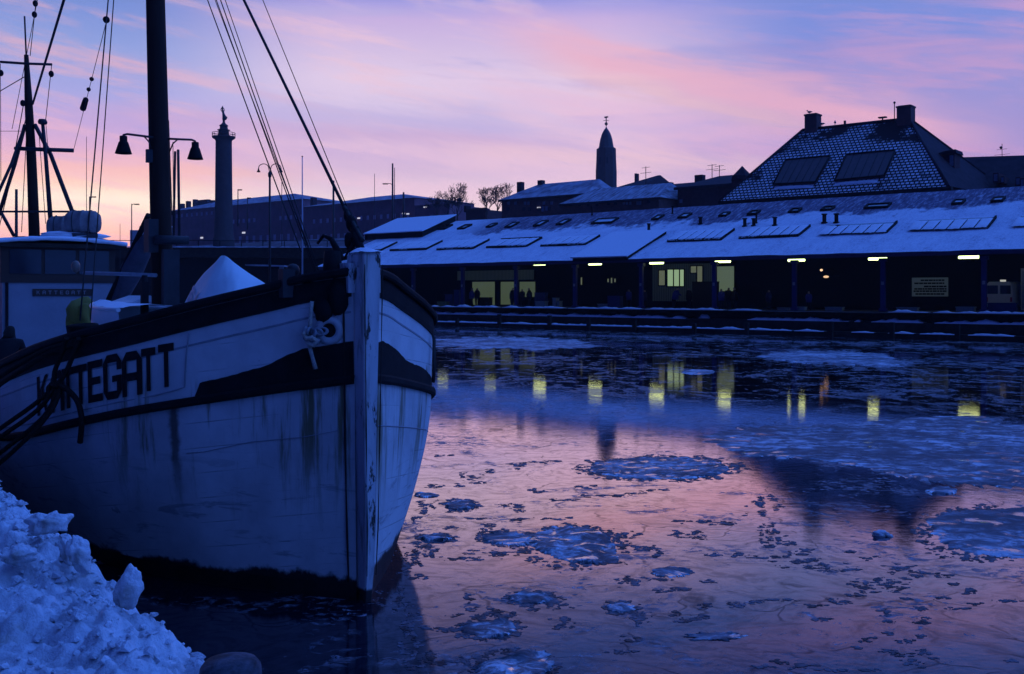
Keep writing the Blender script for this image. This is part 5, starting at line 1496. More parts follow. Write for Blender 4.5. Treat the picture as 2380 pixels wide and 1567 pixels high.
# small pale house at the quay seen beside the wheelhouse
gh = P(330, 560, 150); 
sh = thing('quay_house', 'small pale house with chimney between the wheelhouse and the mast', 'house', (gh.x, gh.y, 1.86), 0)
kk = 150 / F
def ph(u, v): return ((u - 330) * kk, C - (v - HV) * kk - 1.86)
m_ = MB(); x0, z0 = ph(302, 535); x1, _ = ph(336, 535); m_.box((x0, 0, 0), (x1, 4, z0)); m_.build('wall', mat('pale_render', (.40, .42, .48), .9, .1, .6), sh)
m_ = MB(); x2, z2 = ph(334, 524); x3, z3 = ph(352, 516); x4, _ = ph(374, 524); m_.box((x2 + .02, .5, 0), (x4, 5, z2)); m_.build('tall_wing', mat('pale_render_shade', (.36, .38, .44), .9, .1, .6), sh)
m_ = MB(); m_.prism([(x2 - .3, z2), (x4 + .3, z2), (x4 - .6, z3), (x2 + .5, z3)], .2, 5.3); m_.build('roof', M_SNOWFAR, sh)
xa, za = ph(318, 525); xb, _ = ph(328, 525)
m_ = MB(); m_.box((xa, 1, z0 - .3), (xb, 1.9, za)); m_.build('chimney', M_BLACK, sh)

# ---- elevated road along the square
Yv = 140.0
vr = thing('elevated_road', 'dark elevated road with thin snowy parapet behind the boat', 'viaduct', (P(560, 600, Yv).x, Yv, 1.86), R(2))
zt = C + 105 * Yv / F - 1.86
m_ = MB(); m_.box((-22, 0, zt - 1.4), (26, 9, zt)); m_.build('deck', M_DARKWOOD, vr)
m_ = MB(); m_.box((-22, 1.2, 0), (26, 8.5, zt - 1.45)); m_.build('abutment', M_BLACK, vr)
m_ = MB(); m_.grid(lambda u, v: (-22 + 48 * u, -.25 + .5 * v, zt + .02 + (.16 + .10 * noise.noise(Vector((u * 60, 0, 0)))) * math.sin(math.pi * v) * (1 if noise.noise(Vector((u * 22, 5, 0))) > -.32 else .02)), 140, 5); m_.build('snow_line', M_SNOWDUST, vr)
for i in range(16):
    x_ = -21 + i * 3.0
    m_ = MB(); m_.box((x_, .05, zt), (x_ + .1, .15, zt + 1.0)); m_.build('parapet_post', M_BLACK, vr)
m_ = MB(); m_.tube([(-22, .1, zt + 1.0), (26, .1, zt + 1.0)], .05, 5); m_.build('parapet_rail', M_BLACK, vr)
# shed and parked things in the dark at the water's end
kq = 118 / F
sd = P(630, 625, 118)
shd = thing('quay_shed', 'small dark shed with snow edged flat roof beyond the boat rail', 'shed', (sd.x, sd.y, 1.86), 0)
def pq(u, v): return ((u - 630) * kq, C - (v - HV) * kq - 1.86)
x0, z0 = pq(572, 612); x1, z1 = pq(655, 618)
m_ = MB(); m_.box((x0 + .6, 0, 0), (x1, 3, z1 - .1)); m_.build('wall', M_BLACK, shd)
m_ = MB(); m_.prism([(x0, z0 - .3), (x1 + .4, z1 - .12), (x1 + .4, z1 + .05), (x0, z0 - .12)], -.5, 3.4); m_.build('roof', M_SNOWDUST, shd)
m_ = MB(); xa, za = pq(648, 616); xb, zb_ = pq(660, 645); m_.box((xa + .1, -.3, zb_), (xb, -.05, za - .1)); m_.build('pale_panel', M_GREY, shd)

# ---- lamp posts, flagpole, masts on shore
def gooseneck(u, vtop, vbase_z, Y, spread, rise, drop, label, name='street_lamp'):
    w_ = P(u, vtop, Y); k = Y / F
    l_ = thing(name, label, 'street lamp', (w_.x, Y, vbase_z), 0)
    h = w_.z - vbase_z
    m_ = MB(); m_.tube([(0, 0, 0), (0, 0, h * .5), (0, 0, h)], [4.4 * k * .8, 2.6 * k, 2.4 * k], 8); m_.lathe([(3.2 * k, h - 9 * k), (4.2 * k, h - 6 * k), (4.2 * k, h), (3 * k, h + 3 * k)], n=8); m_.build('post', M_METAL, l_)
    for sg in (-1, 1):
        pts = []
        for i in range(13):
            t_ = i / 12
            if t_ < .25: pts.append((sg * .1 * spread * t_ * 4 * k, 0, h + rise * .55 * t_ * 4 * k))
            else:
                an = math.pi * (1 - (t_ - .25) / .75)
                pts.append((sg * (spread * .1 + spread * .45 * (1 + math.cos(an))) * k, 0, h + (rise * .55 + rise * .45 * math.sin(an)) * k))
        pts.append((sg * spread * k, 0, h + (rise * .55 - drop) * k))
        m_ = MB(); m_.tube(pts, 1.0 * k, 6); a_ = m_.build('lamp_arm', M_METAL, l_)
        m_ = MB(); m_.lathe([(.6 * k, 6 * k), (1.4 * k, 5 * k), (1.8 * k, 2 * k), (4.8 * k, -3.2 * k), (4.2 * k, -3.4 * k)], (pts[-1][0], 0, pts[-1][2] - 5 * k), 10); m_.build('lamp_shade', M_BLACK, a_)
gooseneck(627, 403, 1.86, 105, 26, 22, 1, 'double gooseneck street lamp with two hanging bell shades behind the stays')
def pole(name, label, cat, u, v0, Y, r0, r1, m_at, arm=None, zb=1.86, head=None, parts=True):
    w_ = P(u, v0, Y); k = Y / F
    l_ = thing(name, label, cat, (w_.x, Y, zb), 0)
    h = w_.z - zb
    m_ = MB(); m_.tube([(0, 0, 0), (0, 0, h)], [r0, r1], 8); m_.build('post', m_at, l_)
    if arm:
        for (du, v, ln) in arm:
            z_ = C - (v - HV) * k - zb
            m_ = MB(); m_.tube([(0, 0, z_ - 3 * k), (du * .3 * k, 0, z_), (du * k, 0, z_)], .8 * k, 6); a_ = m_.build('lamp_arm', m_at, l_)
            m_ = MB(); m_.cbox((du * k, 0, z_ - .6 * k), (ln * k, 2.5 * k, 2.6 * k)); m_.build('lamp_head', M_BLACK, a_)
    if head:
        m_ = MB(); m_.ball((0, 0, h), head * k, 8, 6); m_.build('head', M_BLACK, l_)
    return l_
pole('flagpole', 'pale bare flagpole standing alone left of the forestay', 'flagpole', 702.5, 364, 110, .12, .05, mat('pale_pole_paint', (.42, .44, .52), .6, .1, 2), head=1.8)
pole('street_lamp', 'tall dark lamp post with one short arm right of the forestay', 'street lamp', 912.5, 380, 150, .2, .12, M_METAL, ((-17, 427, 12),))
pole('thin_mast', 'thin bare mast just behind the arm lamp post', 'mast', 917, 390, 152, .1, .05, M_METAL)
pole('short_mast', 'short dark post rising from the office block roof beside the wing', 'mast', 938, 447, 225, .3, .2, M_METAL, zb=17)
pole('thin_mast', 'thin mast left of the tall arm lamp post', 'mast', 870.5, 404, 160, .06, .04, M_METAL)
pole('dark_post', 'dark post crossing behind the forestay near its foot', 'post', 775, 420, 70, .10, .07, M_METAL, zb=0)
pole('street_lamp', 'far street lamp over the museum roof beside the column', 'street lamp', 553, 440, 205, .14, .09, M_METAL, ((5, 441, 9),), zb=17)
pole('street_lamp', 'lower far street lamp over the museum roof left of the gooseneck lamp', 'street lamp', 575, 459, 215, .14, .09, M_METAL, ((4, 460, 8),), zb=17)
pole('street_lamp', 'single arm street lamp above the small pale house', 'street lamp', 306, 474, 130, .10, .06, M_METAL, ((12, 474.5, 11),))
pole('street_lamp', 'single arm street lamp partly behind the shrouds above the liferafts', 'street lamp', 208, 457, 130, .10, .06, M_METAL, ((10, 457.5, 10),))
pole('thin_mast', 'very thin mast beside the shrouds', 'mast', 201, 318, 60, .03, .015, M_METAL)
pole('thin_mast', 'thin short mast in the glow by the small pale house', 'mast', 279, 520, 130, .05, .03, M_METAL)
pole('boat_mast', 'slim dark boat mast left of the stout aft mast', 'mast', 38, 440, 45, .10, .06, M_METAL, zb=0)
pole('thin_mast', 'thin mast left of the lone flagpole', 'mast', 655, 420, 150, .07, .05, M_METAL)

# ---- bare trees
M_BARK = mat('bare_bark', (.045, .032, .032), .95, .3, 3)
def bare_tree(label, u, vtop, vbase, D, seed, wide=1.0):
    rnd = random.Random(seed)
    b_ = P(u, vbase, D); k = D / F
    H = (vbase - vtop) * k * 1.3
    t_ = thing('bare_tree', label, 'tree', b_, 0, 'leafless trees between the office wing and the brick house')
    tr = MB(); cr = MB()
    def grow(p, d, L, r_, lev):
        pts = [p]
        q_ = p.copy(); dd = d.copy()
        for i in range(3):
            dd = (dd + Vector((rnd.uniform(-.16, .16), rnd.uniform(-.16, .16), rnd.uniform(-.03, .12)))).normalized()
            q_ = q_ + dd * L / 3; pts.append(q_.copy())
        r2 = r_ * .62
        (tr if lev == 0 else cr).tube(pts, [max(.033, x) for x in (r_, r_ * .86, r_ * .74, r2)], 6 if lev < 2 else 3, cap=False)
        if lev >= 6 or L < H * .032: return
        n = rnd.choice((2, 3, 3)) if lev else 5
        for i in range(n):
            ax = Vector((rnd.uniform(-1, 1) * wide, rnd.uniform(-1, 1), rnd.uniform(-.25, .5)))
            nd = (dd * .9 + ax * rnd.uniform(.6, 1.05)).normalized()
            st_ = pts[-1] if i < 2 else pts[rnd.choice((1, 2))]
            grow(st_.copy(), nd, L * rnd.uniform(.62, .82), r2 * rnd.uniform(.6, .85), lev + 1)
    grow(Vector((0, 0, 0)), Vector((0, 0, 1)), H * .30, H * .026, 0)
    tr.build('trunk', M_BARK, t_, fix=False); cr.build('crown', M_BARK, t_, fix=False)
    return t_
bare_tree('broad bare tree with a dark nest in its crown', 1063, 446, 512, 250, 11, 1.3)
bare_tree('small faint bare tree nearest the office wing', 1018, 456, 512, 270, 4, 1.2)
bare_tree('slim bare tree with a forked trunk left of the brick house', 1131, 452, 512, 240, 8)
bare_tree('tall dense bare tree against the brick house corner', 1158, 436, 510, 265, 21, 1.2)
bare_tree('tiny bare tree above the museum roof', 1040, 462, 512, 290, 33, 1.1)
nq = P(1068, 464, 248)
m_ = MB(); m_.ball((0, 0, 0), .55, 9, 6, (1.2, 1, .8), .5, 2); tag(m_.build('nest', M_BARK, None), 'dark round birds nest in the broad bare tree', 'nest'); bpy.data.objects['nest'].location = nq
M_BUSH = mat('snowy_bush', (.10, .09, .11), .95, .4, 1)

# ================================================================ PEOPLE, CRATES, VAN, BIRDS
def body_mesh(name, joints, edges, radii, mats, pick, sub=2, root=0):
    """one continuous skinned figure; pick(point)->material slot"""
    me = bpy.data.meshes.new(name + '_frame')
    me.from_pydata([Vector(j) for j in joints], edges, [])
    o = bpy.data.objects.new(name + '_frame', me); COL.objects.link(o)
    sk_ = o.modifiers.new('skin', 'SKIN'); sk_.use_smooth_shade = True
    sub_ = o.modifiers.new('sub', 'SUBSURF'); sub_.levels = sub; sub_.render_levels = sub
    for i, r_ in enumerate(radii):
        d_ = me.skin_vertices[0].data[i]
        d_.radius = (r_, r_) if not isinstance(r_, tuple) else r_
        d_.use_root = (i == root)
    dg = bpy.context.evaluated_depsgraph_get(); dg.update()
    res = bpy.data.meshes.new_from_object(o.evaluated_get(dg))
    bpy.data.objects.remove(o); bpy.data.meshes.remove(me)
    res.name = name
    res.materials.clear()
    for m in mats: res.materials.append(m)
    for pl in res.polygons:
        pl.use_smooth = True
        pl.material_index = pick(pl.center)
    return res
M_SKIN = mat('skin', (.42, .27, .20), .6, .05, 5)
M_TROUS = mat('dark_trousers', (.02, .02, .025), .9, .3, 6)
COATS = {'dark': mat('black_coat', (.018, .017, .02), .9, .3, 5), 'blue': mat('blue_work_coat', (.05, .055, .26), .9, .2, 5), 'navy': mat('navy_jacket', (.025, .028, .10), .9, .25, 5)}
HAIRS = {'dark': mat('dark_cap', (.02, .018, .016), .9, .2, 6), 'pale': mat('white_hair', (.5, .5, .5), .8, .1, 8)}
def stand(lean=0.0, armf=(0.0, 0.0), step=.08, H=1.76):
    k = H / 1.76
    j = [(0, 0, .93), (0, -.02 - lean * .15, 1.12), (0, -lean * .35, 1.36), (0, -lean * .42, 1.47), (0, -.02 - lean * .5, 1.58), (0, -.03 - lean * .55, 1.70),
         (.18, -lean * .36, 1.40), (.24, -armf[0] * .14 - lean * .3, 1.13), (.22, -armf[0] * .38 - .03 - lean * .3, .95 + armf[0] * .15),
         (-.18, -lean * .36, 1.40), (-.24, -armf[1] * .14 - lean * .3, 1.13), (-.22, -armf[1] * .38 - .03 - lean * .3, .95 + armf[1] * .15),
         (.10, 0, .86), (.12, -step * .4, .48), (.12, step * .5, .08), (.13, -.14 + step * .5, .04), (-.10, 0, .86), (-.12, step * .2, .48), (-.12, -step, .08), (-.13, -.14 - step, .04)]
    e = [(0, 1), (1, 2), (2, 3), (3, 4), (4, 5), (2, 6), (6, 7), (7, 8), (2, 9), (9, 10), (10, 11), (0, 12), (12, 13), (13, 14), (14, 15), (0, 16), (16, 17), (17, 18), (18, 19)]
    r_ = [.155, .16, .17, .065, .095, .075, .075, .06, .045, .075, .06, .045, .10, .075, .055, .04, .10, .075, .055, .04]
    return [tuple(c * k for c in q) for q in j], e, [x * k for x in r_]
def person_at(label, u, vfoot, vhead, p, coat, face=0.0, lean=0.0, armf=(0, 0), step=.08, hair='dark', group='people working under the market arcade', bag=False):
    s_, z_ = SZ(u, vfoot, p)
    zf = 1.87
    H = max(1.55, min(2.02, zat(u, vhead, p) - zf))
    j, e, r_ = stand(lean, armf, step, H)
    def pick(c):
        h = c.z / H
        if h > .935: return 3
        if h > .845: return 2
        return 0 if h > .45 else 1
    r_ = [x * 1.3 if i not in (4, 5) else x * 1.1 for i, x in enumerate(r_)]
    me = body_mesh('person', j, e, r_, [COATS[coat], M_TROUS, M_SKIN, HAIRS[hair]], pick)
    o = bpy.data.objects.new('person', me); COL.objects.link(o)
    o.location = QW(s_, p, zf); o.rotation_euler = (0, 0, TH + face)
    tag(o, label, 'person', group)
    b_ = MB(); zz = H * .78
    b_.lathe([(.25 * H / 1.76, H * .40), (.26 * H / 1.76, H * .55), (.25 * H / 1.76, H * .70), (.14, H * .82)], n=12, M=Matrix.Translation((0, -lean * .25, 0)))
    b_.build('coat', COATS[coat], o)
    return o
pp = [
    ('tall person in a blue coat standing before the lit doorway nearest the boat', 1096, 712, 655, 80.2, 'blue', 2.6, .1, (.3, .3)),
    ('dark figure half behind the tall person in blue', 1109, 712, 664, 81.5, 'dark', 1.0, 0, (.2, 0)),
    ('lone dark figure beside the slim post in the second lit doorway', 1190, 712, 668, 80.5, 'dark', 1.6, .15, (.5, .2)),
    ('dark figure in the second lit doorway, first right of the post', 1214, 712, 671, 81.0, 'dark', .4, .1, (.4, .4)),
    ('dark figure in the second lit doorway by its far jamb', 1231, 712, 668, 81.2, 'dark', -.5, .1, (.2, .5)),
    ('faint blue coated person in the dark bay before the trio of bright windows', 1462, 715, 671, 80.5, 'blue', .2, .05, (.1, .1)),
    ('blue coated person beside the post at the start of the corrugated wall', 1497, 715, 672, 80.4, 'navy', 1.2, .1, (.2, .3)),
    ('blue coated person bending forward below the trio of bright windows', 1566, 715, 667, 80.4, 'blue', 1.57, .75, (.9, .8)),
    ('dark figure standing right of the bright windows', 1602, 715, 667, 81.2, 'dark', -.3, .1, (.4, .2)),
    ('blue coated person just right of the post by the glowing wall patch', 1677, 715, 670, 80.0, 'blue', .1, .1, (.3, .3)),
    ('dark figure on the near side of the glowing wall patch', 1693, 715, 667, 81.3, 'dark', .9, .05, (.2, .2)),
    ('dark figure on the far side of the glowing wall patch', 1708, 715, 666, 81.4, 'dark', -.8, .05, (.2, .2)),
    ('person in blue with pale hair alone in the dark bay near the orange lights', 1880, 716, 676, 79.8, 'blue', .3, .1, (.2, .2), .08, 'pale'),
    ('faint person in navy deep in the bay right of the glowing wall patch', 1786, 716, 672, 81.0, 'navy', 1.2, .1, (.2, .2)),
]
for a in pp: person_at(*a)

# crates and fish boxes
M_CRATE = {'pale': mat('pale_fish_box', (.36, .38, .30), .8, .15, 4), 'blue': mat('blue_fish_box', (.05, .055, .14), .8, .15, 4), 'wood': mat('wooden_crate', (.035, .03, .022), .9, .25, 4), 'yellow': mat('yellowish_box', (.34, .36, .12), .8, .2, 4)}
def crate(label, u, v, wd, hg, p, c_, name='fish_box', z0=1.87):
    s_, zc_ = SZ(u, v, p); k = SP(u, p)[1] / F
    w_, h_ = wd * k, hg * k
    t_ = thing(name, label, 'box', QW(s_, p, z0), TH, 'boxes along the market quay')
    d = .55; th_ = .05
    m_ = MB()
    n = max(1, int(round(h_ / .34))); hh = h_ / n
    m_.box((-w_ / 2, -d / 2, 0), (w_ / 2, d / 2, .06)); m_.box((-w_ / 2, -d / 2, .06), (w_ / 2, -d / 2 + th_, h_)); m_.box((-w_ / 2, d / 2 - th_, .06), (w_ / 2, d / 2, h_)); m_.box((-w_ / 2, -d / 2 + th_, .06), (-w_ / 2 + th_, d / 2 - th_, h_)); m_.box((w_ / 2 - th_, -d / 2 + th_, .06), (w_ / 2, d / 2 - th_, h_))
    m_.build('shell', M_CRATE[c_], t_)
    m_ = MB(); m_.box((-w_ / 2 - .03, -d / 2 - .03, h_ - .05), (w_ / 2 + .03, -d / 2 - .001, h_ + .02)); m_.box((-w_ / 2 - .03, d / 2 + .001, h_ - .05), (w_ / 2 + .03, d / 2 + .03, h_ + .02)); m_.build('rim', M_CRATE[c_], t_)
    return t_
crate('low yellowish box by the first blue post beyond the boat', 1030, 704, 26, 10, 78.9, 'yellow')
crate('tall greyish box stack left of the post at the lit doorway', 1047, 698, 24, 27, 79.6, 'blue')
crate('slim upright box touching the post at the lit doorway', 1065, 692, 16, 38, 79.0, 'blue')
crate('dark low bin inside the lit doorway nearest the boat', 1127, 702, 36, 20, 82.0, 'wood')
crate('blue box stack just right of the second lit doorway', 1258, 690, 30, 33, 80.2, 'blue')
crate('pale flat box on the quay right of the second lit doorway', 1259, 707, 28, 14, 78.6, 'pale')
crate('slim pale upright tub in the dark bay below the raised panel', 1292, 704, 10, 22, 78.8, 'pale', 'fish_tub')
crate('small pale upright tub beside the slim pale one', 1301, 708, 6, 15, 78.7, 'pale', 'fish_tub')
crate('wide blue box stack on the quay at the middle bay', 1430, 700, 34, 28, 79.2, 'blue')
crate('low pale box row in the bay before the bright windows', 1405, 708, 30, 9, 79.6, 'pale')
crate('large dark cargo stack below the pale window pair', 1640, 690, 62, 62, 82.2, 'wood', 'cargo_stack')
crate('dark box stack in front of the glowing wall patch', 1690, 700, 26, 40, 82.6, 'wood', 'cargo_stack')
crate('thin pale board lying in the dark bay by the blue post', 1824, 707, 30, 5, 79.4, 'pale', 'plank')
crate('pale box on the quay edge right of the blue post', 1862, 711, 22, 8, 78.5, 'pale')
crate('pair of pale boxes near the orange wall lights', 1940, 711, 40, 8, 79.0, 'pale')
crate('low pale box beneath the notice board', 2110, 713, 46, 9, 79.0, 'pale')
crate('wide pale boxes beside the parked van', 2245, 711, 40, 12, 79.0, 'pale')
crate('long low crates in front of the parked van', 2330, 704, 60, 22, 78.9, 'blue')

# notice board
s0, z0 = SZ(2120, 689, 84.5); s1, z1 = SZ(2204, 645, 84.5)
nbq = QW((s0 + s1) / 2, 84.5, z0)
nbd = thing('notice_board', 'large pale notice board with several dark lines of lettering on the dark wall', 'notice board', nbq, TH)
w_, h_ = (s1 - s0), z1 - z0
m_ = MB(); m_.box((-w_ / 2, -.06, 0), (w_ / 2, 0, h_)); m_.build('board', emit('board_painted_glow', (.20, .30, .30), .05, (.3, .32, .3)), nbd)  # dim light on the board is put into its own emission
m_ = MB()
rr = random.Random(12)
for zz, x0_, x1_ in ((.86, .25, .9), (.70, .07, .9), (.53, .34, .96), (.40, .07, .96), (.28, .05, .96), (.13, .10, .9)):
    x_ = x0_
    while x_ < x1_:
        l_ = rr.uniform(.05, .14)
        m_.box((-w_ / 2 + x_ * w_, -.075, (zz - .045) * h_), (-w_ / 2 + min(x1_, x_ + l_) * w_, -.06, (zz + .04) * h_)); x_ += l_ + .012
m_.build('lettering', M_BLACK, nbd)
for (u_, v_, lb, st_) in ((1909, 628, 'small warm round wall lamp, upper of the two orange lights', 1.3), (1920, 643.5, 'wider warm wall lamp, lower of the two orange lights', 1.0)):
    s_, z_ = SZ(u_, v_, 83)
    wl = thing('wall_lamp', lb, 'wall lamp', QW(s_, 83, z_), TH, 'orange lights under the arcade')
    m_ = MB(); m_.ball((0, 0, 0), .13, 10, 7, (1.9 if v_ > 640 else 1.0, .7, .8)); m_.build('bulb', emit('warm_bulb', (1.0, .62, .34), st_), wl)
    m_ = MB(); m_.box((-.16, .1, -.12), (.16, .2, .16)); m_.tube([(0, .2, .0), (0, 2.9, .1)], .03, 6); m_.build('bracket', M_BLACK, wl)

# parked van
s_, _ = SZ(2322, 700, 82)
van = thing('parked_van', 'pale van parked under the arcade at the bright end bay', 'van', QW(s_, 82, 1.87), TH)
M_VAN = mat('pale_van_paint', (.45, .44, .42), .5, .06, 2)
prof = [(-.95, .35), (.95, .35), (.98, .9), (.95, 1.5), (.86, 2.1), (.72, 2.28), (-.72, 2.28), (-.86, 2.1), (-.95, 1.5), (-.98, .9)]
m_ = MB()
for (y0, y1, sc) in ((0, .05, .97), (.05, 4.6, 1.0)): m_.prism([(x * sc, .35 + (z - .35) * sc) for x, z in prof], y0, y1)
vb_ = m_.build('body', M_VAN, van)
for sx_ in (-1, 1):
    m_ = MB(); m_.box((sx_ * .08 if sx_ > 0 else -.82, -.03, 1.35), (.82 if sx_ > 0 else -.08, .005, 2.0)); m_.build('window', M_GLASSDARK, van)
    m_ = MB(); m_.box((sx_ * .85 - .07, -.04, .75), (sx_ * .85 + .07, 0, 1.1)); m_.build('tail_lamp', mat('tail_lamp_glass', (.25, .02, .02), .3, .1, 3), van)
    for y_ in (.9, 3.7):
        m_ = MB(); m_.lathe([(.1, -.1), (.33, -.1), (.35, -.05), (.35, .05), (.33, .1), (.1, .1)], n=16, M=Matrix.Translation((sx_ * .82, y_, .35)) @ Matrix.Rotation(R(90), 4, 'Y')); m_.build('wheel', M_BLACK, van)
m_ = MB(); m_.cbox((.05, 1.0, 2.36), (.35, .3, .16)); m_.build('roof_beacon', emit('pale_beacon', (.8, .8, .72), .5), van)
m_ = MB(); m_.box((-.9, -.1, .38), (.9, -.03, .55)); m_.build('bumper', M_GREY, van)
s_, _ = SZ(2376, 700, 83)
dr = thing('pale_cabinet', 'pale upright cabinet at the arcade end beyond the van', 'cabinet', QW(s_ + .4, 83, 1.87), TH)
m_ = MB(); m_.box((-.5, 0, .1), (.9, .7, 3.3)); m_.build('shell', M_VAN, dr); m_ = MB(); m_.box((-.4, -.03, .3), (.8, -.001, 3.1)); m_.build('door', M_GREY, dr)

# gulls
M_GULL = mat('gull_feathers', (.22, .22, .24), .8, .3, 8)
def gull(label, w_, yaw, sz=1.0):
    m_ = MB()
    m_.tube([(0, -.30, .20), (0, -.24, .23), (0, -.10, .24), (0, .04, .24), (0, .14, .25), (0, .19, .32), (0, .22, .38), (0, .27, .40), (0, .31, .39), (0, .37, .375)], [.01, .03, .075, .10, .085, .05, .045, .052, .03, .008], 10)
    m_.tube([(.03, .02, 0), (.03, .02, .17)], .012, 5); m_.tube([(-.03, .02, 0), (-.03, .02, .17)], .012, 5)
    m_.v = [tuple(c * sz for c in v_) for v_ in m_.v]
    o = m_.build('gull', M_GULL, None); o.location = w_; o.rotation_euler = (0, 0, yaw)
    tag(o, label, 'gull', 'gulls perched on the tiled roof')
_, zt_ = SZ(1884, 265, 104.5)
gull('gull perched on the top of the smaller chimney', QW(S(1882, 104.9), 104.9, zt_), TH + 1.3, 1.25)
gull('gull on the ridge just right of the smaller chimney', QW(S(1911, 105), 105, zR + .14), TH + 1.4, 1.25)
gull('gull standing further along the ridge towards the bigger chimney', QW(S(1941, 105), 105, zR + .14), TH + .4, 1.25)

# people on the boat
def ship_person(label, joints, edges, radii, mats, pick, name='person'):
    o = bpy.data.objects.new(name, body_mesh('person', joints, edges, radii, mats, pick)); COL.objects.link(o)
    return tag(o, label, 'person')
M_YEL = mat('yellow_oilskin', (.24, .21, .04), .8, .15, 4, .4, 14)
fy = LOC(P(172, 800, 19.5))
j = [(0, 0, .86), (-.06, 0, 1.02), (-.26, .0, 1.20), (-.42, 0, 1.22), (-.52, 0, 1.16), (-.60, 0, 1.06),
     (-.30, .22, 1.16), (-.38, .30, .92), (-.50, .22, .72), (-.56, .2, .66), (-.30, -.22, 1.16), (-.40, -.28, .92), (-.54, -.18, .74), (-.60, -.16, .68),
     (.02, .11, .82), (-.08, .14, .46), (.06, .14, .09), (-.10, .15, .04), (.02, -.11, .82), (-.05, -.14, .46), (.08, -.14, .09), (-.08, -.15, .04)]
e = [(0, 1), (1, 2), (2, 3), (3, 4), (4, 5), (2, 6), (6, 7), (7, 8), (8, 9), (2, 10), (10, 11), (11, 12), (12, 13), (0, 14), (14, 15), (15, 16), (16, 17), (0, 18), (18, 19), (19, 20), (20, 21)]
r_ = [.17, .19, .21, .08, .10, .085, .10, .08, .05, .04, .10, .08, .05, .04, .11, .085, .06, .045, .11, .085, .06, .045]
o = ship_person('person in a yellow oilskin jacket bending down before the wheelhouse', j, e, r_, [M_YEL, M_TROUS, M_SKIN, HAIRS['dark']], lambda c: 3 if c.x < -.47 and c.z > 1.1 else (2 if (c.x < -.46 and c.z > .98) or (c.x < -.47 and c.z < .76 and c.z > .6) else (0 if c.z > .80 or c.x < -.2 else 1)))
base_z = 1.86
o.location = SHW(fy.x, fy.y, base_z); o.rotation_euler = (0, 0, R(AX) + .9); o.scale = (1.0, 1.0, 1.0)
m_ = MB(); m_.ball((-.16, 0, 1.08), .28, 14, 9, (1.05, 1.05, .95), .25, 7); m_.build('jacket', M_YEL, o)
fd = LOC(P(18, 830, 16.5))
jj, ee, rr_ = stand(.25, (.5, .4), .05, 1.72)
o = ship_person('person in dark clothes seen from behind at the boat rail', jj, ee, rr_, [COATS['dark'], M_TROUS, M_SKIN, HAIRS['dark']], lambda c: 3 if c.z > 1.46 else (0 if c.z > .8 else 1))
o.location = SHW(fd.x, fd.y, 1.10); o.rotation_euler = (0, 0, R(AX) + 1.2)
# ================================================================ NEAR QUAY AND ICE
QB = 3.50          # edge of the near quay in boat coordinates (distance towards the quay)
def edge_b(a): return 3.32 + .0215 * (a + 6.5)
def snow_h(a, e):
    """height of the trampled snow on the quay, e metres in from the edge"""
    v3 = Vector((a, e, 0))
    wob = .16 * noise.noise(Vector((a * .9, 3.1, 0))) + .08 * noise.noise(Vector((a * 2.7, 8.1, 0)))
    ridge = math.exp(-((e - .40 - wob) / .34) ** 2)
    ridge2 = math.exp(-((e - 1.10 - 1.6 * wob) / .45) ** 2) * (.12 + .5 * noise.noise(Vector((a * .7, 9, 1))))
    h = .03 + .045 * ridge + .03 * max(0, ridge2)
    def lumps(sc, sd, pw=1.0):
        w3 = Vector((a * sc + sd, e * sc * 1.1, sd)) + Vector((noise.noise(v3 * sc * 1.3 + Vector((sd, 1, 0))), noise.noise(v3 * sc * 1.3 + Vector((1, sd, 9))), 0)) * .45
        d, _ = noise.voronoi(w3, distance_metric='DISTANCE')
        return max(0, 1 - (d[0] / .62) ** 2) ** pw
    m = min(1, ridge * 1.15 + max(0, ridge2) * 1.1 + .05)
    big = max(0, noise.noise(v3 * 1.3 + Vector((5, 0, 0))) + .25)
    h += m * (.075 * lumps(2.6, 1) * big * 1.5 + .075 * lumps(5.0, 7) * (.4 + .8 * max(0, noise.noise(v3 * 2.1 + Vector((0, 7, 0))) + .4)) + .045 * lumps(9, 3) + .022 * lumps(21, 5))
    rm = noise.ridged_multi_fractal(v3 * 2.6, .85, 2.15, 6, .9, 2.0)
    h += (.12 + m) * .042 * (rm - .9)
    h += .022 * noise.noise(v3 * 1.1) + .013 * noise.noise(v3 * 5) + .008 * noise.noise(v3 * 13) + .006 * noise.noise(v3 * 31) * (.4 + m)
    if e > .5:
        for sc, dp in ((1.7, .085), (2.6, .06)):
            d, _ = noise.voronoi(Vector((a * sc * .8 + 31, e * sc * 1.5, 2)), distance_metric='DISTANCE')
            h -= dp * max(0, 1 - d[0] / .30) ** .6 * (1 - m)
    if e < .10:
        h -= (.10 - e) * (1.6 + .9 * noise.noise(Vector((a * 4, 1, 0))))
    return 1.57 + max(h, -.25)
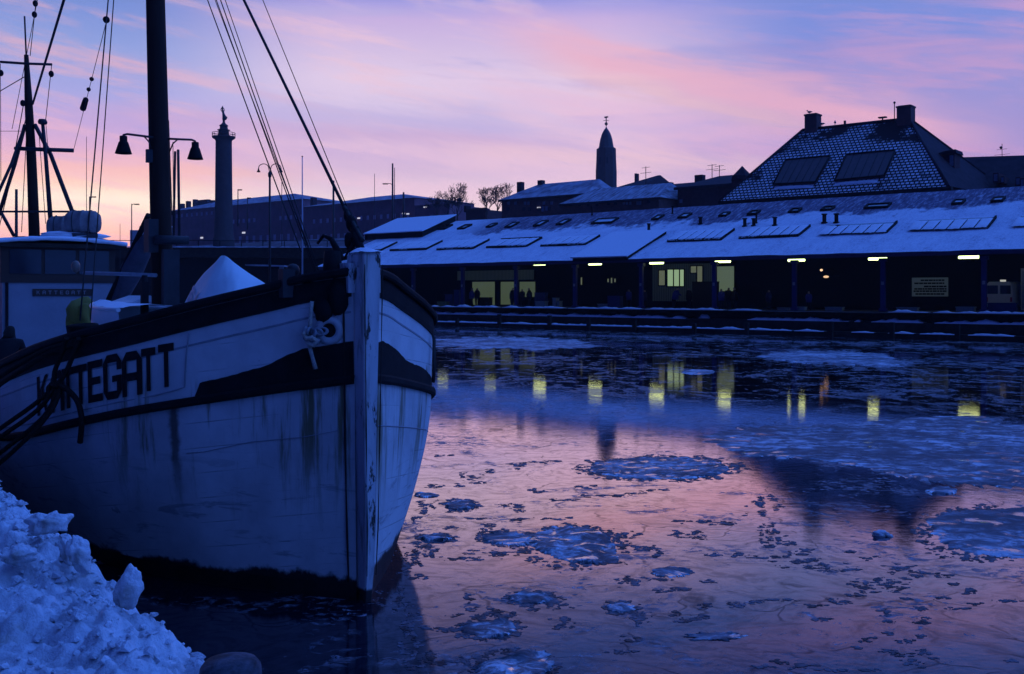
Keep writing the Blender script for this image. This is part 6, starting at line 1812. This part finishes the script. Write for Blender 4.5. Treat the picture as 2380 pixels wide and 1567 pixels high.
def snow_mat():
    m = bpy.data.materials.new('trampled_snow'); m.use_nodes = True
    t = NT(m.node_tree); b = t.n['Principled BSDF']
    tcn = t.new('ShaderNodeTexCoord'); o = tcn.outputs['Object']
    n = t.noise(o, 1.1, 5, .6); n2 = t.noise(o, 7, 6, .65)
    col = t.ramp(n2, [(.3, (.50, .52, .56)), (.6, (.82, .86, .91))])
    dirt = t.m('MULTIPLY', t.step(t.m('ADD', n, t.m('MULTIPLY', t.m('SUBTRACT', n2, .5), .5)), .52, .70), .75)
    col = t.mix(dirt, col, (.20, .17, .11, 1))
    t.put(b.inputs['Base Color'], col); b.inputs['Roughness'].default_value = .85; b.inputs['Specular IOR Level'].default_value = .15
    bn = t.new('ShaderNodeBump'); bn.inputs['Strength'].default_value = .8; bn.inputs['Distance'].default_value = .022
    t.put(bn.inputs['Height'], t.m('ADD', t.noise(o, 45, 6, .75), t.m('MULTIPLY', t.noise(o, 14, 4, .7), 1.5))); t.l.new(bn.outputs[0], b.inputs['Normal'])
    return m
M_TSNOW = snow_mat()
QROOT = SHW(0, QB + 2, 1.5)
QOFF = (0, QB + 2, 1.5)
sm_ = MB()
a_list = [-8.6 + .021 * i for i in range(int(9.6 / .021))] + [1 + .05 * i for i in range(80)] + [5 + .12 * i for i in range(50)] + [11 + .5 * i for i in range(40)]
b_list = [-.05 + .016 * i for i in range(120)] + [1.9 + .07 * i for i in range(50)] + [5.4 + .8 * i for i in range(12)]
vs = [(a, edge_b(a) + e + (.06 * noise.noise(Vector((a * 2.2, 4, 0))) + .035 * noise.noise(Vector((a * 7, 4, 0))) + .02 * noise.noise(Vector((a * 19, 4, 0)))) * max(0, 1 - j / 14), snow_h(a, e)) for a in a_list for j, e in enumerate(b_list)]
nb_ = len(b_list)
sm_.add(vs, [(i * nb_ + j, i * nb_ + j + 1, (i + 1) * nb_ + j + 1, (i + 1) * nb_ + j) for i in range(len(a_list) - 1) for j in range(nb_ - 1)], True)
rnd = random.Random(9)
for i in range(2600):
    a = rnd.uniform(-8.4, 3); e = abs(rnd.gauss(.35, .45)) if rnd.random() < .8 else rnd.uniform(.0, 3)
    r_ = .006 + .030 * rnd.random() ** 3
    
    c_ = Vector((a, edge_b(a) + e, snow_h(a, e) + r_ * .3))
    base_i = len(sm_.v)
    pts = []
    for d in ((1, 0, 0), (-1, 0, 0), (0, 1, 0), (0, -1, 0), (0, 0, 1), (.6, .6, .6), (-.6, .6, .6), (.6, -.6, .6), (-.6, -.6, .6)):
        pts.append(c_ + Vector(d) * r_ * rnd.uniform(.7, 1.35))
    sm_.add(pts, [(0, 5, 7), (0, 2, 5), (2, 6, 5), (2, 1, 6), (1, 8, 6), (1, 3, 8), (3, 7, 8), (3, 0, 7), (4, 5, 6), (4, 6, 8), (4, 8, 7), (4, 7, 5)], False)
sn_ = sm_.build('snow', M_TSNOW, None, QOFF, fix=False)
sn_.location = QROOT; sn_.rotation_euler = (0, 0, R(AX))
tag(sn_, 'trampled lumpy snow heaped along the quay edge', kind='structure')
qm = MB(); qm.box((-14, 0, -1.5), (60, 30, 1.38)); qm.box((-14, -.05, 1.05), (60, 0, 1.36))
qm.v = [(x_, y_ + edge_b(x_) + .04, z_) for x_, y_, z_ in qm.v]
qs = qm.build('near_quay', M_STONE, None, QOFF); qs.location = QROOT; qs.rotation_euler = (0, 0, R(AX))
tag(qs, 'dark stone quay beneath the trampled snow', 'quay')

# big loose clods of snow
def clod(label, u, v, Y, w_, h_, seed, sq=(1, 1, 1), tilt=(0, 0), rough=1.0, jit=.42):
    c_ = P(u, v, Y)
    m_ = MB(); m_.ball((0, 0, 0), .5, 40, 28, (1, 1, 1), jit, seed)
    Mx = Matrix.Rotation(R(tilt[0]), 4, 'Y') @ Matrix.Rotation(R(tilt[1]), 4, 'X') @ Matrix.Diagonal((w_ * sq[0], w_ * sq[1], h_ * sq[2], 1))
    m_.v = [tuple(Mx @ Vector(q_)) for q_ in m_.v]
    out = []
    for q_ in m_.v:
        d_ = Vector(q_); n_1 = noise.noise(d_ * 9 + Vector((seed, 0, 0))); n_2 = noise.noise(d_ * 26 + Vector((seed, 3, 0)))
        out.append(tuple(d_ * (1 + rough * (.22 * n_1 + .12 * n_2))))
    m_.v = out
    o = m_.build('snow_clod', M_TSNOW, None); o.location = c_
    return tag(o, label, 'snow clod', 'loose clods on the snowy quay')
clod('tall pointed clod of snow standing alone at the quay edge', 300, 1368, 4.95, .13, .21, 3, (1, .8, 1), (14, 0), .12, .24)
clod('flat topped clod of snow jutting out at the quay edge', 112, 1214, 6.35, .22, .13, 8, (1.1, .9, 1))
clod('upright slab of snow beside the pointed clod, first of the slab pair', 186, 1285, 5.6, .13, .20, 12, (.8, 1, 1), (-24, 0))
clod('leaning slab of snow, second of the slab pair', 158, 1282, 5.75, .10, .18, 15, (.7, 1, 1), (-14, 8))
clod('low round clod of snow in the walked strip', 42, 1290, 5.75, .17, .12, 20, (1.1, 1, .9))

# round quay bollard
bc = P(536, 1541, 4.10)
bo = thing('quay_bollard', 'squat dark round mooring bollard with a frosted top at the snowy quay edge', 'bollard', (bc.x, bc.y, 1.36), 0)
h_ = bc.z - 1.36
M_IRON = mat('frosted_iron', (.10, .10, .13), .7, .3, 9, .3, 30, col2=(.012, .011, .016, 1), spec=.3)
m_ = MB(); m_.lathe([(.10, -.02), (.085, .0), (.08, h_ - .13), (.10, h_ - .12)], n=20); m_.build('stem', M_IRON, bo)
m_ = MB(); m_.lathe([(.09, h_ - .13), (.118, h_ - .11), (.127, h_ - .06), (.122, h_ - .015), (.105, h_ + .008), (.06, h_ + .020), (.005, h_ + .024)], n=28); m_.build('cap', M_IRON, bo)

# ---- floating ice
def ice_mat(name, dark, mid, light, wet, sc=4.0, bump=.8, dist=.03, edges=(.36, .50, .64)):
    m = bpy.data.materials.new(name); m.use_nodes = True
    t = NT(m.node_tree); b = t.n['Principled BSDF']; out = t.n['Material Output']
    geo = t.new('ShaderNodeNewGeometry'); pos = geo.outputs['Position']
    st_ = t.scale(pos, (1, 1.25, 1))
    n = t.noise(st_, sc, 9, .70, .7)
    n2 = t.noise(pos, sc * .22, 4, .6, .6)
    k = t.m('ADD', n, t.m('MULTIPLY', t.m('SUBTRACT', n2, .5), .55))
    t.put(b.inputs['Base Color'], t.ramp(k, [(edges[0], dark), (edges[1], mid), (edges[2], light)]))
    b.inputs['Roughness'].default_value = .6; b.inputs['Specular IOR Level'].default_value = .3
    bn = t.new('ShaderNodeBump'); bn.inputs['Strength'].default_value = bump; bn.inputs['Distance'].default_value = dist
    t.put(bn.inputs['Height'], n); t.l.new(bn.outputs[0], b.inputs['Normal'])
    gl = t.new('ShaderNodeBsdfGlossy'); gl.inputs['Color'].default_value = (.62, .62, .64, 1); gl.inputs['Roughness'].default_value = .10
    mx = t.new('ShaderNodeMixShader')
    nw = t.noise(t.scale(pos, (1, 1.3, 1), (3, 7, 0)), sc * .55, 8, .66, .6)
    t.put(mx.inputs[0], t.m('MULTIPLY', t.step(nw, wet, wet + .05), .8))
    t.l.new(b.outputs[0], mx.inputs[1]); t.l.new(gl.outputs[0], mx.inputs[2]); t.l.new(mx.outputs[0], out.inputs[0])
    return m
M_FLOE = ice_mat('slushy_floe', (.04, .045, .06, 1), (.16, .175, .21, 1), (.66, .70, .76, 1), .54, 5.0, .9, .03, (.40, .52, .66))
M_FIELD = ice_mat('grey_slush_ice', (.06, .065, .085, 1), (.16, .18, .22, 1), (.62, .66, .72, 1), .56, 2.6, .9, .05, (.42, .53, .66))
M_FARICE = ice_mat('far_slush_ice', (.07, .08, .11, 1), (.24, .26, .31, 1), (.60, .64, .70, 1), .60, 1.6, .9, .08, (.42, .52, .64))
def floe(label, pts, seed, m_at=None, th=.05, jag=.10, rings=12, n=120, name='ice_floe', group='ice floes in the basin', lump=.05):
    wp = [G(u, v) for u, v in pts]
    th = min(th, .045) * .6; lump = lump * .45; jag = jag * 1.5; n = max(n, 320)
    c_ = sum(wp, Vector()) / len(wp)
    N = len(wp)
    def edge(t_):
        k = t_ * N; i = int(k) % N; f = k - int(k)
        a_, b_, d_, e_ = wp[i - 1], wp[i], wp[(i + 1) % N], wp[(i + 2) % N]
        return .5 * ((2 * b_) + (d_ - a_) * f + (2 * a_ - 5 * b_ + 4 * d_ - e_) * f * f + (3 * b_ - a_ - 3 * d_ + e_) * f ** 3)
    size = max((q_ - c_).length for q_ in wp)
    vs = [(0, 0, th)]
    for r_ in range(1, rings + 1):
        k = r_ / rings
        for i in range(n):
            e_ = edge(i / n) - c_
            an = 2 * math.pi * i / n
            j_ = 1 + jag * k ** 7 * (noise.noise(Vector((math.cos(an) * 3.5, math.sin(an) * 3.5, seed))) + .8 * noise.noise(Vector((math.cos(an) * 11, math.sin(an) * 11, seed))) + .7 * noise.noise(Vector((math.cos(an) * 31, math.sin(an) * 31, seed))))
            q_ = e_ * k * j_
            z = th * (1 - k ** 6) + lump * (noise.noise(Vector((q_.x, q_.y, seed)) * (1.3 / max(.25, size * .5))) + .6 * noise.noise(Vector((q_.x, q_.y, seed)) * 4.5)) * min(1, (1 - k) * 5) + (.03 * max(0, noise.noise(Vector((q_.x * 5, q_.y * 5, seed)))) if .8 < k < .99 else 0)
            vs.append((q_.x, q_.y, max(-.02 if r_ == rings else .006, z) if r_ < rings else -.02))
    fs = [(0, 1 + i, 1 + (i + 1) % n) for i in range(n)]
    for r_ in range(rings - 1):
        for i in range(n): fs.append((1 + r_ * n + i, 1 + (r_ + 1) * n + i, 1 + (r_ + 1) * n + (i + 1) % n, 1 + r_ * n + (i + 1) % n))
    m_ = MB(); m_.add(vs, fs, True)
    o = m_.build(name, m_at or M_FLOE, None); o.location = c_
    return tag(o, label, 'ice floe', group)
def ell(u, v, ru, rv, sk=0): return [(u + ru * math.cos(a) + sk * math.sin(a), v - rv * math.sin(a)) for a in [2 * math.pi * i / 12 for i in range(12)]]
floe('wide sheet of blue grey slush ice across the dark reflection of the tiled house', [(1640, 1018), (1700, 992), (1850, 990), (1990, 983), (2110, 988), (2230, 984), (2420, 990), (2520, 1060), (2490, 1122), (2300, 1137), (2180, 1127), (2060, 1103), (1930, 1078), (1830, 1064), (1740, 1058), (1690, 1042)], 3, M_FIELD, .03, .10, 24, 220, 'ice_sheet', lump=.03)
floe('long pale ice sheet at the foot of the far quay beside the boat', [(985, 800), (1010, 790), (1080, 785), (1200, 783), (1320, 788), (1415, 802), (1330, 811), (1150, 813), (1010, 808)], 5, M_FARICE, .04, .20, 12, 120, 'ice_sheet')
floe('isolated pale ice sheet in the dark water before the notice board', [(1750, 828), (1800, 820), (1900, 815), (2000, 817), (2060, 825), (2112, 843), (2080, 852), (1980, 851), (1870, 845), (1800, 837)], 7, M_FARICE, .05, .22, 12, 120, 'ice_sheet')
floe('dark wedge of thin ice under the nearest lamp reflection', [(1990, 985), (2120, 970), (2260, 966), (2330, 975), (2290, 988), (2200, 992)], 9, M_FIELD, .02, .05, 8, 80, 'ice_sheet')
floe('round ring shaped floe in the middle of the pink reflection', ell(1535, 1089, 170, 27), 11, None, .035, .06, 16, 140)
floe('large ragged floe with white lumps nearer than the round one', [(1222, 1262), (1262, 1232), (1300, 1222), (1400, 1235), (1428, 1262), (1442, 1300), (1400, 1309), (1338, 1312), (1272, 1290)], 13, None, .06, .10, 16, 140, lump=.09)
floe('thin broken slush trailing off the large ragged floe', [(1122, 1250), (1150, 1236), (1215, 1243), (1240, 1262), (1190, 1268), (1140, 1262)], 17, M_FIELD, .015, .35, 12, 120)
floe('low floe with a pale heart near the bow waterline, upper of the near pair', ell(1232, 1392, 52, 13), 19, None, .05, .18)
floe('flat floe with a pale centre left of the bottom edge', [(1062, 1462), (1110, 1448), (1185, 1444), (1200, 1462), (1170, 1480), (1110, 1482)], 23, None, .05, .18)
floe('nearest big floe cut by the bottom edge of the view', [(1100, 1560), (1150, 1532), (1225, 1512), (1272, 1520), (1285, 1550), (1240, 1590), (1140, 1600)], 29, None, .09, .14, 14, 130, lump=.08)
floe('small floe by the bow just clear of the hull', ell(1012, 1251, 36, 8), 31, None, .05, .2)
floe('small dark floe further along the hull side', ell(1070, 1175, 36, 12), 37, None, .03, .25)
floe('thin sliver of ice touching the hull side', ell(992, 1152, 30, 5), 41, None, .03, .15)
floe('small dark ring of slush in the lower middle water', ell(1443, 1413, 34, 13), 43, None, .02, .3)
floe('broad blue floe at the edge of the view under the ice sheet', [(2150, 1216), (2200, 1190), (2300, 1183), (2450, 1180), (2500, 1240), (2420, 1297), (2260, 1290), (2190, 1262)], 47, M_FIELD, .04, .08, 16, 140)
c_ = G(2046, 1245)
m_ = MB(); m_.ball((0, 0, .02), .085, 20, 12, (1.3, 1, .55), .6, 5); m_.ball((.10, -.05, .01), .04, 12, 8, (1.2, 1, .6), .6, 8)
lp = m_.build('ice_lump', M_TSNOW, None); lp.location = c_; tag(lp, 'small bright lump of ice beside the broad blue floe', 'ice lump')
floe('little white ice lump on the edge of the dark reflection', ell(1818, 1067, 16, 4), 59, M_FARICE, .10, .2)
floe('pale ice lump in front of the bright windows reflection', ell(1622, 865, 40, 6), 61, M_FARICE, .14, .12)
floe('pair of pale lumps between the post reflections', ell(1905, 1000, 40, 5), 67, M_FARICE, .08, .2)
floe('half submerged grey floe in the dark reflection', ell(2190, 1142, 34, 9), 71, M_FIELD, .06, .2)
floe('faint slush patch in the lower right water', ell(1560, 1330, 42, 12), 73, M_FIELD, .012, .35)
floe('slush streak in the blue water near the bottom edge', ell(1660, 1480, 60, 10), 79, M_FIELD, .010, .45)

# ---- brash: crumbs of broken slush lying in drifts on the thin ice
CA = lambda X, Y, rx, ry: (871.6 + X * .3878, 958.7 + Y * .3878, rx * .3878, ry * .3878)
CB = lambda X, Y, rx, ry: (1568.9 + X * .3408, 1104 + Y * .3408, rx * .3408, ry * .3408)
drifts = [CA(*q_) for q_ in [(350, 440, 70, 12), (315, 560, 70, 40), (500, 440, 25, 10), (240, 640, 30, 18), (530, 555, 70, 28), (690, 355, 25, 12), (860, 325, 60, 20), (800, 560, 80, 16), (860, 590, 30, 8), (1250, 450, 80, 12),
    (1140, 525, 90, 8), (1300, 500, 80, 8), (1450, 498, 60, 6), (1560, 485, 60, 6), (1690, 465, 70, 8), (840, 640, 60, 14), (690, 680, 40, 14), (640, 715, 24, 20), (700, 750, 60, 14), (800, 745, 110, 25), (900, 760, 90, 25), (1510, 735, 85, 20),
    (180, 920, 30, 45), (230, 850, 60, 60), (260, 985, 60, 15), (330, 830, 60, 40), (440, 690, 60, 10), (600, 635, 90, 6), (560, 1110, 40, 30), (620, 1215, 160, 36), (760, 1200, 80, 25), (1000, 1100, 150, 18), (890, 1120, 120, 25), (950, 1180, 30, 10), (1100, 1160, 70, 25),
    (1130, 1260, 70, 35), (700, 1300, 180, 50), (450, 1300, 110, 18), (330, 1290, 80, 12), (1470, 1180, 85, 32), (1540, 1010, 85, 28), (1720, 995, 70, 14), (1800, 945, 90, 22), (1720, 1070, 55, 9), (1840, 1055, 50, 7), (1580, 1230, 55, 38), (1800, 1205, 34, 15),
    (1530, 1360, 55, 22), (1490, 1435, 80, 12), (1890, 1240, 70, 12), (600, 1490, 80, 26), (420, 1500, 120, 20), (200, 1290, 60, 110), (240, 1470, 90, 60), (150, 1130, 40, 60), (1380, 900, 120, 14), (1600, 830, 120, 40), (700, 850, 160, 20), (500, 880, 120, 14), (1080, 640, 110, 10), (960, 470, 40, 12), (560, 380, 60, 20), (620, 420, 40, 10), (1000, 300, 160, 10), (420, 260, 60, 8)]]
drifts += [CB(*q_) for q_ in [(60, 660, 80, 20), (220, 730, 44, 12), (50, 780, 50, 6), (200, 890, 44, 20), (160, 970, 64, 14), (50, 1000, 50, 6), (420, 890, 52, 15), (550, 865, 50, 16), (660, 852, 60, 5), (770, 855, 70, 6), (960, 890, 70, 14), (1110, 860, 80, 20), (1230, 820, 70, 8), (430, 545, 70, 15), (580, 562, 110, 8), (740, 560, 90, 10),
    (830, 540, 60, 14), (900, 515, 40, 12), (270, 545, 50, 12), (610, 200, 90, 50), (560, 240, 90, 40), (630, 400, 50, 55), (650, 490, 34, 10), (690, 430, 50, 40), (760, 470, 60, 14), (1330, 570, 60, 14), (1200, 525, 34, 8), (1550, 640, 95, 26), (1640, 690, 44, 10), (1740, 668, 60, 8), (1840, 690, 60, 8), (1910, 745, 34, 7), (2000, 790, 55, 18), (1810, 840, 55, 10),
    (1590, 845, 34, 8), (1680, 915, 42, 12), (1440, 940, 60, 22), (1460, 1000, 32, 8), (1690, 1000, 46, 24), (1675, 1100, 26, 10), (1455, 1080, 26, 10), (1360, 1110, 16, 5), (1580, 1140, 55, 16), (1300, 1130, 36, 18), (1240, 1180, 28, 8), (1460, 1200, 60, 9), (1540, 1225, 60, 10), (1610, 1275, 60, 18), (1700, 1210, 42, 18), (1680, 1310, 22, 8), (1770, 1250, 34, 5),
    (1920, 912, 90, 7), (2060, 880, 60, 9), (820, 1310, 60, 20), (920, 1300, 70, 6), (700, 1275, 44, 12), (600, 1310, 90, 8), (1130, 1335, 44, 9), (1330, 1330, 70, 6), (1000, 1330, 60, 5), (900, 600, 200, 30), (1050, 640, 150, 20), (1350, 740, 150, 20), (1400, 780, 160, 30), (1480, 720, 120, 16), (140, 320, 160, 14), (320, 330, 120, 12), (120, 410, 140, 30), (1000, 990, 60, 14), (2260, 860, 80, 10), (2300, 1270, 40, 8), (2100, 300, 160, 30), (2200, 420, 120, 30)]]
rnd = random.Random(78)
for (u, v, ru, rv) in [(1535, 1089, 175, 28), (1330, 1270, 115, 48), (1235, 1392, 56, 15), (1132, 1465, 75, 20), (1195, 1550, 95, 38), (1180, 1252, 62, 18), (1443, 1413, 36, 14), (2290, 1240, 150, 58), (1015, 1251, 38, 9), (1070, 1175, 38, 13)]:
    n = int(5 + ru / 9)
    for i in range(n):
        an = 2 * math.pi * (i + rnd.random()) / n
        drifts.append((u + ru * .98 * math.cos(an), v - rv * .98 * math.sin(an), ru * .10 + 7, rv * .12 + 2.2))
rnd = random.Random(77)
cm = MB()
for (u, v, ru, rv) in drifts:
    n = min(330, int(40 + .8 * ru * max(3, rv) * .35))
    sd = rnd.random() * 50
    for i in range(n):
        for _ in range(30):
            a_, b_ = rnd.uniform(-1.5, 1.5), rnd.uniform(-1.5, 1.5)
            r2 = a_ * a_ + b_ * b_
            # lacy clumps: keep only where a warped noise field is high
            if noise.noise(Vector((a_ * 1.8 + sd, b_ * 1.3, sd))) + .5 * noise.noise(Vector((a_ * 5 + sd, b_ * 4, sd))) > -.02 + .30 * r2: break
        else: continue
        uu, vv = u + ru * a_, v + rv * b_
        if vv < 930: continue
        c_ = G(uu, vv)
        k = c_.y / F
        sz = (.8 + 3.2 * rnd.random() ** 2.2) * k
        el_ = rnd.uniform(1.3, 3.2); ro = rnd.gauss(0, .3)
        m = rnd.randint(5, 7)
        zt_ = .003 + .05 * sz
        top = []; bot = []
        for q in range(m):
            an = 2 * math.pi * q / m + rnd.uniform(-.3, .3); r_ = sz * rnd.uniform(.45, 1.15)
            x_, y_ = r_ * el_ * math.cos(an), r_ * 1.5 * math.sin(an)
            x_, y_ = x_ * math.cos(ro) - y_ * math.sin(ro), x_ * math.sin(ro) + y_ * math.cos(ro)
            bot.append((c_.x + x_, c_.y + y_, -.005)); top.append((c_.x + x_ * .9, c_.y + y_ * .9, zt_ * rnd.uniform(.6, 1.3)))
        cm.add(bot + top, [tuple(range(m, 2 * m))] + [(q, (q + 1) % m, m + (q + 1) % m, m + q) for q in range(m)])
M_BRASH = mat('slush_crumbs', (.17, .18, .22), .5, .3, 5, .8, 60, col2=(.02, .022, .03, 1), spec=.3)
tag(cm.build('brash_ice', M_BRASH, None, (0, 0, 0)), 'scattered crumbs and drifts of dark slush on the thin ice', 'ice', kind='stuff')
